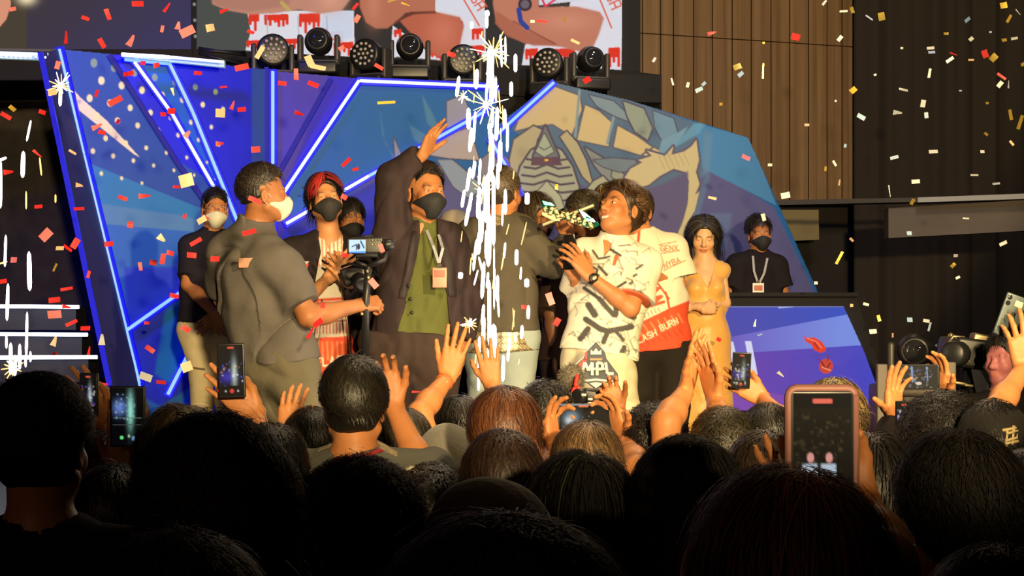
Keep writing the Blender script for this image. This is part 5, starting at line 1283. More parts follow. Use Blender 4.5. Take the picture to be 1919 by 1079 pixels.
# gimbal and camera
gy = HAND2[1]
gm = thing('camera_gimbal', 'black handheld camera gimbal gripped in the cameraman\'s outstretched fist', 'gimbal', W(686, 640, gy))
MB().tube([W(684, 668, gy), W(686, 560, gy), W(690, 500, gy)], [.018, .016, .016], 12).build('grip', PLAST, gm)
b = MB(); b.tube([W(690, 500, gy), W(720, 486, gy), W(728, 462, gy + .04), W(714, 448, gy + .06)], .013, 10); b.tube([W(690, 500, gy), W(668, 492, gy), W(668, 480, gy + .02), W(708, 478, gy)], .010, 8)
b.build('gimbal_arm', RIG, gm); MB().lathe(W(728, 458, gy), (1, .3, 0), [(.02, -.02), (.024, -.015), (.024, .02), (.018, .025)], 14).build('motor', PLAST, gm)
for (x, y) in ((690, 520), (678, 588), (688, 508)): MB().ball(W(x, y, gy - .022), .008, 8).build('knob', mat('brass', (.6, .45, .2), .3, .8), gm)
cmr = thing('stage_camera', 'small camera with a glowing flip screen mounted on the gimbal', 'camera', W(685, 462, gy))
cb = MB().box(W(688, 460, gy + .05), (.145, .06, .075), None, 0, .01).build('body', PLAST, cmr)
MB().lathe(W(690, 462, gy + .08), (.2, 1, 0), [(.036, 0), (.038, .03), (.034, .08), (.02, .085)], 18).build('lens', PLAST, cmr)
MB().box(W(669, 460, gy + .012), (.086, .008, .062), None, 0, .004).build('screen_frame', PLAST, cmr)
sp_ = Canvas(654, 449, 685, 474, 1, L_(190, 215, 240)); sp_.line([(660, 462), (668, 458), (668, 468)], 2, L_(20, 20, 40)); sp_.ell(672, 462, 3, 6, L_(40, 50, 80)); sp_.line([(676, 452), (682, 464)], 3, L_(60, 90, 110)); sp_.line([(655, 473), (684, 472)], 3, L_(60, 140, 230))
print_mesh(sp_, 'screen', placer(gy + .006, 0), mat('cam_glow', attr=True, attr_emit=True, strength=1.3), parent=cmr)
for i in range(8): MB().lathe(W(698 + (i % 4) * 5.5, 450 + (i // 4) * 8, gy + .018), (0, -1, 0), [(.005, 0), (.0045, .004), (.001, .005)], 8).build('dial', mat('dial', (.35, .3, .22), .3, .7), cb)
MB().tube([W(662, 446, gy + .05), W(700, 443, gy + .05)], .009, 8).build('top_handle', RIG, cmr)
# second dark camera held at chest level by the man behind
cm2 = thing('black_camera', 'black camera hanging at chest height beside the clapping hands', 'camera', W(668, 515, 7.72))
MB().box(W(664, 515, 7.72), (.12, .08, .09), rot_head(0, 0, -18), 0, .015).build('body', PLAST, cm2); MB().lathe(W(672, 525, 7.68), (.3, -1, -.3), [(.04, 0), (.042, .06), (.036, .09), (.02, .085)], 18).build('lens', PLAST, cm2)
MB().tube([W(640, 500, 7.66), W(655, 494, 7.64), W(690, 500, 7.66), W(712, 520, 7.7)], .007, 6).build('strap', PLAST, cm2)
# crest sign
cs = thing('crest_sign', 'shield shaped cut-out sign with a crown and white letters MPL', 'sign', W(1112, 770, 7.1))
NV = mat('crest_navy', (.055, .065, .085), .6); CW = mat('crest_white', (.80, .74, .58), .6); CR = mat('crest_red', (.62, .06, .05), .6)
ys = 7.1
def fl_(pts, m, d, name='plate', th=.006): MB().prism([W(x, y, ys - d) for x, y in pts], (0, th, 0)).build(name, m, cs)
ol = [(1117, 640), (1134, 660), (1137, 672), (1158, 700), (1160, 714), (1152, 716), (1134, 718), (1117, 731), (1100, 718), (1084, 716), (1072, 690), (1094, 670), (1098, 660)]
c0 = np.array((1117, 690)); fl_([tuple(c0 + (np.array(q) - c0) * 1.045) for q in ol], CW, .0, 'border', .010); fl_(ol, NV, .006)
fl_([(1074, 692), (1094, 672), (1100, 674), (1092, 690), (1082, 698)], CR, .012, 'red_corner'); fl_([(1096, 661), (1101, 656), (1100, 672), (1096, 676)], CR, .012, 'red_corner')
fl_([(1107, 664), (1107, 655), (1112, 659), (1117, 652), (1122, 659), (1127, 655), (1127, 664)], CW, .012, 'crown')
fl_([(1105, 671), (1129, 671), (1128, 675), (1106, 675)], mat('crest_orange', (.6, .25, .12), .6), .012, 'banner')
fl_([(1086, 713), (1117, 709), (1150, 713), (1148, 716), (1117, 713), (1088, 716)], CW, .012, 'swoosh'); fl_([(1105, 718), (1117, 716), (1130, 718), (1117, 727)], CW, .012, 'chevron')
def stroke(pts, w_, dz=0.0):
    b = MB()
    for (a, c) in zip(pts[:-1], pts[1:]):
        a = np.array(a, float); c = np.array(c, float); n = np.array((-(c - a)[1], (c - a)[0])); n = n / np.linalg.norm(n) * w_ / 2
        b.prism([W(*(q), ys - .018 - dz - .0015 * len(b.v) / 8) for q in (a - n, c - n, c + n, a + n)], (0, .012, 0))
    return b
for nm, pts in (('letter_m', [(1090, 703), (1096, 679), (1103, 694), (1110, 679), (1110, 703)]), ('letter_p', [(1119, 703), (1119, 679), (1129, 681), (1129, 691), (1119, 692)]), ('letter_l', [(1135, 679), (1138, 700), (1150, 700)])):
    stroke(pts, 5.2).build(nm, CW, cs)
stroke([(1108, 691), (1120, 691)], 4, .009).build('letter_bar', CW, cs); stroke([(1128, 691), (1139, 691)], 4, .011).build('letter_bar', CW, cs)
MB().box(W(1117, 735, ys + .02) * np.array([1, 1, .5]) + np.array([0, 0, .45]), (.02, .02, W(1117, 725, ys)[2] - .90)).build('post', BLACK, cs)
# ================================================================ the crowd in front of the stage
AB = ((.008, .007, .007), (.022, .018, .016))
SH = {'black': (.012, .010, .010), 'brown': (.03, .018, .012), 'navy': (.012, .014, .022), 'grey': (.06, .055, .05), 'maroon': (.05, .014, .012)}
def crowd(label, px, top, w, cloth='black', hair=None, yaw=180, skin='brown', arms=None, hands=(), pitch=0, roll=0, seed=None, Y=None, h=None, ears=True, build=1.0, hw=.20, face=False, sleeve='short', topkw=None, kz=1.0, sw=.165, drop=.235, nohair=False, sx=0, headz=.145):
    vz = (hair or {}).get('vol', (0, 0, .018))[2]; headz = headz + (vz - .016) + .05 * (hair or {}).get('lift', .035)
    seed = seed or int(px * 7 + top) % 9973
    Y = Y or FPX * hw / w; s_ = FPX / Y; cy = top + headz * s_ * kz
    k = kz
    p = Person(label, Y, (px, cy), rot_head(yaw, pitch, roll), seed=seed, skin=skin, floor=0.0, foot=(px, cy), size=k)
    p.head(face=face, ears=ears)
    d = s_ * k; ar = {}
    for key, v in (arms or {}).items(): ar[key] = v
    for key, q in (('a', -1), ('b', 1)):
        if key not in ar: ar[key] = ((px + sx + q * (sw + .03) * d, cy + .50 * d, .02), (px + sx + q * (sw - .03) * d, cy + .66 * d, .18))
    p.body((px + sx * .3, cy + .155 * d, -.01), (px + sx - sw * d, cy + drop * d, .0), (px + sx + sw * d, cy + drop * d, .0), (px + sx - .09 * d, cy + .72 * d, 0), (px + sx + .09 * d, cy + .72 * d, 0), ar, hands, build=build)
    hh = h or (.0052 if hands else (.008 if Y < 3.3 else .010))
    p.build_body(hh) if face else p.build_body(hh, lips=p.skin, brow=p.skin)
    tk = dict(hem=.05, loose=.018, fold=.006, h=.011 if Y < 3.6 else .014, sleeve=sleeve); tk.update(topkw or {})
    p.top(SH.get(cloth, cloth) if isinstance(cloth, str) else cloth, **tk)
    p.legs((.015, .015, .02), h=.026, fold=.0)
    if not nohair:
        st = dict(n=3600 if Y < 2.4 else (2600 if Y < 3.4 else 1500), length=.07, width=.0024 if Y < 3.4 else .0034, cols=AB, vol=(.014, .016, .018), grav=.45, lift=.035, whorl=(.1, -.15, .95), h=.009, gloss=0 if Y < 3.4 else 1)
        st.update(hair or {}); make_hair(p.root, p.H, st, p.rng)
    return p
CURLY = dict(curl=1.5, cfreq=75, grav=.1, lift=.16, length=.06, jit=.8, cap=dict(amp=.009, freq=55))
FADE = dict(back=-.22, side=-.05, lift=.03, cap=dict(cutz=-.03), grav=.15)
LONG = dict(length=.34, steps=10, grav=1.0, jit=.10, vol=(.012, .014, .014), cap=dict(long=(.24, 1.1)))
def scene_art(w=36, h=72, kind=0):
    c = Canvas(0, 0, w, h, 1.0, L_(14, 12, 16)); rg = random.Random(kind)
    c.glow(w * .35, h * .62, w * .3, h * .10, L_(60, 50, 170), .9); c.glow(w * .62, h * .55, w * .10, h * .24, L_(190, 205, 190), .9)
    for i in range(26): c.ell(rg.uniform(2, w - 2), rg.uniform(h * .3, h * .8), rg.uniform(.5, 1.6), rg.uniform(.6, 2.4), L_(*rg.choice(((180, 160, 150), (110, 70, 160), (220, 220, 230), (150, 90, 60), (60, 90, 180)))), .8)
    c.line([(w * .4, 4), (w * .6, 4)], 2.4, L_(235, 90, 60)); c.poly([(0, h * .8), (w, h * .8), (w, h), (0, h)], L_(8, 8, 10))
    c.ell(w * .5, h * .9, 3, 3, L_(220, 60, 50)); c.ell(w * .25, h * .9, 1.6, 1.6, L_(160, 160, 160)); c.ell(w * .75, h * .9, 1.6, 1.6, L_(160, 160, 160))
    return c
SCREENM = lambda s: mat('phone_glow_%d' % int(s * 10), attr=True, attr_emit=True, strength=s)
def phone(label, px, py, Y, size=(.075, .155), roll=0, yaw=0, case=(.012, .012, .014), art=None, glow=.9, back=False, rim=.004, name='phone'):
    c = W(px, py, Y); R = rot_head(yaw, 0, roll); X, Fw, U = -R[:, 0], R[:, 1], R[:, 2]     # faces the camera
    RR = np.stack([X, Fw, U], 1)
    t = thing(name, label, 'phone', c)
    MB().box(c, (size[0], .009, size[1]), RR, 0, .004).build('phone_body', mat('phone_%d' % int(sum(case) * 9999), case, .35), t)
    if rim > .004:
        b = MB(); e = size[0] / 2 + .001; f = size[1] / 2 + .001; r = .010
        pts = [c + X * (sx * e - sx * r * (1 - math.cos(a))) + U * (sz * f - sz * r * (1 - math.sin(a))) for sx, sz, rg_ in ((1, 1, (0, 1.57)), (-1, 1, (1.57, 0)), (-1, -1, (0, 1.57)), (1, -1, (1.57, 0))) for a in np.linspace(rg_[0], rg_[1], 4)]
        b.tube(pts + [pts[0]], rim, 8); b.build('case_rim', mat('case_pink', (.36, .16, .14), .5), t, label='dusty pink case edge')
    if art is not None:
        w_, h_ = size[0] * .90, size[1] * .94
        def pl(a, b_):
            u = (a - art.x0) / ((art.w - 1) * art.res) - .5; v = (b_ - art.y0) / ((art.h - 1) * art.res) - .5
            return c + Fw * .0052 + u[:, None] * X * w_ - v[:, None] * U * h_
        print_mesh(art, 'screen', pl, SCREENM(glow), parent=t)
    if back:
        for q in (.02, -.0): MB().lathe(c + Fw * .004 + X * (-size[0] * .32) + U * (size[1] * .40 - .02 + q), Fw, [(.008, 0), (.008, .003), (.005, .004)], 12).build('camera_lens', GLINT, t)
        MB().box(c + Fw * .0055 + U * .045 + X * .012, (.026, .002, .020), RR, 0, .001).build('sticker', mat('sticker', (.6, .5, .3), .5), t)
        MB().box(c + Fw * .0055 + U * .012, (.03, .002, .012), RR, 0, .001).build('sticker', mat('sticker_dark', (.01, .01, .012), .5), t)
    return t
cu = lambda *a: tuple(a) if len(a) == 4 else (a[0],) * 4
TOC = (0, -1, 0); AWAY = (0, 1, 0)

def hood(p_or, lab, col, seed=1, amp=.006):
    H = p_or.H; F = Field(); F.ell(H.w((0, -.015, .03)), (.105, .125, .115), H.R, .02); F.cone(H.w((0, -.03, -.02)), p_or.neck, .095, .11, .05)
    F.custom(lambda P: -((np.linalg.norm((H.loc(P) - np.array((0, .14, -.02))) / np.array((.07, .1, .11)), axis=1) - 1) * .07), .01, 'cut', H.c, 1)
    F.post = lambda P, d: d + amp * (.45 - np.sqrt(np.abs(wobble(P, seed, 11)))) + amp * .5 * wobble(P, seed, 30)
    V, q = surface(F, .008); link('hood', mesh_np('hood', V, q, mat('hood_%d' % seed, col, .9, bump=.4, bscale=60, sheen=.2)), p_or.root)

# nearest row
crowd('person with short faded black hair and bare neck at the far left in black t-shirt', 78, 690, 195, hair=dict(FADE, n=4200, length=.04, curl=.5, cfreq=60, vol=(.016, .020, .018), back=-.30), yaw=172, skin='brown', sw=.19, build=1.1, h=.006, Y=2.95)
crowd('person with big tousled black hair and one ear showing, second from left in front row', 402, 768, 285, hair=dict(n=5200, length=.09, vol=(.022, .022, .022), curl=.5, cfreq=35, lift=.06), yaw=196, skin='brown', h=.006, Y=2.1)
crowd('person whose black hair only shows at the lower left frame edge', 338, 978, 300, hair=dict(n=4200, vol=(.018, .018, .018)), Y=1.66, h=.012)
crowd('person closest to us, huge black silhouette of hair at bottom centre', 945, 946, 470, hair=dict(n=6000, length=.10, vol=(.030, .020, .018), width=.0018), Y=1.36, h=.012, sw=.2)
crowd('person with fluffy curly black hair at bottom, in front of the denim vest', 672, 862, 225, hair=dict(CURLY, n=5200, vol=(.018, .018, .016)), Y=2.62)
crowd('person with very long straight black hair at centre, in front of the phone pair', 1092, 836, 205, hair=dict(LONG, n=5200, streak=(lambda d, u: (u > .97) * 1.0, (.10, .12, .06))), Y=2.95, h=.012)
p = crowd('person with thick black bob, left ear and a gold earring, right of bottom centre', 1287, 808, 205, hair=dict(n=5200, length=.13, steps=8, vol=(.018, .018, .018), grav=.8, back=-.7), yaw=176, skin='brown', Y=2.85, h=.006)
e = MB(); c = p.H.w((.082 if p.H.R[0, 0] < 0 else -.082, -.005, -.045)); e.ball(c, (.007, .007, .009), 12); e.tube([c + np.array([0, 0, -.008]), c + np.array([.002, 0, -.020])], .004, 8)
e.build('earring', mat('gold', (.8, .55, .2), .2, 1.0), p.root)
AUB = ((.040, .014, .008), (.10, .036, .020))
PX = 2.02
crowd('person with long auburn hair filming with the pink cased phone, bottom right', 1480, 858, 330, hair=dict(LONG, n=6500, cols=AUB, mat='auburn', width=.0020, vol=(.016, .018, .016)), yaw=184, Y=1.80, arms={'b': ((1652, 1060, .10), (1612, 945, .27)), 'a': ((1350, 1060, .1), (1500, 965, .27))},
  hands=[dict(arm='b', d=(-.45, .1, .7), nrm=TOC, side=-1, curl=(.12, .14, .16, .18), k=.85, thumb=(.5, .5)), dict(arm='a', d=(-.28, .1, .8), nrm=TOC, side=1, curl=(.15,) * 4, k=.62)], cloth='maroon', sw=.15, skin='tan')
a6 = Canvas(0, 0, 44, 76, 1.0, L_(24, 20, 14))
rg = random.Random(2)
for i in range(170): a6.ell(rg.uniform(1, 43), rg.uniform(12, 74), rg.uniform(.5, 1.8), rg.uniform(.5, 1.4), L_(*rg.choice(((62, 52, 34), (44, 36, 24), (80, 66, 40), (16, 12, 10)))), .7)
a6.poly([(0, 0), (44, 0), (44, 9), (0, 9)], L_(8, 8, 12)); a6.line([(16, 5), (28, 5)], 3.0, L_(240, 110, 90))
for x in (13, 27): a6.ell(x, 41, 2.6, 3.2, L_(220, 150, 140)); a6.poly([(x - 6, 45), (x + 5, 45), (x + 6, 58), (x - 7, 58)], L_(190, 205, 220))
phone('portrait phone in dusty pink case filming the stage', 1540, 848, PX, (.082, .160), art=a6, rim=.0055)
crowd('person with thick black hair and right ear at the lower right, in front row', 1793, 796, 220, hair=dict(n=5200, length=.07, vol=(.020, .020, .018), curl=.3, back=-.35, side=-.2), yaw=188, skin='brown', Y=2.55, h=.006)
crowd('person whose dark hair just rises at the bottom right corner', 1862, 1008, 210, Y=2.2, hair=dict(n=2600), h=.012)
crowd('person cut by the right frame edge with dark hair at mid height', 1925, 836, 150, Y=3.6, hair=dict(n=2000), cloth='brown')
# second row
p = crowd('person in dark hood rising behind the bottom centre silhouette', 916, 886, 190, Y=2.5, nohair=True, ears=False, cloth='brown', h=.012)
hood(p, '', (.035, .020, .016), 5)
p = crowd('person in pale grey hood facing the stage, left of centre', 840, 790, 100, Y=5.0, nohair=True, ears=False, cloth='grey', h=.012)
hood(p, '', (.17, .155, .13), 8, .004)
crowd('person with smooth dark brown hair between the grey hood and the long black hair', 942, 798, 165, Y=3.6, hair=dict(cols=((.020, .011, .008), (.05, .028, .02)), mat='brown', n=2600), cloth='brown')
crowd('person with small curly black hair under the grey hood', 812, 872, 110, Y=4.2, hair=dict(CURLY, n=1600))
crowd('person with shoulder length black hair at lower right behind the pink phone', 1630, 806, 150, Y=3.5, hair=dict(LONG, n=2600), cloth='black')
crowd('person with dark hair low between the bob and the pink phone', 1432, 800, 150, Y=3.7, hair=dict(n=2200, cols=((.018, .011, .008), (.04, .024, .016)), mat='brown'))
crowd('person with black hair between the two leftmost phones and the denim vest, low', 508, 786, 130, Y=3.95, hair=dict(n=1800, cols=AB))

# denim vest
dc = Canvas(540, 800, 810, 1079, 1.5, (.105, .105, .088))
for i in range(500): 
    x = rg.uniform(540, 810); y = rg.uniform(800, 925); dc.ell(x, y, 3, 1.2, (.125, .122, .10) if i % 2 else (.085, .085, .07), .35)
dc.line([(600, 838), (630, 826), (700, 824), (745, 846)], 2.2, (.5, .38, .2)); dc.line([(600, 842), (630, 830), (700, 828), (745, 850)], 1.4, (.55, .42, .24))
dc.poly([(540, 932), (560, 924), (810, 930), (810, 1079), (540, 1079)], (.02, .019, .018))
for i in range(34):
    for j in range(20):
        x = 545 + i * 8 + (j % 2) * 4 + rg.uniform(-2, 2); y = 940 + j * 7.2
        dc.line([(x - 3, y + 2), (x, y - 2), (x + 3.5, y + 1)], 2.3, (.40, .37, .27), .9)
dc.text('UNR', 556, 918, 42, (.82, .74, .52), rot=-.05, asp=.5); dc.text('O', 765, 905, 34, (.82, .74, .52), rot=.1, asp=.5)
p = crowd('person in denim vest with big white lettering across the back and a red neck cord', 665, 668, 135, Y=4.30, hair=dict(n=4200, length=.055, vol=(.012, .016, .016), whorl=(.35, -.25, .9), cols=((.008, .007, .006), (.020, .016, .010)), back=-.30, grav=.2, width=.003, h=.006), yaw=176, skin='tan', h=.0055, sw=.185, drop=.20,
  arms={'b': ((800, 900, .1), (738, 762, .20)), 'a': ((560, 930, .1), (590, 960, .3))}, hands=[dict(arm='b', d=(-.25, .0, .9), nrm=TOC, side=-1, curl=(.5, .5, .6, .6))], headz=.135,
  topkw=dict(loose=.035, name='denim_vest', sleeve='short', h=.007, fold=.008, collar=(.072, .04), m=mat('denim_print', (.1, .1, .1), .9, attr=True, bump=.3, bscale=80), colfn=lambda V, s: dc.sample((V[:, 0] / s.D) * FPX + CX, CY - (V[:, 2] - CAMH) / s.D * FPX), label='faded green denim vest over a patterned panel'))
b = MB(); n = p.neck
b.tube([n + np.array(v) for v in ((-.085, .03, -.04), (-.07, -.05, .005), (-.03, -.082, .025), (.03, -.082, .03), (.07, -.06, .045), (.085, .02, .03))], .006, 8); b.build('neck_cord', mat('cord_red', (.35, .03, .035), .7), p.root, label='red lanyard cord')
b = MB(); b.tube([n + np.array(v) for v in ((.02, -.075, .035), (.08, -.07, .01), (.13, -.06, -.04), (.17, -.03, -.10))], .010, 8); b.build('cord_end', mat('cord_brown', (.10, .04, .03), .7), p.root)

# third row
crowd('person gripping the back of a head with four fingers raised, beside the denim vest', 585, 757, 100, Y=5.2, arms={'a': ((500, 870, 0), (536, 812, .05))}, hands=[dict(arm='a', d=(.18, -.1, .95), nrm=AWAY, side=1, curl=(.35, .4, .4, .4), spread=.8)], skin='tan', hair=dict(n=1600))
p = crowd('person with black hair raising the arm that wears an orange bracelet', 758, 760, 112, Y=5.2, arms={'b': ((786, 776, .15), (838, 708, .35))}, hands=[dict(arm='b', d=(.28, .0, 1), nrm=AWAY, side=-1, curl=(.05, .06, .1, .15), k=1.05, thumb=(.5, .1))], skin='tan', hair=dict(n=1800, cols=((.012, .010, .008), (.04, .034, .022))))
sh, el, wr = p.arms['b']; ax = (el - wr) / np.linalg.norm(el - wr)
MB().lathe(wr + ax * .02, ax, [(.028, 0), (.033, .004), (.033, .012), (.029, .016)], 18).build('bracelet', mat('orange_band', (.55, .12, .03), .6), p.root); MB().ball(wr + ax * .028 + np.array([.01, -.034, 0]), .007, 8).build('bracelet_bead', mat('bead', (.8, .6, .4), .2, .6), p.root)
crowd('person with dark hair raising one bare hand beside the sparks', 862, 736, 95, Y=5.7, arms={'b': ((935, 790, .1), (922, 722, .2))}, hands=[dict(arm='b', d=(-.12, .0, 1), nrm=AWAY, side=-1, curl=(.1, .1, .12, .2))], skin='tan', hair=dict(n=1300))
crowd('person with shiny chestnut hair directly below the sparks', 946, 718, 135, Y=4.45, hair=dict(n=3200, length=.12, steps=8, vol=(.020, .018, .018), cols=((.07, .025, .012), (.20, .075, .035)), mat='chestnut', grav=.7, back=-.7), cloth='brown')
crowd('person with black wavy hair under the fluffy microphone', 1022, 714, 100, Y=5.9, hair=dict(CURLY, n=1500), skin='tan', arms={'b': ((1170, 800, .0), (1158, 772, .15))}, hands=[dict(arm='b', d=(-.35, 0, .9), nrm=TOC, side=-1, curl=(.6, .6, .7, .7))])
p4Y = 4.75
crowd('person with dark blond hair holding a phone sideways in both hands', 1100, 782, 140, Y=4.35, hair=dict(n=2600, cols=((.06, .035, .018), (.22, .13, .06)), mat='darkblond', vol=(.018, .016, .016)), skin='tan',
  arms={'a': ((1030, 905, .1), (1034, 842, p4Y - 4.33)), 'b': ((1196, 880, .1), (1166, 826, p4Y - 4.33))}, hands=[dict(arm='a', d=(.05, 0, 1), nrm=(.8, -.6, 0), side=1, curl=(.25, .4, .6, .7), thumb=(.9, .2)), dict(arm='b', d=(-.30, .0, .95), nrm=(-.8, -.6, 0), side=-1, curl=(.35, .45, .55, .6), thumb=(.9, .2))])
a4 = Canvas(0, 0, 78, 36, 1.0, L_(10, 10, 12)); a4.glow(18, 20, 10, 9, L_(150, 175, 190), .9); a4.glow(14, 24, 5, 5, L_(230, 230, 230), .8); a4.line([(30, 3), (42, 3)], 3, L_(240, 120, 60)); a4.line([(1, 1), (76, 1)], 1.4, L_(180, 190, 200))
for i in range(20): a4.ell(rg.uniform(4, 50), rg.uniform(12, 32), 1.4, 1, L_(120, 130, 130), .6)
phone('phone held sideways in two hands at centre, screen mostly black', 1097, 780, p4Y + .02, (.172, .078), art=a4)
crowd('person with black curls below the crest sign, right side', 1224, 758, 135, Y=4.8, hair=dict(CURLY, n=2200), skin='tan')
crowd('person with glossy wavy black hair clapping both hands overhead', 1354, 757, 145, Y=4.6, skin='tan', hair=dict(n=2600, curl=.9, cfreq=45, cols=((.012, .010, .008), (.06, .05, .03))), arms={'a': ((1248, 792, .0), (1284, 735, .15)), 'b': ((1352, 800, .0), (1340, 748, .12))},
  hands=[dict(arm='a', d=(.25, .1, 1), nrm=(.9, -.45, 0), side=1, curl=(.06, .06, .1, .12), k=1.05, thumb=(.7, .1)), dict(arm='b', d=(-.22, .05, 1), nrm=(-.8, -.5, .1), side=-1, curl=(.1, .15, .2, .3), thumb=(.6, .2))])
crowd('person with dark hair filming the desk with a small upright phone', 1438, 750, 105, Y=5.5, hair=dict(n=1500), skin='tan', arms={'b': ((1475, 800, .0), (1430, 748, .30))}, hands=[dict(arm='b', d=(-.78, .0, .52), nrm=(0, -1, .1), side=-1, curl=(.10, .12, .14, .16), k=1.0, thumb=(.5, .4))])
c5 = scene_art(30, 62, 5); 
for i in range(40): c5.ell(rg.uniform(3, 27), rg.uniform(20, 56), rg.uniform(.8, 2.4), rg.uniform(.8, 2), L_(*rg.choice(((210, 205, 170), (120, 110, 80), (60, 60, 50)))), .8)
phone('small upright phone in front of the purple desk front', 1389, 694, 5.72, (.067, .130), roll=3, art=c5, glow=1.0)
def bl(d, u): return ((u > .45) & (d[:, 2] > .2)).astype(float) * .9
crowd('person with blond highlights in short dark hair below the flame logo', 1562, 703, 118, Y=5.0, hair=dict(n=2600, cols=((.03, .02, .012), (.09, .06, .03)), mat='highlight', streak=(bl, (.34, .24, .09)), vol=(.018, .018, .018), length=.08, whorl=(.0, .1, 1), grav=.35), skin='tan')
p7Y = 5.2
crowd('person with big curly black hair holding a clear cased phone sideways overhead', 1768, 738, 165, Y=4.6, hw=.24, hair=dict(CURLY, n=3600, vol=(.034, .03, .028)), skin='tan', arms={'a': ((1645, 900, .2), (1672, 792, p7Y - 4.6)), 'b': ((1790, 815, .3), (1766, 748, p7Y - 4.55))},
  hands=[dict(arm='a', d=(.05, 0, 1), nrm=(.7, -.7, 0), side=1, curl=(.12, .16, .2, .3), k=1.1, thumb=(1.0, -.1)), dict(arm='b', d=(-.02, 0, 1), nrm=(-.9, -.4, 0), side=-1, curl=(.3, .35, .4, .5), k=.95, thumb=(.9, .2))], cloth='black', sleeve='long')
a7 = Canvas(0, 0, 80, 44, 1.0, L_(44, 44, 40))
for i in range(90): a7.ell(rg.uniform(3, 70), rg.uniform(4, 42), rg.uniform(.8, 3), rg.uniform(.8, 3), L_(*rg.choice(((150, 140, 130), (90, 100, 170), (70, 66, 60), (200, 190, 180), (110, 80, 70), (40, 38, 36)))), .6)
a7.line([(28, 4), (30, 30)], 4, L_(150, 180, 220), .8); a7.line([(58, 4), (60, 28)], 3, L_(150, 180, 220), .7); a7.ell(42, 34, 6, 3, L_(240, 220, 210))
phone('phone held sideways at right showing a bright tiny stage', 1719, 706, p7Y + .03, (.145, .082), art=a7, glow=.85)
phone('dim phone screen glowing low between heads at right', 1693, 775, 4.9, (.05, .08), art=scene_art(20, 30, 9), glow=.8)
p = crowd('person in black cap with gold glyph, far right', 1862, 742, 130, Y=4.4, skin='tan', hair=dict(n=900, length=.04, cap=dict(cutz=-.05)), yaw=165)
c = MB(); H = p.H; c.ball(H.w((0, -.012, .048)), (.098, .118, .090), 24, 0, H.R); c.box(H.w((0, .13, .03)), (.15, .09, .010), H.R, 0, .004); c.ball(H.w((0, -.01, .138)), .009, 8)
cp = c.build('cap', mat('cap_black', (.013, .011, .010), .85, bump=.3, bscale=60), p.root)
GG = mat('glyph_gold', (.65, .50, .24), .6)
gp = [(1884, 796), (1882, 830)], [(1896, 792), (1893, 826)], [(1882, 806), (1903, 802), (1902, 814), (1880, 819)], [(1875, 800), (1900, 796)], [(1880, 824), (1904, 820)]
g = MB()
for sgm in gp:
    pts = []
    for (x, y) in sgm:
        q = W(x, y, p.D); r = (q - H.w((0, -.012, .048))) @ H.R; zx = 1 - (r[0] / .0995) ** 2 - (r[2] / .0915) ** 2; ly = -.1195 * math.sqrt(max(zx, .02)) ; pts.append(H.w((0, -.012, .048)) + H.R @ np.array([r[0], ly, r[2]]))
    g.tube(pts, .0042, 6)
g.build('cap_glyph', GG, p.root)
# far left cluster
BLD = ((.05, .035, .018), (.20, .14, .07))
crowd('person with long blond streaked hair behind the big phone, left', 345, 752, 145, Y=3.9, hair=dict(LONG, n=3600, cols=BLD, mat='blond', length=.45, cap=dict(long=(.36, 1.15))), cloth='grey', h=.012)
crowd('person partly hidden at left raising a bare forearm with a narrow phone', 205, 800, 90, Y=4.2, skin='tan', hair=dict(n=1000), arms={'b': ((250, 905, .05), (200, 795, .22)), 'a': ((150, 900, 0), (170, 960, 0))}, hands=[dict(arm='b', d=(-.5, .0, .75), nrm=(-.2, -1, 0), side=-1, curl=(.12,) * 4)])
phone('narrow phone seen edge on at far left beside the faded haircut', 167, 738, 4.36, (.058, .115), yaw=-20, art=scene_art(24, 60, 3), glow=.9)
crowd('person with dark hair just above the big left phone', 232, 722, 62, Y=6.0, hair=dict(n=900), skin='tan')
crowd('person half hidden behind the faded haircut holding up a wide phone', 215, 862, 100, Y=3.75, skin='brown', hair=dict(n=1200), arms={'b': ((300, 960, .1), (262, 872, .32)), 'a': ((190, 960, 0), (222, 884, .32))}, hands=[dict(arm='b', d=(-.1, .0, .9), nrm=(-.3, -1, 0), side=-1, curl=(.1,) * 4, k=.9), dict(arm='a', d=(.1, .0, .9), nrm=(.3, -1, 0), side=1, curl=(.1,) * 4, k=.9)])
a2 = Canvas(0, 0, 44, 76, 1.0, L_(5, 5, 7)); a2.glow(26, 30, 4, 20, L_(150, 225, 205), .95); a2.glow(11, 26, 8, 9, L_(110, 140, 220), .8); a2.line([(3, 40), (41, 40)], .8, L_(90, 110, 100)); a2.line([(2, 49), (42, 49)], 1, L_(70, 70, 72))
for i in range(40): a2.ell(rg.uniform(5, 40), rg.uniform(8, 42), rg.uniform(.4, 1.2), rg.uniform(.4, 1.3), L_(150, 190, 190), .7)
a2.ell(14, 66, 2.6, 2.4, L_(90, 220, 130)); a2.ell(24, 64, 1.6, 2, L_(180, 200, 170)); a2.ell(30, 67, 2.2, 3, L_(110, 160, 220))
phone('wide upright phone at left with a teal and white picture on its screen', 240, 780, 4.0, (.088, .152), art=a2, glow=1.0)
crowd('person with wavy black hair holding the tall phone before the grey trousers', 470, 802, 110, Y=4.5, skin='tan', hair=dict(n=1500), arms={'b': ((505, 880, .05), (480, 778, .16)), 'a': ((400, 900, 0), (410, 960, 0))}, hands=[dict(arm='b', d=(-.62, .0, .60), nrm=(0, -1, .1), side=-1, curl=(.10, .12, .12, .14), k=1.08, thumb=(.5, .5))])
phone('tall phone with a purple speckled picture in front of the grey trousers', 434, 694, 4.58, (.078, .156), roll=-2, art=scene_art(36, 72, 7), glow=1.0)
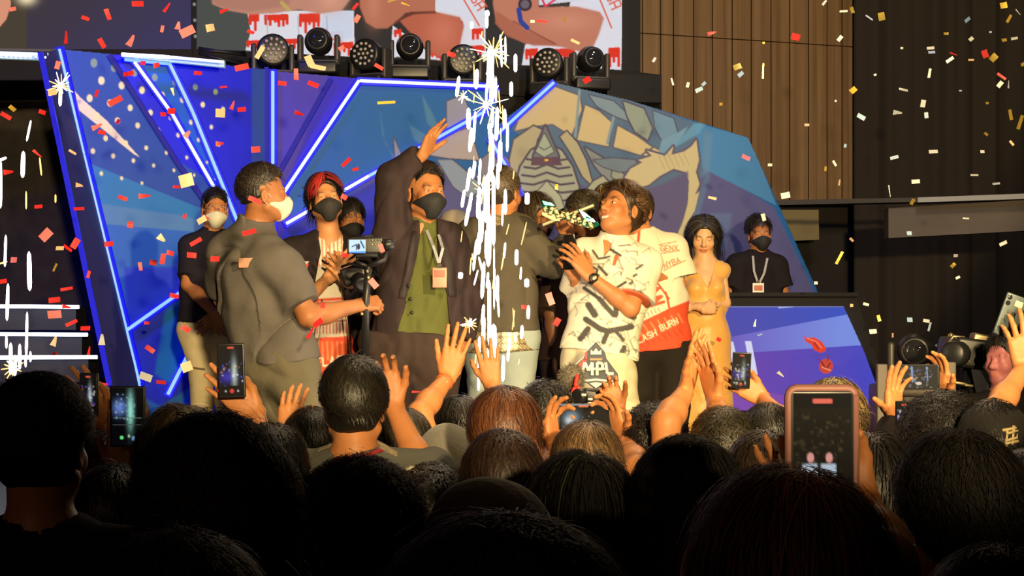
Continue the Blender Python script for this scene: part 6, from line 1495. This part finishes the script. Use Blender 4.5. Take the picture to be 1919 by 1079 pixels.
# far right
p = crowd('person at the right edge with magenta lit face watching sideways', 1884, 612, 62, Y=7.2, hw=.18, skin=(.42, .14, .15), yaw=-50, face=True, hair=dict(n=800), kz=1.0)  # magenta light is put into the skin colour
p = crowd('person reaching a dark phone high at the right frame edge', 1945, 770, 120, Y=4.9, skin='tan', hair=dict(n=900), arms={'a': ((1865, 770, .1), (1918, 690, .3)), 'b': ((2010, 900, 0), (1990, 960, 0))}, hands=[dict(arm='a', d=(-.10, 0, 1), nrm=AWAY, side=1, curl=(.2, .25, .3, .35), spread=1.4, k=1.1)])
wr = p.arms['a'][2]; MB().lathe(wr, (.1, 0, 1), [(.028, -.002), (.031, 0), (.031, .004), (.028, .006)], 16).build('wrist_thread', mat('thread_red', (.6, .05, .03), .7), p.root)
phone('dark teal phone with sticker tilted at the right edge, its back towards us', 1893, 592, 5.28, (.072, .145), roll=20, case=(.03, .055, .06), back=True)

# ---- gear among the crowd
mc = thing('fluffy_microphone', 'grey furry microphone with a red bow beside the crest sign', 'microphone', W(1080, 760, 6.2))
rn = np.random.default_rng(4); c = W(1072, 708, 6.2); n_ = 900; d = rn.normal(size=(n_, 3)); d /= np.linalg.norm(d, axis=1, keepdims=True); b = MB(); b.ball(c, (.046, .045, .05), 18)
tn = np.cross(d, rn.normal(size=(n_, 3))); tn /= np.linalg.norm(tn, axis=1, keepdims=True)
bs = c + d * np.array((.044, .043, .048)); V = np.stack([bs - tn * .0016, bs + tn * .0016, bs + d * .018 + tn * .008], 1).reshape(-1, 3)
b.add(V, [(3 * i, 3 * i + 1, 3 * i + 2) for i in range(n_)]); b.build('fur_windshield', mat('fur_grey', (.16, .14, .11), .9), mc)
b = MB(); b.ball(W(1080, 712, 6.13), (.009, .012, .026), 10, 0, rot_head(0, 0, 12)); b.ball(W(1086, 731, 6.13), (.009, .012, .03), 10, 0, rot_head(0, 0, -30)); b.ball(W(1076, 728, 6.13), (.008, .012, .024), 10, 0, rot_head(0, 0, 30)); b.ball(W(1079, 721, 6.12), .010, 8)
b.build('red_bow', mat('bow_red', (.70, .04, .03), .6), mc); MB().tube([W(1080, 724, 6.2), W(1082, 800, 6.2)], .012, 8).build('handle', PLAST, mc)
vc = thing('crowd_camera', 'black video camera with golden glints held above heads below the crest sign', 'camera', W(1125, 745, 6.15))
MB().box(W(1126, 742, 6.15), (.14, .09, .05), rot_head(0, 0, 6), 0, .012).build('body', PLAST, vc); MB().lathe(W(1100, 742, 6.15), (-.6, -.7, 0), [(.025, 0), (.03, .02), (.03, .06), (.022, .062)], 16).build('lens', PLAST, vc)
for x, y in ((1094, 740), (1106, 748), (1138, 738), (1150, 744)): MB().box(W(x, y, 6.09), (.022, .01, .012), None, 0, .003).build('trim', mat('dial', (.35, .3, .22), .3, .7), vc)
MB().tube([W(1120, 738, 6.15), W(1126, 726, 6.15), W(1150, 728, 6.15), W(1156, 742, 6.15)], .008, 8).build('top_handle', PLAST, vc)
jb = thing('tripod_camera', 'large broadcast camera on dark tripod with golden lit edges at right of the stage', 'camera', W(1800, 800, 7.6) * np.array([1, 1, 0]))
GD = mat('glint_gold', (.30, .24, .13), .35, .7)  # golden colour puts glints of light into the camera's edge parts
MB().box(W(1812, 662, 7.6), (.20, .34, .14), rot_head(0, 0, 8), 0, .02).build('body', PLAST, jb); MB().lathe(W(1800, 662, 7.45), (-.5, -.8, 0), [(.05, 0), (.058, .03), (.058, .12), (.045, .13)], 20).build('lens', PLAST, jb)
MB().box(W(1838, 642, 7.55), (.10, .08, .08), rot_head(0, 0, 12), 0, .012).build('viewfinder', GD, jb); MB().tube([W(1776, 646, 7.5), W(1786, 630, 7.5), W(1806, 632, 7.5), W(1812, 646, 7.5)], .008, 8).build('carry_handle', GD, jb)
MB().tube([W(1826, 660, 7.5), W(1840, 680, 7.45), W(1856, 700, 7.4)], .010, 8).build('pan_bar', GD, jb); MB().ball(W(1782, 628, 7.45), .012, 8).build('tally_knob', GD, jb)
for x, y, w_ in ((1790, 668, .05), (1812, 676, .03), (1800, 718, .06), (1816, 722, .04)): MB().box(W(x, y, 7.42), (w_, .01, .012), rot_head(0, 0, 8), 0, .003).build('glint_strip', GD, jb)
for q in (-.32, 0, .32):
    c = W(1812, 690, 7.6); MB().tube([c, np.array([c[0] + q, c[1] + (.25 if q == 0 else -.1), 0.02])], .018, 8).build('leg', RIG, jb)
b = MB(); b.prism([W(x, y, 7.9) for x, y in ((1800, 760), (1806, 690), (1830, 682), (1852, 720), (1858, 760))], (0, .05, 0)); b.build('rain_cover', mat('cover_blue', (.02, .022, .04), .7), jb)
fs = copy_tree(protos[0]); fs.location = W(1716, 668, 8.4); fs.scale = (1.0,) * 3; fs['label'] = 'dark moving light standing apart at the right side of the stage'; fs['group'] = 'lights beside the stage'; fs.rotation_euler = (0, 0, -.3)
ra = thing('side_rail', 'short pale upright barrier posts behind the sideways phone at right', 'barrier', W(1700, 800, 7.0) * np.array([1, 1, 0]))
for x in (1652, 1780):
    a = W(x, 682 if x < 1700 else 678, 7.0); MB().box(np.array([a[0], a[1], a[2] / 2]), (.045, .04, a[2]), None, 0, .006).build('post', mat('rail_grey', (.12, .10, .085), .6), ra)
a = W(1652, 735, 7.0); c = W(1780, 735, 7.0); MB().tube([a, c], .02, 8).build('cross_bar', mat('rail_grey', (.12, .10, .085), .6), ra)
fs_s = MB().box(W(1716, 668, 8.4) * np.array([1, 1, 0]) + np.array([0, .02, (W(0, 705, 8.4)[2]) / 2 - .02]), (.4, .4, W(0, 705, 8.4)[2] - .05), None, 0, .02); tag(fs_s.build('flight_case', PLAST), 'black flight case under the lone moving light at right', 'case')
# ================================================================ spark fountains
HOT = mat('spark_white', (.5, .5, .5), .5, emit=(1.0, .86, .80), strength=7.0)
ORG = mat('spark_orange', (.5, .3, .1), .5, emit=(1.0, .52, .12), strength=3.2)
def spark_mesh(name, m):
    b = MB(); b.lathe((0, 0, 0), (0, 0, 1), [(.12, -.5), (.75, -.44), (1, -.3), (1, .2), (.8, .42), (.15, .5)], 8)
    o = b.build(name, m); me = o.data; bpy.data.objects.remove(o); return me
SPW, SPO = spark_mesh('spark', HOT), spark_mesh('thin_spark', ORG)
def spark(parent, px, py, Y, L, w, ang=0.0, m=None, name='spark'):
    o = bpy.data.objects.new(name, m or SPW); COL.objects.link(o); o.parent = parent
    k = Y / FPX; o.location = W(px, py, Y); o.scale = (w / 2 * k, w / 2 * k, L * k); o.rotation_euler = (0, ang, 0)
def burst(parent, px, py, Y, R, n, rg, core=7):
    for i in range(n):
        a = 2 * math.pi * (i + rg.uniform(-.3, .3)) / n; r = R * rg.uniform(.5, 1.1); 
        spark(parent, px + math.sin(a) * r * .55, py - math.cos(a) * r * .55, Y + rg.uniform(-.04, .04), r, rg.uniform(1.1, 2.4), a + rg.uniform(-.15, .15), SPO if rg.random() < .6 else SPW, 'spark_ray')
    o = bpy.data.objects.new('spark_core', SPW); COL.objects.link(o); o.parent = parent; k = Y / FPX
    o.location = W(px, py, Y); o.scale = (core * k,) * 2 + (core * 2.4 * k,)
rg = random.Random(12); SY = 6.75
fo = thing('spark_fountain', 'tall column of white hot sparks rising before the olive blazer', 'sparks', (0, 0, 0))
lst = [(858, 162, 40, 6.5, .12), (893, 148, 38, 7.5, .05), (966, 118, 34, 7, 0), (958, 167, 28, 7, 0), (912, 40, 26, 6, 0), (913, 25, 12, 8, 0), (884, 47, 14, 6, 0), (919, 120, 70, 13, .02), (922, 165, 56, 9, .03), (878, 222, 40, 8, 0), (882, 262, 46, 7, .08),
       (889, 238, 60, 5, .06), (931, 232, 64, 7, .04), (946, 222, 36, 6, 0), (951, 258, 54, 5, .02), (937, 292, 60, 8, .03), (918, 250, 40, 6, -.1), (923, 285, 70, 6, 0), (878, 336, 46, 6.5, .14), (888, 318, 34, 6, .15), (899, 322, 50, 5, .05), (919, 320, 40, 7, 0), (933, 330, 50, 6, 0),
       (868, 372, 34, 6, .14), (876, 402, 44, 6.5, .18), (881, 380, 40, 6, .16), (897, 380, 60, 8, .05), (912, 372, 90, 11, .02), (925, 362, 70, 7, 0), (947, 378, 48, 6, 0), (903, 425, 60, 7, .05), (916, 450, 100, 10, .02), (925, 420, 80, 7, 0), (899, 452, 50, 6, .08), (890, 478, 60, 5, .1),
       (896, 455, 46, 6, .1), (905, 525, 70, 7, .06), (917, 570, 90, 6.5, 0), (932, 540, 50, 6, .02), (926, 520, 120, 3, 0), (968, 482, 30, 7, .02), (976, 512, 24, 3.5, .05), (987, 530, 16, 9, 0), (863, 516, 12, 9, .1), (990, 585, 26, 6, .02), (978, 622, 26, 6, .03), (966, 632, 18, 3.5, .03),
       (906, 620, 56, 7, .04), (925, 640, 66, 12, 0), (912, 680, 54, 8, .05), (918, 702, 36, 12, .1), (943, 690, 50, 6, .02), (953, 655, 44, 5, .06), (905, 590, 40, 6, .08), (917, 618, 60, 6, 0), (935, 700, 20, 4, 0), (988, 372, 22, 9, .02), (902, 500, 40, 4, -.25), (892, 520, 30, 3, .25)]
for (x, y, l, w_, a) in lst: spark(fo, x, y, SY + rg.uniform(-.15, .15), l, w_, a)
for i in range(26):
    y = rg.uniform(90, 715); x = 914 + rg.gauss(0, 13) + (720 - y) * .012; spark(fo, x, y, SY + rg.uniform(-.2, .2), rg.uniform(20, 62), rg.uniform(2.5, 6), rg.uniform(-.05, .12))
for i in range(34):
    y = rg.uniform(60, 700); x = 918 + rg.gauss(0, 34); spark(fo, x, y, SY + rg.uniform(-.2, .2), rg.uniform(10, 46), rg.uniform(1.3, 2.6), rg.uniform(-.1, .25), SPO, 'thin_spark')
burst(fo, 925, 98, SY, 40, 18, rg, 5); burst(fo, 910, 196, SY, 40, 13, rg, 5); burst(fo, 906, 356, SY, 26, 12, rg, 3); burst(fo, 880, 606, SY, 16, 12, rg, 5); burst(fo, 868, 180, SY, 14, 8, rg, 1.5)
MB().lathe((W(918, 720, SY)[0], SY, STAGE), (0, 0, 1), [(.09, 0), (.09, .05), (.05, .09), (.03, .22), (.028, .30)], 16).build('sparkler_base', PLAST, fo)
fo2 = thing('spark_fountain', 'sparse white and amber sparks falling at the far left by the stair tubes', 'sparks', (0, 0, 0))
for (x, y, l, w_, a) in [(43, 308, 50, 8, .03), (55, 508, 74, 8.5, -.02), (14, 566, 70, 6, .03), (50, 626, 84, 5, .02), (1, 345, 90, 6, 0), (54, 245, 40, 4, .2), (76, 312, 34, 3, -.1), (49, 375, 34, 3, 0), (104, 372, 16, 3, 0), (20, 672, 60, 7, 0), (37, 668, 48, 6, 0), (28, 685, 40, 6, 0), (48, 676, 24, 4, 0), (12, 640, 26, 4, 0), (57, 668, 20, 4, 0), (10, 470, 60, 5, .03), (6, 492, 16, 3, 1.3), (5, 298, 16, 5, 1.2)]:
    spark(fo2, x, y, 8.2 + rg.uniform(-.2, .2), l, w_, a, SPO if w_ < 4 else SPW, 'thin_spark' if w_ < 4 else 'spark')
burst(fo2, 24, 690, 8.2, 22, 12, rg, 6)
fo3 = thing('spark_burst', 'small star shaped white spark burst at the top of the wing edge', 'sparks', (0, 0, 0))
burst(fo3, 114, 160, 8.6, 26, 16, rg, 4.5); spark(fo3, 113, 182, 8.6, 34, 6, .02)
for fo_, (x, y, Y_) in ((fo3, (114, 160, 8.6)), (fo, (918, 720, SY)), (fo2, (24, 690, 8.2))): pass
light('POINT', 'spark_glow', W(918, 640, 6.9), (0, 0, 0), 12, (1, .82, .62), .25)

# ================================================================ confetti
CC = {'red': mat('confetti_red', (.78, .022, .030), .45, emit=None), 'pink': mat('confetti_pink', (.80, .20, .24), .5), 'tan': mat('confetti_tan', (.85, .55, .38), .5), 'white': mat('confetti_white', (.80, .84, .88), .45),
      'gold': mat('confetti_gold', (.90, .62, .10), .3, .5), 'blue': mat('confetti_blue', (.36, .55, .85), .45)}
def conf_mesh(name, m, bend, taper=0.0, notch=0.0):
    n = 7; V = []; 
    for i in range(n):
        t = i / (n - 1) - .5; w_ = 1 - taper * (t + .5)
        for s_ in (-.5, .5): V.append((t * math.cos(bend * t * .5), s_ * w_, bend * (t * t) * .5 + .1 * s_ * t))
    me = mesh_np(name, V, [(2 * i, 2 * i + 2, 2 * i + 3, 2 * i + 1) for i in range(n - 1)], m); return me
CM = {(c, k): conf_mesh('confetti', CC[c], (.25, .9, -.6, 1.5)[k], (0, .1, 0, .7)[k]) for c in CC for k in range(4)}
ZN = [(-20, 0, 110, 95, 'at the top left corner'), (110, 0, 235, 100, 'above the tip of the blue wing'), (235, 0, 372, 100, 'before the dark left half of the video wall'), (372, 0, 560, 100, 'beside the left jersey on the video wall'), (560, 0, 1200, 100, 'before the jerseys on the video wall'),
      (-20, 95, 130, 260, 'left of the wing near the star burst'), (130, 100, 245, 300, 'over the pale dots of the wing'), (245, 95, 345, 300, 'between the crossing light strips'), (345, 95, 470, 300, 'right of the crossing strips, below the light bar'), (470, 95, 660, 300, 'around the upright light strip'), (660, 95, 1240, 260, 'before the upper mural and lamps'),
      (-20, 260, 95, 480, 'over the dark gap at the left edge'), (95, 260, 175, 480, 'along the slanting wing edge'), (175, 300, 345, 420, 'over the light blue bands of the wing'), (175, 420, 345, 560, 'over the lower wing, upper part'), (-20, 480, 95, 700, 'above the stair tubes'), (95, 480, 180, 700, 'beside the stair tube ends'), (175, 560, 345, 760, 'low on the wing near the bent strip'),
      (345, 300, 440, 760, 'around the person in glasses'), (440, 300, 560, 760, 'over the grey polo'), (560, 300, 660, 760, 'before the bomber jacket'), (660, 260, 800, 760, 'by the gimbal and suit'), (800, 260, 1240, 760, 'around the trophy group'),
      (1240, 0, 1420, 250, 'before the left wood panels'), (1420, 0, 1560, 250, 'before the right wood panels'), (1240, 250, 1560, 420, 'by the sloping edge of the mural'), (1560, 0, 1640, 140, 'at the top edge of the wood wall'), (1560, 140, 1640, 380, 'where wood wall meets drape'),
      (1640, 0, 1760, 150, 'high on the dark drape, left part'), (1760, 0, 1840, 200, 'high on the dark drape, middle'), (1840, 0, 1930, 125, 'at the top right corner'), (1840, 125, 1930, 300, 'on the drape near the right edge'), (1640, 150, 1760, 310, 'mid height on the drape, left part'), (1760, 200, 1840, 310, 'mid height on the drape, middle'), (1640, 300, 1930, 365, 'just above the balcony rail'),
      (1640, 365, 1930, 460, 'before the grey balcony panel'), (1240, 420, 1560, 760, 'around the desk and the golden dress'), (1560, 420, 1700, 760, 'in the dark beside the desk'), (1700, 460, 1930, 760, 'above the tripod camera')]
ADJ = {'red': 'red', 'pink': 'pink', 'tan': 'tan', 'white': 'white', 'gold': 'gold', 'blue': 'pale blue'}
rg = random.Random(77)
def conf(px, py, L, w_, ang, c):
    Y = rg.uniform(6.3, 8.4) if L > 12 and px < 1200 else rg.uniform(8.0, 10.5)
    if px > 1200: Y = rg.uniform(7.5, 10.5)
    if 330 < px < 1300 and 330 < py < 760: Y = rg.uniform(5.6, 6.25)
    k = Y / FPX; o = bpy.data.objects.new('confetti', CM[(c, rg.randrange(4) if L > 14 else rg.choice((0, 1)))]); COL.objects.link(o)
    o.location = W(px, py, Y); o.scale = (L * k, w_ * k, .5 * w_ * k)
    R = Matrix.Rotation(-math.radians(ang), 3, 'Y') @ Matrix.Rotation(math.radians(90 + rg.uniform(-28, 28)), 3, 'X')
    o.rotation_euler = R.to_euler()
    zn = next((z[4] for z in ZN if z[0] <= px < z[2] and z[1] <= py < z[3]), 'in the air')
    sz = 'long' if L >= 2.4 * w_ and L > 13 else ('large' if L * w_ > 300 else ('tiny' if L < 10 else 'short'))
    a_ = ang % 180; tl = 'level' if a_ < 12 or a_ > 168 else ('upright' if 65 < a_ < 115 else ('left-tilted' if a_ < 90 else 'right-tilted'))
    lb = '%s %s %s confetti piece %s' % (sz, tl, ADJ[c], zn)
    tag(o, lb, 'confetti', '%s confetti %s' % (ADJ[c], zn))
R_ = 'red'; P1 = 'pink'; T_ = 'tan'; Wt = 'white'; Gd = 'gold'; Bu = 'blue'
data = [(24, 17, 13, 9, 10, P1), (160, 34, 15, 7, -20, R_), (202, 27, 22, 9, -70, R_), (258, 7, 22, 10, 0, R_), (313, 14, 22, 8, 55, R_), (124, 70, 25, 9, 88, R_), (191, 81, 20, 9, -60, R_), (246, 76, 24, 15, 62, P1), (304, 54, 13, 6, 80, R_), (334, 48, 16, 12, 80, P1), (351, 59, 28, 16, 25, P1), (394, 52, 16, 14, 10, T_),
 (453, 126, 26, 11, 12, R_), (241, 138, 20, 9, 10, R_), (268, 118, 10, 8, 0, R_), (293, 122, 12, 9, 10, R_), (371, 137, 15, 8, -5, R_), (555, 139, 22, 9, 92, R_), (587, 158, 21, 10, -22, R_), (529, 156, 16, 8, -8, R_), (419, 163, 14, 4, 5, R_), (561, 213, 20, 10, -18, R_), (453, 205, 16, 9, 5, R_), (413, 212, 18, 16, -5, T_), (436, 197, 18, 8, 70, R_), (324, 172, 16, 6, -75, T_), (216, 189, 28, 11, 28, R_), (181, 175, 14, 7, 70, R_), (182, 237, 22, 13, 25, P1), (191, 248, 14, 8, -15, R_), (321, 208, 14, 12, 0, R_), (306, 214, 11, 8, 0, R_), (351, 251, 16, 13, 50, P1), (412, 269, 16, 10, 3, R_), (479, 280, 17, 11, 3, R_), (349, 338, 26, 24, 15, T_), (331, 350, 14, 6, -5, R_), (221, 228, 10, 8, 60, R_),
 (79, 210, 13, 8, -20, R_), (23, 203, 14, 8, -40, Gd), (11, 217, 22, 8, -30, R_), (70, 288, 22, 6, -40, R_), (16, 322, 20, 11, 5, R_), (108, 122, 15, 9, 75, R_), (136, 285, 16, 5, -30, T_), (149, 347, 15, 10, -10, T_), (271, 367, 24, 10, 4, R_), (230, 371, 18, 7, -20, R_), (148, 391, 20, 6, 2, R_), (72, 387, 15, 7, 5, R_), (98, 173, 16, 12, 10, T_),
 (86, 440, 24, 17, 45, P1), (141, 456, 20, 12, 60, R_), (127, 465, 19, 6, -35, R_), (112, 465, 15, 8, 0, T_), (26, 487, 12, 12, 0, P1), (5, 527, 16, 8, 10, R_), (103, 501, 16, 5, 65, Gd), (125, 541, 24, 6, 10, R_), (102, 562, 22, 10, 5, R_), (125, 575, 18, 9, -10, R_), (102, 589, 26, 15, 3, P1), (134, 605, 24, 7, 25, R_), (160, 615, 18, 9, 2, R_), (102, 639, 20, 12, 70, T_), (167, 657, 18, 7, 80, R_), (103, 663, 11, 6, 0, R_), (166, 514, 14, 6, 75, R_), (191, 636, 22, 13, 88, Wt), (204, 457, 17, 10, 5, R_), (244, 421, 12, 11, 80, R_), (303, 447, 17, 14, -40, T_), (263, 499, 16, 7, -80, R_), (287, 492, 13, 10, -10, R_), (305, 485, 20, 9, 80, R_), (319, 474, 14, 9, -15, R_), (326, 554, 16, 8, -15, R_), (281, 654, 19, 9, -35, R_), (273, 706, 24, 14, -20, Wt), (195, 720, 17, 9, 2, R_), (302, 716, 18, 7, -5, R_), (275, 605, 10, 6, 0, R_),
 (346, 405, 9, 7, 80, R_), (378, 412, 18, 13, 30, T_), (386, 407, 16, 6, -25, R_), (367, 453, 24, 8, 30, R_), (359, 478, 18, 10, -5, R_), (403, 485, 17, 11, 0, R_), (478, 375, 26, 9, -22, R_), (467, 435, 26, 9, 15, R_), (348, 616, 18, 10, -25, R_), (350, 687, 20, 18, 20, T_), (328, 555, 15, 8, -10, R_), (582, 624, 24, 8, 60, R_), (596, 605, 20, 12, 40, R_), (605, 572, 10, 9, 80, R_), (700, 531, 20, 12, -50, P1), (715, 465, 16, 9, -70, P1), (649, 304, 22, 8, 45, R_), (666, 317, 12, 6, 15, R_), (645, 369, 12, 9, -30, R_), (416, 729, 17, 8, 10, R_), (646, 478, 14, 8, -10, R_), (1031, 560, 24, 14, -70, P1), (1044, 603, 15, 11, 60, R_), (982, 575, 10, 8, 0, R_), (1100, 150, 14, 12, 30, R_), (846, 102, 16, 9, -15, R_), (710, 125, 18, 7, -30, R_), (781, 734, 20, 5, 0, R_), (666, 12, 16, 6, 50, R_), (669, 35, 15, 9, 60, R_), (420, 20, 18, 9, 20, R_), (470, 60, 14, 7, -20, R_), (1015, 40, 20, 5, -5, R_), (1078, 78, 18, 5, -25, T_), (640, 90, 12, 8, 30, P1), (520, 40, 15, 6, -60, R_),
 (487, 98, 26, 9, 60, T_), (580, 114, 21, 14, -65, T_), (596, 126, 30, 10, -12, T_), (724, 192, 34, 5, 3, Gd), (1058, 36, 10, 5, -70, Gd), (1226, 112, 10, 6, 60, Wt), (760, 8, 18, 4, -20, Gd), (1024, 300, 7, 5, 0, Gd), (1043, 350, 10, 6, 80, Gd), (998, 40, 8, 5, 0, Wt),
 (1334, 62, 18, 8, 15, R_), (1491, 69, 16, 12, -15, R_), (1382, 125, 15, 11, 20, Gd), (1388, 139, 12, 8, 40, Bu), (1260, 153, 14, 4, -75, Wt), (1289, 159, 10, 6, 75, Wt), (1310, 168, 15, 8, 25, Bu), (1319, 157, 9, 6, 45, Bu), (1351, 195, 6, 6, 0, Gd), (1431, 80, 4, 4, 0, Gd), (1430, 133, 30, 3, 88, Gd), (1398, 295, 17, 9, -25, P1), (1472, 366, 17, 11, 12, Wt), (1335, 371, 16, 5, -12, T_), (1547, 316, 9, 5, 85, Gd), (1564, 306, 12, 5, -60, Wt), (1573, 342, 11, 4, 80, T_), (1584, 273, 7, 6, 80, Bu), (1599, 169, 13, 11, 40, Gd), (1614, 219, 16, 9, -30, Bu), (1597, 19, 12, 9, -70, Gd), (1581, 21, 15, 4, 3, Wt), (1574, 72, 12, 7, 50, Wt), (1545, 5, 12, 5, 50, Wt), (1652, 31, 15, 12, -80, Gd), (1629, 33, 16, 3, -35, Wt), (1744, 90, 14, 5, 5, Wt), (1746, 98, 13, 6, 5, Wt), (1787, 101, 16, 4, -20, R_), (1780, 112, 16, 6, 35, Wt), (1820, 112, 11, 4, 0, T_), (1846, 101, 15, 11, -70, R_), (1862, 108, 15, 12, 45, Gd), (1773, 63, 9, 5, 0, Gd), (1813, 37, 12, 7, 40, Bu), (1820, 73, 9, 7, 40, Wt), (1882, 75, 9, 6, 10, Gd), (1901, 72, 13, 5, 10, Wt), (1881, 10, 13, 11, 10, Gd), (1891, 35, 16, 6, 60, Gd), (1908, 23, 15, 3, -50, Wt), (1742, 137, 18, 5, 80, Wt), (1877, 143, 20, 5, -35, R_), (1874, 158, 13, 8, 50, Wt), (1890, 158, 16, 4, 88, Wt), (1693, 168, 17, 5, -12, Wt), (1730, 194, 14, 9, 80, Wt), (1682, 211, 18, 10, -5, Wt), (1736, 216, 11, 7, -85, Bu), (1850, 193, 6, 5, 0, Gd), (1894, 215, 20, 7, -80, Gd), (1912, 229, 28, 7, 72, Gd), (1848, 251, 8, 5, -40, Gd), (1896, 268, 11, 5, -50, T_), (1841, 284, 8, 6, 0, Wt), (1749, 284, 17, 7, 3, Wt), (1676, 295, 16, 6, 15, Bu), (1826, 328, 15, 4, 0, Wt), (1716, 340, 16, 8, 5, Wt), (1867, 344, 14, 4, 5, Wt), (1667, 358, 24, 3, -82, Wt), (1710, 378, 12, 7, 60, Gd), (1443, 309, 8, 5, 0, Wt), (1512, 234, 9, 5, 0, T_), (1566, 189, 4, 4, 0, Wt), (1704, 437, 9, 8, 0, Bu), (1810, 409, 12, 3, -5, Wt), (1431, 407, 14, 8, -75, Wt), (1573, 483, 26, 5, 62, Gd), (1596, 449, 9, 5, -45, T_), (1880, 456, 15, 7, 25, Wt), (1791, 479, 8, 6, 0, Wt), (1786, 497, 11, 7, 45, Gd), (1795, 520, 9, 5, 25, Wt), (1596, 572, 6, 6, 0, T_), (1623, 570, 11, 5, -15, Wt), (1647, 596, 12, 6, -75, Gd), (1636, 621, 14, 9, 5, Wt), (1705, 599, 10, 9, 0, Bu), (1736, 601, 12, 6, -10, Wt), (1742, 612, 17, 4, 75, Bu), (1673, 628, 8, 3, 88, T_), (1758, 651, 15, 6, -60, Bu), (1779, 628, 5, 5, 0, Gd), (1415, 605, 15, 6, 80, Wt), (1424, 627, 10, 3, 20, Bu), (1463, 701, 15, 7, -40, Wt), (1529, 530, 7, 6, 0, Wt), (1347, 636, 9, 8, -30, R_), (1918, 120, 10, 6, 30, Gd), (1690, 90, 5, 4, 0, Wt), (1800, 170, 5, 3, 0, Wt), (1640, 140, 5, 4, 20, Wt), (1856, 60, 5, 4, 0, Wt)]
for d_ in data: conf(*d_)
